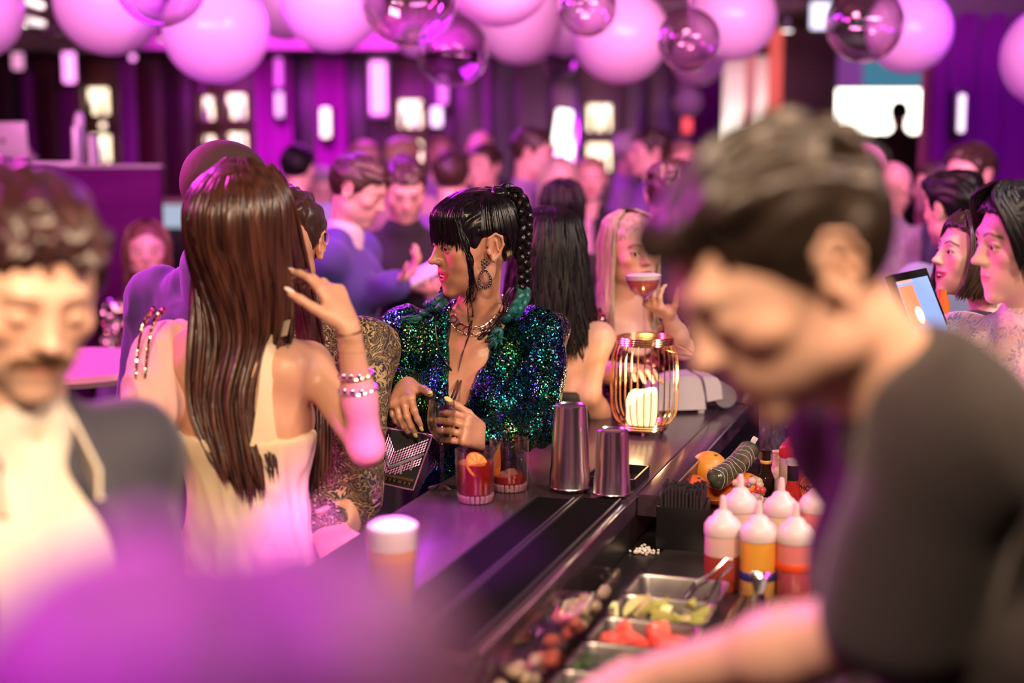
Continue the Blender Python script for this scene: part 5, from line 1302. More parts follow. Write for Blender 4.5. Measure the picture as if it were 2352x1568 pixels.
for a_ in [('pink-lit white balloon cut by the frame edge beside the linear ceiling light',-66,20,108,6.0),
    ('pink-lit white balloon left of the biggest mirror ball overlap, second from the corner',250,0,118,6.1),
    ('large low pink balloon hanging above the shaved head',495,70,116,5.9),
    ('half hidden pink balloon in the gap before the lilac-tinted one',655,10,78,7.4),
    ('lilac-tinted pink balloon above the blue suited guest',762,-2,116,6.1),
    ('shaded darker pink balloon at the very top above the braided hair',1146,-66,122,5.3),
    ('pink balloon just beneath the shaded one',1192,46,99,7.2),
    ('small pink balloon wedged behind the little mirror ball',1298,62,66,8.0),
    ('large low pink balloon behind the little mirror ball',1425,82,108,6.4),
    ('pink balloon left of the ceiling spots',1682,38,98,6.8),
    ('small pink balloon peeking out below a mirror balloon',1604,132,62,7.6),
    ('pink balloon tucked behind the right mirror balloon before the purple curtain',2088,70,92,6.6),
    ('pink balloon cut by the frame edge against the purple curtain',2422,130,110,6.0),
    ('tiny pink balloon low on the wall over the red lamp',1580,232,33,10.5),
    ('sliver of pink balloon between two clear bubbles',950,92,38,7.8)]:
    balloon(a_[0], *a_[1:], M_bal, 'white balloons lit pink')
for a_ in [('mirror balloon overlapping the second pink balloon at the top',368,-46,100,4.7,M_bub),
    ('dim mirror balloon near the linear ceiling light',112,12,64,6.6,M_bub),
    ('biggest clear mirror balloon above the blue suited guest',940,-6,108,4.6,M_bub),
    ('clear bubble balloon hanging lowest over the braided hair',1040,118,80,5.6,M_bub),
    ('little dark mirror ball in front of the big low pink balloon',1348,16,66,4.9,M_bub2),
    ('faint small bubble balloon peeping under the pink cluster',1286,136,42,8.2,M_bub),
    ('mirror balloon with a bright vertical streak over the tall brown head',1582,92,70,5.3,M_bub2),
    ('mirror balloon beside the blue-white sign box',1986,54,84,5.2,M_bub2)]:
    balloon(a_[0], *a_[1:5], a_[5], 'mirror and bubble balloons')
# ---------------------------------------------------------------- guests
SK_fair = skin_mat('skin_fair', (.78,.50,.38)); SK_pale = skin_mat('skin_pale', (.84,.60,.50)); SK_tan = skin_mat('skin_tan', (.62,.34,.22))
SK_bg = skin_mat('skin_background', (.78,.50,.40), sss=0.)
HB = hair_mat('hair_brown', (.060,.030,.018), (.025,.012,.008)); HK = hair_mat('hair_black', (.010,.008,.010), (.004,.003,.004), .42)
HF = hair_mat('hair_fair', (.42,.28,.16), (.26,.16,.09)); HBl = hair_mat('hair_blonde', (.62,.50,.38), (.40,.29,.20)); HG = hair_mat('hair_grey', (.42,.38,.36), (.28,.25,.24))
def clothm(name, c, rough=.85): return mat(name, c, rough, sheen=.15)
M_trou = clothm('trousers_black', (.018,.017,.022)); M_shoe = mat('shoe_black', (.012,.011,.012), .3)

def hair_long(S, m, parent, length=.30, back=.0, front=False, width=1., h=.006, seed=1, part=0., n=120, face_open=.055, r=.0055, wave=.0, name='hair'):
    """shell over the skull flowing into a curtain of locks behind the shoulders"""
    H = S.head; k = H.k; R0 = np.random.default_rng(seed)
    lo = H.t-np.array((.17,.17,.2))*k; hi = H.t+.17*k; lo[2] = H.t[2]-length*k*.80
    F = Field(lo, hi, h)
    F.ell(H((0,.018,.034)), np.array((.086,.104,.092))*k, H.R, 0)
    F.ell(H((0,-.012,.048)), np.array((.076,.080,.070))*k, H.R, .02*k)
    sp = S.Rb
    dn = lambda x, y, z: H.t+H.R@np.array((x*k, y*k, 0))+np.array((0,0,z*k))
    for x in (-1,0,1):
        F.cap(H((x*.050,.030,.0)), dn(x*.052*width,.055+back*.5,-length*.45), .052*k, .045*k, .03*k)
        F.cap(dn(x*.052*width,.055+back*.5,-length*.45), dn(x*.050*width,.060+back,-length*.72), .045*k, .030*k, .03*k, flat=(H.R@np.array((0,1.,0)), .7))
    # open the face
    F.ell(H((0,-.100,-.030)), np.array((face_open,.085,.100))*k, H.R, .012*k, 's')
    F.ell(H((0,-.06,-.14)), np.array((.07,.09,.12))*k, H.R, .02*k, 's')
    V, Q = F.mesh(1); N = vnormals(V, Q); q = H.inv(V)
    V = V+N*(.0035*k*wob(q, (130,130,9), seed)-.010*k)[:, None]
    o = meshobj(name, V, Q, m, parent)
    # locks from the crown down
    N_ = n; M_ = 22; P_ = np.zeros((N_, M_, 3)); th = R0.uniform(-2.05, 2.05, N_)    # 0 = back
    for i in range(N_):
        a = th[i]; top = np.array((math.sin(a)*.020, .02+math.cos(a)*.02, .128))
        L_ = length*R0.uniform(.86,1.06); tt = np.linspace(0, 1, M_)
        x = math.sin(a); y = math.cos(a)
        rx = .090*min(width,1.2)**.6; ry = .108; side = np.interp(tt, [0,.12,.28,1], [.25,.80,1,.92*width]); zz = np.interp(tt, [0,.12,.28,1], [.126,.100,.03,-L_])
        px_ = x*rx*side*(1+.02*math.sin(i)); py_ = .018+y*ry*side
        py_ = py_+np.clip(tt-.3, 0, 1)*(back+.01)
        wv = wave*np.sin(tt*12+i*.7+R0.random())*tt; w2 = .0035*np.sin(tt*7+i*1.3)
        base_l = np.stack([px_+wv+w2, py_+wv*.6, np.zeros(M_)], 1)*k
        wpt = H.t+base_l@H.R.T; 
        loc = np.stack([px_+wv+w2, py_+wv*.6, np.maximum(zz, .0)], 1)*k
        wpt = H.t+loc@H.R.T; wpt[:,2] += np.minimum(zz, 0)*k
        P_[i] = wpt
    if front is False:
        keep = np.abs(th) < 1.9; P_ = P_[keep]
    V, Q = strands(P_, r*k*R0.uniform(.6,1.3,len(P_)), 5, .3, seed)
    meshobj('hair_locks', V, Q, m, parent)
    return o

def guest(label, px, py, y, yaw, sex='m', hair=None, hm=None, top=None, skin=None, hyaw=None, pitch=0., roll=0., lean=0., seated=False, sleeve=1., arms='down', k=None, bottom=None,
          hh=.0055, h=.011, face={}, face_on=True, longhair=None, hairtop=.018, group=None, cloth_infl=.014, extra=None, wr=.005, collar=True, brow=1., name='person'):
    S = skeleton(P(px, py, y), yaw, sex=sex, hyaw=hyaw, hpitch=pitch, hroll=roll, lean=lean, seated=seated, H=k)
    root = thing(name, label, 'person', S.base, group)
    if arms == 'down': arms_down(S)
    elif arms == 'drink': arms_down(S, 'L'); arm_local(S, 'R', (.15,-.25,-1), (-.35,-1,.55), (-.2,-.8,.5), (-1,0,0), curl=(.9,1.0,.6))
    elif arms == 'fold':
        for q in 'LR': arm_local(S, q, (.15,-.30,-1), (-.45,-1,.12), (-.5,-.8,0), (-.3,.2,-.8), curl=(.4,.5,.3))
    elif callable(arms): arms(S)
    build_body(S, h=h, hh=hh, skin=skin or SK_bg, parent=root, face=face, mask=dict(brow=brow, lips=1. if sex == 'f' else .4))
    if face_on: eyes(S, root)
    if longhair: hair_long(S, hm, root, **longhair)
    elif hair:
        V, Q = hair_short(S.head, hh, style=hair, top=hairtop, seed=int(px)); 
        if len(V): meshobj('hair', V, Q, hm, root)
    cloth(S, 'shirt' if sex == 'm' else 'top', top, root, lambda F: std_top(S, F, sleeve=sleeve, collar=collar, long=.10), cloth_infl, h, lo=np.array((-99,-99,S.pel[2]-.10*S.s)), wr=wr, seed=int(px))
    if extra: extra(S, root)
    trousers(S, bottom or M_trou, root); shoes(S, M_shoe, root)
    S.root = root; return S

G = guest
c_lil = clothm('shirt_lilac', (.40,.26,.50)); c_navy = clothm('shirt_navy', (.030,.028,.075)); c_blk = clothm('shirt_black', (.012,.011,.016)); c_grey = clothm('shirt_grey', (.30,.27,.30)); c_wht = clothm('shirt_white', (.72,.66,.70)); c_pink = clothm('shirt_pink', (.66,.36,.44))
c_pur = clothm('shirt_purple', (.20,.08,.34)); c_pale = clothm('shirt_pale_blue', (.34,.38,.62))

# far row
G('guest with black hair in a pale blue shirt, back turned, before the black wall panel', 685,388, 7.2, 165, 'm', 'short', HK, c_pale, face_on=False, pitch=5)
G('grey haired guest in warm light between the black haired one and the blue suit', 738,432, 7.8, 20, 'm', 'short', HG, c_wht, pitch=20)
G('light haired guest half hidden behind the dark head of the blue suit', 838,372, 8.4, 40, 'm', 'short', HF, c_grey, hairtop=.01)
G('tall fair haired guest behind the man looking down at his phone', 925,372, 7.6, 150, 'm', 'short', HF, c_pink, face_on=False, hairtop=.03)
G('guest with a pink lit face under the pale wall lamp', 1012,352, 9.8, 15, 'm', 'short', HF, c_lil, hairtop=.01)
G('bald guest standing directly behind the man with a dark fringe', 1104,346, 9.0, -10, 'm', 'bald', HB, c_blk, brow=.6)
G('guest with a dark fringe and navy shirt in front of the bald guest', 1112,384, 7.6, -35, 'm', 'short', HB, c_navy, hairtop=.02)
G('guest seen from behind with short hair and a purple shirt, above the braided hair', 1037,408, 6.4, 175, 'm', 'short', HB, c_pur, face_on=False, hairtop=.008)
G('man in a lilac shirt turned to the right, under the clear bubbles', 1222,352, 7.4, 80, 'm', 'short', HB, c_lil, pitch=10, hairtop=.022)
G('blonde woman with wavy hair between the lilac shirt and the laughing guest', 1283,415, 6.9, 25, 'f', None, HBl, c_pink, longhair=dict(length=.26, front=True, n=70, seed=4, h=.009))
G('laughing woman in a dark scoop neck top below the round wall lamp', 1358,412, 7.4, -5, 'f', 'short', HF, c_blk, face=dict(smile=1., open_=1.), hairtop=0, collar=False)
G('pale guest facing right beneath the small purple strip', 1450,352, 8.6, 85, 'm', 'short', HG, c_lil, hairtop=.005)
G('man with swept up brown hair facing left at the edge of the crowd', 1493,352, 7.7, -80, 'm', 'short', HB, c_pur, hairtop=.03)
G('pink lit guest just above the tall brown haired head', 1566,378, 7.8, 10, 'm', 'short', HF, c_pink)
G('woman with dark hair seen from behind, in front of the laughing guest', 1292,480, 5.2, 178, 'f', None, HK, c_blk, face_on=False, longhair=dict(length=.22, n=70, seed=9, h=.009))
G('tall guest with thick brown hair seen from behind, over the blonde drinker', 1542,450, 4.7, 170, 'm', 'short', HB, c_blk, face_on=False, hairtop=.03)
# right of the bartender
G('man in a dark tee silhouetted against the bright window', 2065,262, 13.4, 175, 'm', 'short', HK, clothm('tee_olive', (.05,.045,.03)), face_on=False, hairtop=.004, sleeve=.4, k=1.80, skin=SK_bg)
G('guest with a shaved pale head facing right, beside the bartender hair', 1985,388, 6.6, 80, 'm', 'bald', HF, c_wht, pitch=8)
G('guest with a flushed shaved head in a grey print shirt', 2052,430, 6.2, 130, 'm', 'bald', HG, print_mat('grey_print', (.30,.28,.30), [(.45,.42,.46)], 30), sleeve=.45)
G('guest with short tousled fair hair behind the curly dark head', 2228,402, 5.6, -60, 'm', 'short', HB, c_navy, hairtop=.02, pitch=5)
G('guest with a round mop of dark hair, between the shirt and the smiling woman', 2190,482, 4.4, -150, 'm', 'short', HK, c_pale, face_on=False, hairtop=.045, pitch=5)
G('blurred guest behind the dark mop of hair', 2150,432, 6.4, -100, 'm', 'short', HB, c_pur)
# DJ side
def djarms(S): arms_down(S)
G('bald person leaning over the booth behind the laptop', 42,378, 7.15, 15, 'm', 'bald', HF, c_lil, pitch=40, lean=18, face_on=False, k=1.70)
SEQ_pale = sequin_mat('sequins_rose', [(.75,.45,.50),(.90,.65,.62),(.95,.80,.70)], 90., .5, .25)
S = G('seated woman in a glittering rose sequin top, below the teal counter', 338,578, 5.9, 12, 'f', None, hair_mat('hair_auburn', (.22,.09,.06), (.12,.05,.03)), SEQ_pale, seated=True, arms='fold', longhair=dict(length=.28, front=True, n=80, seed=6, h=.008, wave=.012))
def stool(label, S, r=.18):
    b = S.base; z = S.pel[2]-.13*S.s; t = thing('bar_stool', label, 'stool', b)
    MB().lathe(b, [(0,z-.05),(r,z-.05),(r+.01,z-.02),(r,z),(0,z)], 24).obj('seat', mat('stool_seat', (.05,.03,.04), .5), t)
    MB().lathe(b, [(0,0),(.20,0),(.20,.012),(.03,.02),(.02,.05),(.02,z-.05),(0,z-.05)], 24).obj('pedestal', M_chrome, t)
stool('stool under the seated woman in rose sequins', S)
G('seated guest with short dark hair in front of the rose sequin top', 350,706, 5.0, 170, 'f', 'short', HB, c_pur, face_on=False, seated=True, k=None, hairtop=.01)
# small round table edge by the seated guests
b = P(225,838,3.9); t = thing('side_table', 'round table with a pale pink lit edge beside the purple shirt', 'table', (b[0]-.12,3.95,0))
MB().lathe((b[0]-.12,3.95,0), [(0,b[2]-.03),(.30,b[2]-.03),(.31,b[2]-.015),(.30,b[2]),(0,b[2])], 36).obj('top', mat('table_pale', (.62,.40,.40), .3), t)
MB().lathe((b[0]-.12,3.95,0), [(0,0),(.22,0),(.22,.012),(.03,.02),(.025,b[2]-.03)], 24).obj('pedestal', M_black, t)

# man in the blue suit
def a_suit(S):
    arms_down(S, 'L'); w_ = P(905,655,4.70); e = P(800,690,4.85)
    arm(S, 'R', e, w_, unit(P(960,610,4.7)-w_), (-.3,-.2,1), curl=(.5,.5,.3))
M_suit = clothm('suit_blue', (.085,.060,.34))
def suit_extra(S, root):
    def lap_(F):
        F.cap(S.neck, S.neck*.6+S.head((0,.018,-.045))*.4, .056*S.s, None, .02)
    cloth(S, 'shirt_collar', c_wht, root, lap_, .012, .009, wr=0)
S = G('man in a bright blue suit looking down to the right', 822,437, 4.85, 78, 'm', 'short', HB, M_suit, pitch=24, lean=6, arms=a_suit, extra=suit_extra, hh=.005, h=.009, cloth_infl=.020, collar=False, bottom=M_suit, hairtop=.012, face_on=True)
# man in black with the phone
def a_ph(S):
    w_ = P(945,672,5.12); e = P(868,700,5.35); arm(S, 'R', e, w_, unit(P(985,640,4.85)-w_), (.2,.3,1), curl=(.7,.8,.4))
    w2 = P(1010,690,5.15); e2 = P(1060,690,5.4); arm(S, 'L', e2, w2, unit(P(975,665,4.8)-w2), (-.2,.3,1), curl=(.7,.8,.4))
S = G('man in a black shirt with a receding fringe looking down at his phone', 930,432, 5.40, 10, 'm', 'short', HB, c_blk, pitch=30, lean=5, arms=a_ph, hh=.005, h=.009, hairtop=.012, face=dict(smile=.5))
c = P(985,622,4.78); o = MB().box(c, (.16,.078,.009), rotz(.25)@roty(-.45)@rotx(.5), bev=.004).obj('phone', mat('phone_pale', (.6,.62,.7), .2)); tag(o, 'pale phone held by the man in the black shirt', 'phone')
# ---------------------------------------------------------------- main figures
from mathutils.bvhtree import BVHTree
def bvh(o):
    me = o.data; off = np.array(o.matrix_world.translation) if o.parent is None else np.array(o['_b'])
    off = np.array(o.parent['_b'])+np.array(o.location)
    return BVHTree.FromPolygons([tuple(np.array(v.co)+off) for v in me.vertices], [list(p.vertices) for p in me.polygons])
def hit(px, py, off=.003, tree=None, y=None):
    d = P(px, py, 3.)-np.array((0,0,CAMZ)); r = (tree or TB).ray_cast(Vector((0,0,CAMZ)), Vector(unit(d)))
    if r[0] is None: return P(px, py, y or 3.05)
    return np.array(r[0])+np.array(r[1])*off if np.dot(np.array(r[1]), d) < 0 else np.array(r[0])-np.array(r[1])*off

def nails(S, m, parent, sides='LR'):
    for q in sides:
        for (p, d, up, r) in S.nails[q]:
            up = unit(up-d*np.dot(up, d)); sx = np.cross(d, up); R_ = np.stack([sx, d, up], 1)
            MB().sphere(np.array(p)+up*r*.72+d*r*.55, (r*.78, r*1.35, r*.34), 12, 8, R_).obj('fingernail', m, parent)
SK_warmb = skin_mat('skin_sunny', (.62,.36,.24))
M_nailw = mat('nail_pale', (.85,.62,.55), .25); M_naily = mat('nail_yellow', (.80,.78,.22), .2, coat=.6)

# ---- C: man with shaved head behind the woman in white
def a_c(S): arms_down(S)
S = G('man with a shaved head and loose purple shirt behind the long haired woman', 522,455, 3.10, 150, 'm', None, HB, clothm('shirt_violet', (.10,.045,.26)), hyaw=150, pitch=4, hh=.004, h=.008, face_on=False, cloth_infl=.022, wr=.012, collar=False, skin=SK_fair)
V, Q = hair_short(S.head, .0045, thick=.0075, top=0, rough=.0008, seed=2); meshobj('hair', V, Q, mat('stubble_hair', (.075,.035,.040), .8), S.root)
def col(F): F.cap(S.neck+np.array((0,0,.0)), S.neck*.62+S.head((0,.018,-.045))*.38, .068*S.s, .074*S.s, .01)
def colcut(F): F.cap(S.neck*.8+S.head((0,.018,-.045))*.2, S.neck*.3+S.head((0,.018,-.045))*.7, .062*S.s, .074*S.s, .004, 's')
cloth(S, 'shirt_collar', MC['shirt_violet'], S.root, col, .012, .005, wr=.001, cuts=[colcut])

# ---- patterned jacket man talking with the woman in white (hidden behind her)
def a_p(S):
    e = P(812,1000,2.80); w_ = P(822,1155,2.72); arm(S, 'L', e, w_, unit(P(800,1225,2.66)-w_), (-1,.2,0), curl=(.7,.8,.5))
    e = P(700,1100,2.85); w_ = P(745,1215,2.64); arm(S, 'R', e, w_, unit(P(785,1262,2.52)-w_), (.2,.1,-1), curl=(.3,.3,.2))
M_pais = print_mat('paisley', (.02,.017,.016), [(.30,.20,.09),(.16,.10,.05),(.42,.30,.15)], 26, warp=.5)
S = G('guest in a black and gold paisley jacket mostly hidden behind the woman in cream', 655,560, 2.95, -12, 'm', 'short', HB, M_pais, arms=a_p, hh=.005, h=.008, sleeve=.97, cloth_infl=.018, skin=SK_tan)

# ---- B: woman in the cream dress, back to the camera
S = skeleton(P(562,512,2.62), 168, sex='f', hyaw=163, hpitch=-2, side_lean=0, wide=1.06)
S.sh['R'] = P(712,835,2.62); S.sh['L'] = P(352,815,2.66)
root = thing('person', 'woman with very long straight brown hair in a cream dress, back to the camera', 'person', S.base); S.root = root
arm(S, 'R', P(842,1030,2.50), P(800,752,2.46), unit(P(748,640,2.50)-P(800,752,2.46)), (-.75,.5,-.3), curls=[(.25,.35,.2),(.45,.5,.3),(.5,.6,.4),(.55,.7,.4)], spread=.10, thumb=(.3,.2))
arm(S, 'L', P(338,1040,2.50), P(395,1240,2.36), None, (1,0,0), curl=(.4,.5,.3))
bodyB = build_body(S, h=.008, hh=.004, hand_h=.0035, skin=SK_warmb, parent=root, bust=.8); TBB = bvh(bodyB)
nails(S, M_nailw, root, 'R')
M_cream = clothm('dress_cream', (.74,.62,.42)); 
def dress(F):
    s = S.s
    F.ell(S.T((0,.0,.0)), np.array((.160,.110,.125))*s, S.Rb, .04)
    for x in (-1,1): F.ell(S.B((x*.045,.035,-.035)), np.array((.082,.080,.09))*s, S.Rb, .04)
    F.ell(S.waist, np.array((.112,.084,.15))*s, S.Rt, .04); F.ell(S.chest, np.array((.126,.092,.15))*s, S.Rt, .04)
    b = S.pel.copy(); b[2] = .55; F.cap(S.pel-np.array((0,0,.05)), b, .150*s, .155*s, .05, flat=(S.Rb@np.array((0,1.,0)), .78))
zback = P(0,985,2.72)[2]
def dcut(F):
    F.plane((0,0,zback+.02), (0,0,1)) 
o = cloth(S, 'dress', M_cream, root, dress, .010, .007, cuts=[dcut], wr=.007, wf=(26,26,12), seed=8, lo=np.array((-99,-99,.42)))
def dress_side(px, py): return P(px, py, 2.6)
# straps: raised side panel and shoulder strap following the back
def onback(x, z, off=.012):
    """point on the back surface in torso coordinates"""
    c = S.chest; s = S.s; yy = .092*s*math.sqrt(max(.05, 1-(x/(.126*s))**2))
    v = S.Rt@np.array((x, yy+off, 0)); return np.array((c[0]+v[0], c[1]+v[1], z))
def strap(pts, wd, m, name, th=.003):
    V_ = []; F_ = []
    for i, (p, wv) in enumerate(zip(pts, wd)):
        t_ = unit(pts[min(i+1,len(pts)-1)]-pts[max(i-1,0)]); nrm = unit(p-np.array((S.chest[0]*.5+S.neck[0]*.5, S.chest[1]*.5+S.neck[1]*.5, p[2]))); sd = unit(np.cross(t_, nrm))
        for a_, b_2 in ((-1,0),(1,0),(1,1),(-1,1)): V_.append(p+sd*wv*a_+nrm*th*b_2)
    n_ = len(pts)
    for i in range(n_-1):
        for k in range(4): F_.append((4*i+k, 4*i+(k+1) % 4, 4*i+4+(k+1) % 4, 4*i+4+k))
    F_ += [(0,1,2,3),(4*n_-1,4*n_-2,4*n_-3,4*n_-4)]
    return MB().add(V_, F_).obj(name, m, root)
sr = S.sh['R']; sl = S.sh['L']
def curve(ps, n=14):
    ps = np.array(ps); q = np.linspace(0, len(ps)-1, n); i = np.minimum(q.astype(int), len(ps)-2); f = (q-i)[:, None]
    p0 = ps[np.maximum(i-1, 0)]; p1 = ps[i]; p2 = ps[i+1]; p3 = ps[np.minimum(i+2, len(ps)-1)]
    return .5*((2*p1)+(-p0+p2)*f+(2*p0-5*p1+4*p2-p3)*f**2+(-p0+3*p1-3*p2+p3)*f**3)
pts = curve([hit(x_, y_, .006, TBB, 2.5) for x_, y_ in ((606,1020),(606,940),(612,870),(622,810),(638,765),(660,752))]); strap(list(pts), [.028,.022,.018,.015,.013,.013,.014,.014,.014,.014,.014,.014,.014,.014], M_cream, 'shoulder_strap')
# ---- hair: long straight curtain to the waist
M_long = hair_mat('hair_long_brown', (.085,.030,.018), (.030,.010,.008), .34, (70,70,2.2), .003)
R0 = np.random.default_rng(21); H = S.head; k = H.k
def curtain_pt(u, tt, jit):
    """u in -1..1 across; tt 0..1 along a lock; world point"""
    a = u*1.95
    top = H((math.sin(a)*.028, .005+math.cos(a)*.02, .122))
    mid = H((math.sin(a)*.090, .014+math.cos(a)*.106, .045)); ear = H((math.sin(a)*.092, .020+math.cos(a)*.110, -.03))
    # lower targets in the picture plane: the curtain narrows towards the waist
    lx = np.interp(u, [-1,1], [438,668]); bx = np.interp(u, [-1,1], [492,640]); by = 1150-abs(u-.15)*70
    sh_ = P(lx, 760, 2.52+.05*abs(u)+jit); lo_ = P(bx, by, 2.46+.04*abs(u)+jit)
    m2 = P(np.interp(u, [-1,1], [436,622]), 930, 2.49+.05*abs(u)+jit)
    return np.array([top, mid, ear, sh_, m2, lo_])
# camera sees her back: person's right is at screen right, so u runs along +x of the screen
P_ = []
for i in range(520):
    u = R0.uniform(-1, 1); jit = R0.uniform(-.0, .055); cp = curtain_pt(-u if False else u, 0, jit)
    a = -u*1.75
    cp[0] = H((math.sin(a)*.024, .010+math.cos(a)*.02, .124)); cp[1] = H((math.sin(a)*.088, .016+math.cos(a)*.104, .060)); cp[2] = H((math.sin(a)*.093, .022+math.cos(a)*.110, -.030))
    cp[5] = cp[4]+(cp[5]-cp[4])*R0.uniform(.72, 1.06)
    c_ = curve(cp, 26); w_ = R0.normal(size=3)*.004; tt = np.linspace(0, 1, 26); c_ = c_+np.sin(tt*R0.uniform(3,7)+R0.random()*6)[:, None]*w_*tt[:, None]*1.6
    P_.append(c_)
V, Q = strands(np.array(P_), R0.uniform(.0045,.0085,520), 5, .30, 3); meshobj('hair', V, Q, M_long, root)
F = Field(H.t-np.array((.16,.16,.2)), H.t+.16, .006); F.ell(H((0,.018,.032)), np.array((.083,.102,.091))*k, H.R, 0); F.cap(H((0,.04,0)), H((0,.05,-.10)), .07*k, .05*k, .03)
F.ell(H((0,-.10,-.03)), np.array((.058,.08,.10))*k, H.R, .01, 's'); V, Q = F.mesh(1); meshobj('scalp_hair', V, Q, M_long, root)
# front locks hanging at the right of her waist
P_ = []
for i in range(90):
    u = R0.random(); c0 = H((-.085,-.01,.02)); cp = np.array([H((-.05,-.02,.10)), c0, P(700+25*u,800,2.74), P(705+35*u,980,2.70), P(688+50*u,1140-40*R0.random(),2.68)])
    c_ = curve(cp, 22)+R0.normal(size=3)*.006; P_.append(c_)
V, Q = strands(np.array(P_), R0.uniform(.004,.008,90), 5, .3, 5); meshobj('hair_locks', V, Q, M_long, root)
# left shoulder: pale sheer drape with sequin trim
M_rose = clothm('drape_rose', (.80,.48,.46)); M_trim = sequin_mat('sequin_trim', [(.45,.10,.08),(.85,.45,.30),(.9,.7,.6)], 260., .5, .3)
def drape(F):
    F.cap(sl+np.array((.02,0,.0)), (sl+S.arm['L']['e'])/2, .052, .050, .03); F.cap(sl+np.array((.05,.02,.01)), (sl+S.arm['L']['e'])/2+np.array((.03,.03,0)), .045, .045, .03)
zc = P(0,905,2.6)[2]
cloth(S, 'drape_sleeve', M_rose, root, drape, .006, .005, wr=.006, wf=(50,50,6), lo=np.array((-99,-99,zc-.10)))
for dx in (0, 22): 
    pts = curve([P(358+dx,708,2.60), P(334+dx,742,2.575), P(320+dx,800,2.56), P(314+dx,870,2.555)]); strap(list(pts), [.006]*14, M_trim, 'sequin_trim', .004)
# bracelets
def bangle(c, axis, r, th, m, parent, name='bracelet', n=28):
    R_ = np.array(Vector(unit(axis)).to_track_quat('Z','Y').to_matrix()); MB().tube([np.array(c)+R_@np.array((math.cos(a_)*r, math.sin(a_)*r, 0)) for a_ in np.linspace(0, 2*PI, n, endpoint=False)], th, 6, closed=True).obj(name, m, parent)
ar = S.arm['R']; ax = ar['w']-ar['e']
for f_, r_, th_, m_ in [(.97,.0225,.0025,mat('cord_brown', (.12,.05,.03), .6)),(.62,.031,.0016,M_gold),(.50,.034,.0016,M_chrome)]:
    bangle(ar['e']+ax*f_, ax, r_, th_, m_, root)
for f_, r_ in [(.62,.032),(.50,.035)]:
    c = ar['e']+ax*f_
    for q in (-.55,-.15,.3): MB().sphere(c+np.array((q*r_, -r_*math.cos(q), 0)), (.0045,.003,.0065), 8, 6).obj('bead', M_chrome, root)
p_, d_, u_, r_ = S.nails['R'][1]; bangle(p_-d_*.030, d_, .0092, .0014, M_gold, root, 'ring', 16)

# ---- A: moustached man, front left
S = skeleton(P(56,662,1.62), 40, sex='m', hyaw=36, hpitch=20, hroll=3, lean=3, wide=.90)
S.sh['L'] = S.sh['L']*.84+S.neck*.16
root = thing('person', 'moustached man in a white shirt and dark navy jacket looking down, front left', 'person', S.base); S.root = root
arm_local(S, 'L', (.10,.15,-1), (-.2,-.7,-.7), None, (-1,0,0), curl=(.4,.4,.3)); arm_local(S, 'R', (.25,.1,-1), (0,-.5,-.8), None, (-1,0,0))
build_body(S, h=.009, hh=.0035, skin=SK_fair, parent=root, face=dict(closed=True), mask=dict(brow=.9, stub=.10, lips=.45))
V, Q = hair_short(S.head, .004, thick=.016, top=.045, rough=.010, seed=5); meshobj('hair', V, Q, hair_mat('hair_chestnut', (.050,.014,.016), (.018,.006,.008), .4, (60,60,60)), root)
P_ = []; R0 = np.random.default_rng(2); H = S.head
for i in range(260):
    x = R0.uniform(-1, 1); y0 = -.0920+.014*abs(x)**2; a0 = H((x*.028, y0, -.0440+R0.uniform(-.004,.003))); a1 = H((x*.040, y0-.003+abs(x)*.004, -.0555-.009*abs(x)))
    P_.append(np.array([a0+(a1-a0)*q+H.d((0,-.0025,0))*math.sin(q*PI) for q in np.linspace(0, 1, 6)]))
V, Q = strands(np.array(P_), .0017, 4, .5, 1); meshobj('moustache', V, Q, mat('moustache_brown', (.15,.070,.03), .7), root)
M_wshirt = clothm('shirt_cream_white', (.60,.54,.47)); M_navy = clothm('jacket_navy', (.022,.022,.040), .75)
def vcut(F): 
    a_ = S.neck+S.Rb@np.array((0,-.10,.04)); b_2 = S.T((0,-.062,.250)); F.cap(a_, b_2, .046, .010, .01, 's')
cloth(S, 'shirt', M_wshirt, root, lambda F: std_top(S, F, sleeve=.3, collar=True, long=.1), .009, .008, cuts=[vcut], wr=.008, wf=(24,24,5), lo=np.array((-99,-99,S.pel[2]-.15)))
for x in (-1,1):   # collar wings
    a_ = S.neck+S.Rb@np.array((x*.050,-.045,.060)); b_2 = S.T((x*.026,-.052,.262)); mid = S.T((x*.036,-.048,.282))
    nx = S.Rb@np.array((x*.9,-.5,.1)); V_ = [a_, S.neck+S.Rb@np.array((x*.066,.02,.055)), S.T((x*.044,-.034,.262))+nx*.012, b_2+nx*.012, mid]
    V2 = [v-nx*.004 for v in V_]; MB().add(V_+V2, [(0,1,2,3,4),(9,8,7,6,5)]+[(i,5+i,5+(i+1) % 5,(i+1) % 5) for i in range(5)]).obj('collar', M_wshirt, root)
def jacket(F): std_top(S, F, sleeve=.97, collar=False, long=.16)
def jcut(F):
    n = S.Rb@np.array((0,-1.,0))
    a_ = S.T((-.005,-.10,.33)); b_2 = S.pel+S.Rb@np.array((-.02,-.17,-.25)); F.cap(a_, b_2, .085, .070, .01, 's', flat=(S.Rb@np.array((0,1.,0)), 1.6))
cloth(S, 'jacket', M_navy, root, jacket, .020, .008, cuts=[jcut], wr=.008, wf=(12,12,7), lo=np.array((-99,-99,S.pel[2]-.22)))
trousers(S, M_trou, root); shoes(S, M_shoe, root)

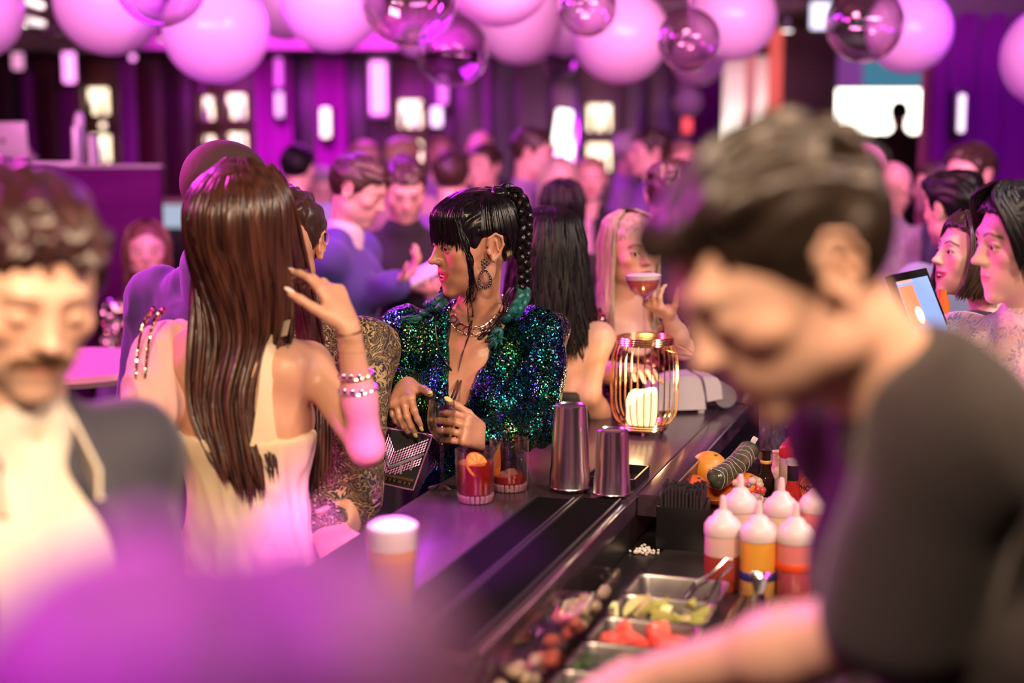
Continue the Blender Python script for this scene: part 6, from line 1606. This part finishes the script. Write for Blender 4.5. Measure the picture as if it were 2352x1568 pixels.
# ---- F: blonde woman with a coupe
S = skeleton(P(1452,575,3.85), 20, sex='f', hyaw=22, hpitch=2, hroll=-4)
root = thing('person', 'blonde woman in a rose gold sequin top sipping from a coupe glass', 'person', S.base); S.root = root
arm(S, 'L', P(1570,800,3.72), P(1535,722,3.60), unit(P(1478,690,3.52)-P(1535,722,3.60)), (-.1,-.2,1), curls=[(.7,.8,.5)]*4, thumb=(.8,.6))
arm(S, 'R', P(1375,860,3.72), P(1440,850,3.55), None, (0,0,-1), curl=(.3,.4,.3))
build_body(S, h=.009, hh=.0032, hand_h=.0035, skin=SK_fair, parent=root, mask=dict(blush=.7)); eyes(S, root, gaze=(-.15,-.05)); nails(S, M_nailw, root, 'L')
SEQ_rose = sequin_mat('sequins_rosegold', [(.30,.08,.08),(.70,.32,.26),(.90,.60,.50)], 170., .45, .45)
def neckcut(F): F.ell(S.neck+S.Rb@np.array((0,-.06,.01)), (.075,.09,.10), S.Rb, .01, 's')
cloth(S, 'top', SEQ_rose, root, lambda F: std_top(S, F, sleeve=.22, collar=False, long=.05), .010, .007, cuts=[neckcut], wr=.005, lo=np.array((-99,-99,S.pel[2]-.1)))
hair_long(S, HBl, root, length=.30, front=True, n=220, seed=12, h=.005, face_open=.056, wave=.010, r=.0048)
trousers(S, M_trou, root); shoes(S, M_shoe, root)
p_, d_, u_, r_ = S.nails['L'][2]; bangle(p_-d_*.045, d_, .0105, .0018, M_gold, root, 'ring', 16)
def stem_glass(name, label, rim, axis, prof, m, liquid=None, lm=None, foam=None):
    """prof from the foot (z=0) up; rim = world position of the rim centre"""
    ax = unit(axis); R_ = np.array(Vector(ax).to_track_quat('Z','Y').to_matrix()); h = prof['h']; b = np.array(rim)-ax*h
    t = thing(name, label, 'glass', b); MB().lathe(b, prof['p'], 36, R_).obj('bowl_and_stem', m, t)
    if liquid: MB().lathe(b, liquid, 32, R_).obj('drink', lm, t)
    if foam: MB().lathe(b, foam, 32, R_).obj('foam', MC['foam'], t)
    return b, R_, t
h = .145; stem_glass('coupe_glass', 'coupe of rosy cocktail topped with pale foam at the blonde woman lips', P(1478,632,3.50), (-.03,.02,1), dict(h=h, p=[(.0,0),(.032,0),(.032,.002),(.004,.006),(.0035,.085),(.010,.090),(.034,.108),(.043,.128),(.045,h),(.0438,h),(.041,.128),(.032,.110),(.008,.093),(0,.092)]), M_glass,
    [(0,.094),(.008,.095),(.031,.1115),(.0395,.127),(.041,.134),(0,.134)], mat('rosy_cocktail', (.62,.14,.12), .2), [(0,.1345),(.0412,.1345),(.0432,h+.001),(.03,h+.004),(0,h+.004)])

# ---- E: dark haired woman from behind
S = skeleton(P(1270,575,3.60), 160, sex='f', hyaw=150, hpitch=4)
root = thing('person', 'woman with loose black hair and a black strapless top seen from behind', 'person', S.base); S.root = root
arm(S, 'R', P(1352,905,3.52), P(1400,985,3.62), None, (0,0,-1), curl=(.3,.4,.3)); arms_down(S, 'L')
build_body(S, h=.009, hh=.004, skin=SK_fair, parent=root)
M_dress_blk = clothm('dress_black', (.012,.014,.014), .7); ztop = P(0,885,3.6)[2]
cloth(S, 'top', M_dress_blk, root, lambda F: std_top(S, F, sleeve=0, collar=False, long=.12), .010, .008, cuts=[lambda F: F.plane((0,0,ztop), (0,0,1))], wr=.004, lo=np.array((-99,-99,S.pel[2]-.12)))
 
hair_long(S, HK, root, length=.30, n=420, seed=15, h=.005, width=1.5, wave=.010)
trousers(S, M_dress_blk, root, 'skirt'); shoes(S, M_shoe, root)

# ---- I: smiling woman on the right, J: man with floral shirt
S = skeleton(P(2236,588,3.38), -70, sex='f', hyaw=-80, hpitch=-8, lean=16)
root = thing('person', 'smiling woman with a short dark bob in profile, lit from below', 'person', S.base); S.root = root
arm(S, 'R', P(2165,860,3.15), P(2120,850,3.0), None, (0,0,-1), curl=(.3,.3,.3)); arm_local(S, 'L', (.1,-.1,-1), (0,-1,0), None, (0,0,-1))
S.sh['R'] = P(2240,760,3.22)
build_body(S, h=.009, hh=.0032, skin=SK_pale, parent=root, face=dict(smile=1., open_=1.), mask=dict(blush=.4)); eyes(S, root, gaze=(0,.05))
tooth = mat('teeth', (.85,.80,.74), .2)
def teeth(S, root):
    H = S.head
    for x in np.linspace(-.021, .021, 10): MB().box(H((x, -.0888+.017*(x/.032)**2, -.0603+.0095*(x/.032)**2)), np.array((.0045,.003,.0078))*H.k, H.R@rotz(-x*14), bev=.001).obj('tooth', tooth, root)
teeth(S, root)
V, Q = hair_short(S.head, .004, thick=.010, top=0, rough=.003, seed=8); meshobj('hair', V, Q, HB, root)
H = S.head; R0 = np.random.default_rng(31); P_ = []
for sgn in (-1, 1):
    for i in range(150):
        f_ = R0.random(); y0 = -.055+.13*f_; cp = np.array([H((sgn*.012, -.05+.09*f_, .118)), H((sgn*.070, y0*.9-.01, .075)), H((sgn*.089, y0, .010)), H((sgn*.092, y0-.004, -.055)), H((sgn*(.080+R0.normal()*.004), y0-.018+R0.normal()*.006, -.105-.02*R0.random()+.02*f_))])
        P_.append(curve(cp, 16))
V, Q = strands(np.array(P_), R0.uniform(.003,.0055,300), 5, .3, 4); meshobj('hair_locks', V, Q, HB, root)
cloth(S, 'top', c_blk, root, lambda F: std_top(S, F, sleeve=.0, collar=False, long=.05), .012, .008, cuts=[lambda F: F.ell(S.neck+np.array((0,0,.02)), (.13,.13,.10), None, .02, 's')], wr=.004, lo=np.array((-99,-99,S.pel[2]-.1)))
trousers(S, M_trou, root); shoes(S, M_shoe, root)

S = skeleton(P(2360,560,2.68), -60, sex='m', hyaw=-84, hpitch=4, hroll=0)
root = thing('person', 'young man with parted dark hair in a pale floral shirt, right frame edge', 'person', S.base); S.root = root
arm(S, 'R', P(2330,1060,2.45), P(2200,1050,2.45), None, (0,0,-1), curl=(.3,.3,.3)); arm_local(S, 'L', (.15,-.1,-1), (-.2,-1,0), None, (0,0,-1))
build_body(S, h=.009, hh=.0032, skin=SK_pale, parent=root, face=dict(nose=1.05), mask=dict(lips=.6)); eyes(S, root, gaze=(0,-.05))
V, Q = hair_short(S.head, .004, thick=.010, top=.012, rough=.003, seed=18); meshobj('hair', V, Q, HK, root)
H = S.head; P_ = []
for sgn in (-1, 1):
    for i in range(70):
        f_ = R0.random(); cp = np.array([H((sgn*.006, -.055+.03*f_, .128)), H((sgn*.045, -.090+.05*f_, .100)), H((sgn*.070, -.080+.075*f_, .050)), H((sgn*.079, -.062+.08*f_, .005-.03*R0.random())), H((sgn*.078, -.055+.08*f_, -.030-.03*R0.random()))]); P_.append(curve(cp, 16))
V, Q = strands(np.array(P_), R0.uniform(.003,.006,140), 5, .35, 6); meshobj('hair_locks', V, Q, HK, root)
M_floral = print_mat('floral_print', (.82,.70,.66), [(.80,.40,.34),(.42,.34,.52),(.86,.55,.42)], 16, warp=.8)
cloth(S, 'shirt', M_floral, root, lambda F: std_top(S, F, sleeve=.5, collar=True, long=.12), .022, .007, wr=.010, wf=(14,14,8), lo=np.array((-99,-99,S.pel[2]-.15)))
trousers(S, M_trou, root); shoes(S, M_shoe, root)

# ---- H: bartender
S = skeleton(P(1800,622,1.27), -78, sex='m', hyaw=-72, hpitch=32, hroll=-4, lean=25, hoff=(0,-.024,0)); S.head.k = 1.02; S.s = 1.0
S.sh['L'] = P(2190,1000,1.14); 
root = thing('person', 'bartender with tousled dark hair in a black shirt bending over the station', 'person', S.base); S.root = root
arm(S, 'L', P(2060,1430,1.18), P(1500,1560,1.40), unit(P(1350,1560,1.50)-P(1500,1560,1.40)), (.1,.3,-1), curl=(.35,.5,.3))
arm(S, 'R', P(2150,1300,1.55), P(1800,1500,1.70), None, (0,0,-1), curl=(.5,.6,.4))
build_body(S, h=.009, hh=.0035, hand_h=.0035, skin=SK_fair, parent=root, face=dict(closed=True), mask=dict(brow=.6, lips=.4))
V, Q = hair_short(S.head, .004, thick=.013, top=.026, rough=.010, seed=44); meshobj('hair', V, Q, hair_mat('hair_darkbrown', (.030,.018,.013), (.009,.006,.005), .42, (50,50,50)), root)
M_bk = clothm('shirt_charcoal', (.030,.024,.024))
cloth(S, 'shirt', M_bk, root, lambda F: std_top(S, F, sleeve=.46, collar=True, long=.1), .020, .008, wr=.012, wf=(9,9,9), lo=np.array((-99,-99,S.pel[2]-.15)), seed=12)
trousers(S, M_trou, root); shoes(S, M_shoe, root)

# ---- very close person at the lower left edge (only the pale hair shows, magenta light mixed into its colour)
S = skeleton(P(540,1990,.44), 175, sex='f', hpitch=6)
root = thing('person', 'very close person with pale wavy hair coloured for magenta light, only the crown in frame', 'person', S.base); S.root = root
arms_down(S); build_body(S, h=.010, hh=.006, skin=SK_fair, parent=root)
hair_long(S, hair_mat('hair_magenta_tinted', (.36,.16,.33), (.16,.06,.16), .45, (40,40,30)), root, length=.24, n=160, seed=25, h=.006, wave=.012, r=.008)
cloth(S, 'top', c_blk, root, lambda F: std_top(S, F), .014, .011); trousers(S, M_trou, root); shoes(S, M_shoe, root)
# ---------------------------------------------------------------- the woman in the sequin jacket
S = skeleton(P(1091,559,3.12), -14, sex='f', hyaw=-64, hpitch=6, hroll=2, hoff=(.004,0,0))
S.head.k = .965
S.sh['R'] = P(938,772,3.17); S.sh['L'] = P(1238,775,3.12)
root = thing('person', 'laughing woman with black braids tipped teal and a green purple sequin jacket', 'person', S.base); S.root = root
arm(S, 'R', P(884,925,3.16), P(934,884,2.96), (-.10,-.80,-.25), (.30,-.10,-.90), curls=[(.75,.55,.3),(.85,.60,.3),(.95,.60,.3),(1.05,.6,.3)], spread=.05, thumb=(-.10,.0))
arm(S, 'L', P(1252,965,3.02), P(1112,1010,2.885), (-.45,-.72,.42), (-.80,.50,-.05), curls=[(.78,.75,.30),(.92,.55,.25),(.95,.60,.28),(.98,.62,.28)], spread=.03, thumb=(1.1,.5))
SK_hero = skin_mat('skin_warm', (.60,.32,.21), lip=(.56,.09,.10), brow=(.02,.012,.012), rough=.36)
def hero_x(F):
    # hollow of the throat, collar bones, cleavage
    for x in (-1,1): F.cap(S.T((x*.010,-.026,.262)), S.T((x*.055,-.016,.276)), .006, .005, .012)
    F.ell(S.T((0,-.048,.268)), (.012,.010,.010), None, .015, 's')
    F.cap(S.T((0,-.092,.215)), S.T((0,-.095,.165)), .004, .009, .022, 's')
body = build_body(S, h=.007, hh=.0020, hand_h=.0025, skin=SK_hero, parent=root, face=dict(smile=1., open_=1.05, nose=1.1, jaw=.97), mask=dict(blush=.3, brow=1.), bust=1.05, extra=hero_x)
eyes(S, root, gaze=(.25,.02)); nails(S, M_naily, root)
H = S.head; k = H.k
for x in np.linspace(-.024, .024, 11): MB().box(H((x, -.0888+.017*(x/.032)**2, -.0603+.0095*(x/.032)**2)), np.array((.0047,.003,.0078))*k, H.R@rotz(-x*16), bev=.001).obj('tooth', tooth, root)
# lashes
mb = MB()
for x in (-1,1):
    for q in np.linspace(-1, 1, 11):
        a_ = H((x*.031+q*.011, -.0925+.003*q*q, .0055-.002*q*q)); b_2 = H((x*.031+q*.0135+x*.001, -.099+.003*q*q, .0085-.001*q*q)); mb.tube([a_, b_2], [.0005,.0002], 3)
mb.obj('eyelashes', mat('lash', (.01,.008,.01), .5), root)
TB = bvh(body)

# ---- jacket, trousers
SEQ = sequin_mat('sequins_mermaid', [(.08,.01,.30),(.03,.10,.55),(.005,.35,.30),(.01,.45,.10),(.30,.60,.15)], 420., .42, .40)
[n for n in SEQ.node_tree.nodes if n.type == 'BSDF_PRINCIPLED'][0].inputs['Roughness'].default_value = .17
def jk(F):
    torso_prims(F, S, 1.0)
    for q in 'LR':
        a_ = S.arm[q]; F.cap(S.sh[q]+np.array((0,0,.006)), (S.sh[q]+a_['e'])/2, .044, .038, .02)
        F.ell(S.sh[q]+np.array((.006 if q == 'L' else -.006,0,.020)), (.042,.046,.026), None, .02)
        F.cap((S.sh[q]+a_['e'])/2, a_['e'], .038, .033, .02); F.cap(a_['e'], a_['e']*.12+a_['w']*.88, .038, .030, .02)
    F.cap(S.sh['L']*.9+S.neck*.1+np.array((0,0,.014)), S.neck+np.array((.055,.01,.008)), .026, .020, .03); F.cap(S.sh['R']*.9+S.neck*.1+np.array((0,0,.014)), S.neck+np.array((-.055,.01,.008)), .026, .020, .03)
def jkcut(F):
    top = S.neck+S.Rb@np.array((0,-.075,.035)); bot = S.T((-.012,-.130,.118))
    F.cap(top, bot, .064, .006, .008, 's', flat=(S.Rb@np.array((0,1.,0)), 2.2))
    F.cap(S.neck+np.array((0,0,-.02)), H((0,.02,-.05)), .060, .068, .008, 's')
    F.plane((0,0,S.pel[2]-.02), (0,0,-1))
F = None
o = cloth(S, 'jacket', SEQ, root, jk, .010, .0055, cuts=[jkcut], wr=.014, wf=(24,18,13), seed=11, lo=np.array((-99,-99,S.pel[2]-.03)))
# satin lapel edges and dark inner band
M_sat = mat('black_satin_trim', (.012,.010,.014), .3)
TJ = bvh(o)
for pts_ in ([(1003,706),(1000,740),(1003,775),(1012,810),(1028,842),(1046,868)], [(1172,705),(1160,740),(1140,775),(1110,815),(1078,850),(1052,872)]):
    pp = [hit(x_, y_, .003, TJ, 3.02) for x_, y_ in pts_]; MB().tube(curve(pp, 20), .0022, 6).obj('lapel_edge', M_sat, root)
cloth(S, 'camisole', M_sat, root, lambda F: torso_prims(F, S, 1.06), .006, .007, cuts=[lambda F: F.cap(S.neck+S.Rb@np.array((0,-.075,.045)), S.T((-.010,-.135,.140)), .072, .022, .006, 's', flat=(S.Rb@np.array((0,1.,0)), 2.2)), lambda F: F.plane(S.T((0,0,.215)), (0,0,1))], wr=.002, lo=np.array((-99,-99,S.waist[2])))
trousers(S, SEQ, root, 'trousers', h=.009, infl=.012); shoes(S, M_shoe, root)

# ---- hair
HL['bangs'] = [(-.12,.016),(-.088,.020),(-.070,.012),(-.055,-.002),(-.042,-.006),(-.026,.004),(-.012,.022),(.004,.034),(.022,.032),(.034,.004),(.05,-.038),(.08,-.055),(.12,-.055)]
V, Q = hair_short(H, .0028, style='bangs', thick=.009, top=0, rough=.002, seed=6); HKh = hair_mat('hair_jet', (.010,.008,.012), (.003,.002,.004), .26, (160,160,14), .0015)
meshobj('hair', V, Q, HKh, root)
R0 = np.random.default_rng(77); P_ = []
for i in range(230):    # fringe
    a = R0.uniform(-1.1, 1.1); c0 = H((math.sin(a)*.03, -.01-.02*math.cos(a), .119)); c1 = H((math.sin(a)*.070, -.020-math.cos(a)*.068, .084)); c2 = H((math.sin(a)*.078, -.014-math.cos(a)*.083, .045)); z_ = .016+R0.normal()*.006-(.016 if abs(a) > .8 else 0)
    c3 = H((math.sin(a)*.081, -.013-math.cos(a)*(.087), z_)); P_.append(curve([c0, c1, c2, c3], 14))
V, Q = strands(np.array(P_), R0.uniform(.002,.0042,230), 4, .35, 7); meshobj('fringe', V, Q, HKh, root)
P_ = []
for i in range(220):   # hair swept up to the crown
    a = R0.uniform(.55, 2*PI-.55)-PI; 
    a = R0.uniform(-2.0, 2.0); st0 = H((math.sin(a)*.082, .018+math.cos(a)*.100, np.interp(abs(a), [0,1.1,1.35,2.0], [-.045,-.038,.026,.034]))); md = H((math.sin(a)*.087, .016+math.cos(a)*.107, .035)); m2 = H((math.sin(a)*.066, .020+math.cos(a)*.080, .094)); e_ = H((.022 if math.sin(a) > 0 else -.022, .030, .122))
    P_.append(curve([st0, md, m2, e_], 14))
V, Q = strands(np.array(P_), R0.uniform(.0025,.0048,220), 4, .2, 9); meshobj('hair_locks', V, Q, HKh, root)
# loose tendril in front of the ear
TH = [P(1054,508,2.985), P(1068,560,2.98), P(1078,600,2.98), P(1084,640,2.985), P(1080,672,2.985), P(1072,700,2.985)]; P_ = []
for i in range(20): P_.append(curve([p+R0.normal(size=3)*np.array((.004,.003,.003)) for p in TH], 18))
V, Q = strands(np.array(P_), .0019, 4, .6, 3); meshobj('tendril', V, Q, HKh, root)
P_ = []
for tl in ([(1074,690),(1079,730),(1082,760),(1072,790),(1062,820),(1052,860)], [(1080,680),(1088,720),(1082,748),(1078,770)], [(1090,640),(1096,668),(1086,690),(1078,712)]):
    for j in range(4): P_.append(curve([hit(x_+R0.normal()*1.2, y_, .006)if y_ > 700 else P(x_+R0.normal()*1.5, y_, 2.985) for x_, y_ in tl], 18))
V, Q = strands(np.array(P_), .0010, 4, .5, 3); meshobj('tendril', V, Q, HKh, root)
M_teal = hair_mat('hair_teal', (.008,.17,.14), (.004,.07,.08), .45, (200,200,60), .0012)
def plait(pts, r, n, m, name, t0=0., parent=root):
    c_ = curve(pts, n); out = []
    T_ = np.gradient(c_, axis=0); T_ /= np.linalg.norm(T_, axis=1, keepdims=True); sx = np.cross(T_, np.array((0,1.,0))); sx /= np.linalg.norm(sx, axis=1, keepdims=True)+1e-9; sy = np.cross(T_, sx)
    L_ = np.concatenate([[0], np.cumsum(np.linalg.norm(np.diff(c_, axis=0), axis=1))]); w_ = 2*PI*L_/(r*4.6)+t0
    for j in range(3):
        ph = w_+j*2*PI/3; q = c_+sx*(np.sin(ph)*r*.72)[:, None]+sy*(np.sin(2*ph)*r*.42)[:, None]
        MB().tube(q, r*.60, 8).obj(name, m, parent)
    return c_
dB = [(1132,452,3.10),(1152,440,3.11),(1174,440,3.11),(1195,458,3.11),(1206,492,3.10),(1206,535,3.09),(1203,580,3.08),(1204,622,3.08),(1207,662,3.075)]
plait([P(*q) for q in dB], .0135, 90, HKh, 'braid')
plait([P(1203,655,3.085), P(1201,685,3.06), P(1190,702,3.045), P(1180,722,3.035)], .0125, 34, M_teal, 'braid')
for (x_, y_, r_) in [(1168,735,.0125),(1157,751,.0125),(1146,771,.0150)]:
    c_ = hit(x_, y_, .010, TJ, 3.0); MB().sphere(c_, (r_,r_*.85,r_*1.05), 18, 12).obj('braid_bubble', M_teal, root)
    MB().lathe(c_+np.array((.004,0,r_*.95)), [(.006,-.003),(.007,0),(.006,.003)], 10).obj('hair_tie', M_sat, root)
P_ = []
for i in range(60):
    a0 = hit(1138,788,.010, TJ, 3.0); P_.append(curve([a0+R0.normal(size=3)*.005+np.array((.006,0,.010)), a0+R0.normal(size=3)*.009, hit(1118,806,.010,TJ,3.0)+R0.normal(size=3)*.007, hit(1098+R0.uniform(-4,10),816+R0.uniform(-8,6),.006,TJ,3.0)], 12))
V, Q = strands(np.array(P_), .0026, 4, .6, 2); meshobj('braid_tail', V, Q, M_teal, root)
for pz in ((1120,444,3.14),(1146,446,3.10)): MB().sphere(P(*pz), (.020,.020,.016), 18, 12).obj('hair_knot', HKh, root)
plait([P(1100,450,3.19), P(1080,500,3.24), P(1050,600,3.22), P(1020,680,3.16)], .012, 50, HKh, 'braid')
plait([P(1022,682,3.14), hit(1006,697,.012,TJ,3.1), hit(990,712,.012,TJ,3.1)], .012, 24, M_teal, 'braid')
for (x_, y_, r_) in [(974,724,.010),(958,733,.009)]: MB().sphere(hit(x_, y_, .006, TJ, 3.1), (r_*1.2,r_*.8,r_*.8), 16, 10).obj('braid_bubble', M_teal, root)
P_ = []
for i in range(34): P_.append(curve([hit(955,734,.008,TJ,3.1)+R0.normal(size=3)*.003, hit(942,737,.007,TJ,3.1)+R0.normal(size=3)*.005, hit(926+R0.uniform(-4,6),731+R0.uniform(-3,7),.005,TJ,3.1)], 10))
V, Q = strands(np.array(P_), .0024, 4, .6, 2); meshobj('braid_tail', V, Q, M_teal, root)

# ---- earring
M_silver = mat('antique_silver', (.80,.68,.55), .2, 1.); M_stone = mat('black_stone', (.01,.01,.01), .08, coat=1.)
lobe = H((.086,.006,-.036)); e0 = P(1112,605,2.985); e0 = np.array((e0[0], lobe[1]-.008, e0[2]))
def teardrop(w_, h_, n=26): return [(math.sin(a_)*w_*(.5-.5*math.cos(a_))**.25*(1 if True else 1), -h_*(.5-.5*math.cos(a_))) for a_ in np.linspace(0, 2*PI, n, endpoint=False)]
for w_, h_, z0 in ((.0175,.044,-.016),(.0115,.032,-.021)):
    rg = [e0+np.array((x_, 0, z0+z_)) for x_, z_ in teardrop(w_, h_)]; MB().tube(rg, .0011, 6, closed=True).obj('earring_hoop', M_silver, root)
for x_, z_ in teardrop(.0147, .0385, 20):
    MB().sphere(e0+np.array((x_, -.001, -.0185+z_)), (.0019,.0014,.0026), 8, 6).obj('earring_stone', M_stone, root)
for x_, z_ in teardrop(.0147, .0385, 40)[::2]: MB().box(e0+np.array((x_*1.0, .0005, -.0185+z_)), (.0045,.001,.0010), roty(x_*60)).obj('earring_claw', M_silver, root)
for x_, z_ in [(0,.006),(-.005,.001),(.005,.001),(-.005,-.006),(.005,-.006),(0,-.012),(0,-.003)]:
    MB().sphere(e0+np.array((x_, -.001, z_-.001)), (.0022,.0016,.0028), 8, 6).obj('earring_stone', M_stone, root); MB().tube([e0+np.array((x_+math.cos(a_)*.0030, 0, z_-.001+math.sin(a_)*.0036)) for a_ in np.linspace(0, 2*PI, 10, endpoint=False)], .0006, 5, closed=True).obj('earring_claw', M_silver, root)
MB().tube([lobe, e0+np.array((0,0,.008))], .0010, 5).obj('earring_hook', M_silver, root)

# ---- letter necklace
M_neck = mat('gold_pink', (.90,.62,.55), .2, 1.)
arc = [(1034,706),(1037,722),(1050,745),(1068,760),(1090,766),(1112,760),(1132,746),(1148,728),(1158,708),(1162,690)]
for o2 in (0, 14):
    pp = [hit(x_+(1095-x_)*(-.04 if o2 == 0 else .12), y_-o2*.9, .004) for x_, y_ in arc]; MB().tube(curve(pp, 60), .0011, 5).obj('necklace_chain', M_neck, root)
letters = 'COCOCHANEL'
lp_ = curve(np.array([(x_, y_, 0) for x_, y_ in arc]), 12)[1:-1]
cen = np.array((1094, 700))
for ch, q in zip(letters, lp_):
    q2 = q[:2]+(cen-q[:2])*.02; c_ = hit(q2[0], q2[1]-4, .006); cu = bpy.data.curves.new('l', 'FONT'); cu.body = ch; cu.size = .030; cu.align_x = 'CENTER'; cu.align_y = 'CENTER'; cu.extrude = .0012; cu.bevel_depth = .0006; cu.offset = -.0004
    to = bpy.data.objects.new('l', cu); C.objects.link(to); bpy.context.view_layer.update(); me = bpy.data.meshes.new_from_object(to.evaluated_get(bpy.context.evaluated_depsgraph_get()))
    V_ = np.array([list(v.co) for v in me.vertices]); F_ = [list(p.vertices) for p in me.polygons]; bpy.data.objects.remove(to)
    rd = unit(np.array((q2[0]-cen[0], -(q2[1]-cen[1])))); up2 = -rd          # letters hang outwards from the throat
    xa = np.array((-up2[1]*-1, 0, 0)); X_ = unit(np.array((up2[1], 0, -up2[0]))); Z_ = unit(np.array((up2[0], 0, up2[1])))
    b2 = hit(q2[0]+rd[0]*8, q2[1]-rd[1]*8, .006); a2 = hit(q2[0]-rd[0]*6, q2[1]+rd[1]*6, .006); Z3 = unit(a2-b2); X3 = unit(X_-Z3*np.dot(X_, Z3)); Y3 = np.cross(Z3, X3)
    MB().add(c_+V_[:,:1]*X3*.80+V_[:,1:2]*Z3-V_[:,2:3]*Y3, F_).obj('necklace_letter', M_neck, root)
for i, q in enumerate(curve(np.array([(x_, y_, 0) for x_, y_ in arc]), 44)): MB().sphere(hit(q[0]+(q[0]-1094)*.10, q[1]+6, .004), .0018, 6, 5).obj('necklace_bead', M_neck, root)
# bag strap across the chest
sp_ = [P(1172,662,3.09)]+[hit(x_-7, y_, .022 if y_ < 790 else .018, TB if y_ < 790 else TJ, 3.0) for x_, y_ in ((1163,688),(1148,712),(1130,742),(1110,775),(1090,808),(1070,845),(1052,885))]+[P(1036,915,2.95), P(1015,945,2.94), P(985,985,2.93)]
bag_t = thing('clutch_bag', 'small beaded chevron clutch bag hanging at the sequin jacket', 'bag', P(918,1100,2.93))
for dx in (0, .007): MB().tube(curve([q+np.array((dx,0,0)) for q in sp_], 50), .0026, 6).obj('strap', mat('strap_leather', (.03,.012,.016), .25), bag_t)
# clutch: bent quad with beadwork rows
cor = [P(892,985,2.93), P(992,1000,2.93), P(948,1124,2.90), P(850,1102,2.90)]
def bq(u, v, off=0.):
    p = (1-u)*(1-v)*cor[0]+u*(1-v)*cor[1]+u*v*cor[2]+(1-u)*v*cor[3]; n_ = unit(np.cross(cor[1]-cor[0], cor[3]-cor[0])); n_ = n_ if n_[1] < 0 else -n_
    return p+n_*(off+.010*math.sin(PI*min(max(u,0),1))*math.sin(PI*min(max(v,0),1)))
V_ = []; F_ = []; n_ = 14
for sgn in (1, -1):
    for i in range(n_):
        for j in range(n_): 
            u, v = i/(n_-1), j/(n_-1); p = bq(u, v); c_ = bq(u, v, 0); 
            d_ = unit(np.cross(cor[1]-cor[0], cor[3]-cor[0])); d_ = d_ if d_[1] < 0 else -d_
            th_ = .004+.010*math.sin(PI*u)*math.sin(PI*v); q0 = (1-u)*(1-v)*cor[0]+u*(1-v)*cor[1]+u*v*cor[2]+(1-u)*v*cor[3]; V_.append(q0+d_*th_*sgn)
for s0 in (0, n_*n_):
    for i in range(n_-1):
        for j in range(n_-1): a_ = s0+i*n_+j; F_.append((a_, a_+1, a_+n_+1, a_+n_) if s0 == 0 else (a_, a_+n_, a_+n_+1, a_+1))
MB().add(V_, F_).obj('pouch', mat('pouch_black', (.004,.003,.005), .8), bag_t)
edge = [bq(u, v, .001) for u, v in [(q,0) for q in np.linspace(0,1,8)]+[(1,q) for q in np.linspace(.1,1,8)]+[(q,1) for q in np.linspace(.9,0,8)]+[(0,q) for q in np.linspace(.9,.1,7)]]
MB().tube(edge, .0032, 6, closed=True).obj('piping', mat('piping_lilac', (.80,.30,.70), .3, .5), bag_t)
M_bead = mat('bead_lilac', (.90,.45,.88), .25, .3); M_beadg = mat('bead_bronze', (.75,.50,.30), .2, .9); M_beads = mat('bead_silver', (.85,.78,.88), .15, .8)
def bead(u, v, du, dv, m, name='bead', r=.0016):
    MB().tube([bq(u-du/2, v-dv/2, .0050), bq(u+du/2, v+dv/2, .0050)], r, 5).obj(name, m, bag_t)
for kk, off in enumerate((-.04,.02,.07,.12,.17,.24,.32,.37,.42)):          # nested chevrons pointing down
    for q in np.linspace(0, 1, 17):
        u = .06+.88*q; v = .10+off+.36*(1-abs(u-.32)/.68 if u > .32 else u/.32)
        if v < .80: bead(u, v, .026 if kk != 5 else .062, (-.040 if u > .32 else .060), M_beads if kk == 5 else M_bead, r=.0034 if kk == 5 else .0014)
for q in np.linspace(.07, .93, 26): bead(q, .845, .0, .045, M_beadg, r=.0016); bead(q, .915, .0, .055, M_beadg if int(q*26) % 3 else M_stone, r=.0015)
for a_ in range(7):
    bead(.55+.028*a_*.4, .60+.028*a_, .05, .0, M_beads, r=.0022); bead(.76+.02*a_*.4, .46+.035*a_, .05, .0, M_beads, r=.0022); bead(.20+.02*a_*.3, .62+.025*a_, .05, .01, M_bead, r=.0016)
# zip pull
zp = P(903,962,2.93); mb = MB(); 
o = MB().tube([zp+np.array((.004,0,.026)), zp+np.array((.000,0,.012)), zp+np.array((-.008,0,-.012)), zp+np.array((.007,0,-.012)), zp+np.array((.003,0,.012))], .0016, 6).obj('zip_pull', M_gold, bag_t)
MB().box(zp+np.array((0,0,-.006)), (.011,.003,.010), bev=.002).obj('zip_plate', M_gold, bag_t); MB().tube([zp+np.array((.004,0,.026)), P(905,985,2.93)], .001, 5).obj('zip_cord', M_sat, bag_t)
MB().box(P(985,1000,2.925), (.012,.004,.004), roty(.4)).obj('ring_clip', M_silver, bag_t)

# ---- wine glass in her hand, foot on the bar
b = PZ(1019, 1118, ZB); h = .180; b = np.array((P(1014,985,2.80)[0]*2.80/2.80, 2.815, ZB))
t = thing('wine_glass', 'small stemmed glass of white wine in the braided woman hand', 'glass', b)
MB().lathe(b, [(0,0),(.0285,0),(.0285,.0015),(.018,.004),(.005,.009),(.0036,.016),(.0034,.060),(.0042,.088),(.008,.095),(.020,.106),(.0275,.124),(.0295,.140),(.0280,.160),(.0252,h),(.0242,h),(.0270,.160),(.0283,.140),(.0262,.125),(.019,.108),(.006,.098),(0,.097)], 40).obj('bowl_and_stem', M_glass, t)
MB().lathe(b, [(0,.0978),(.006,.0988),(.0182,.1088),(.0255,.1255),(.0275,.140),(.0272,.150),(0,.150)], 36).obj('wine', thin('white_wine', (.90,.92,.68), .03, .3), t)
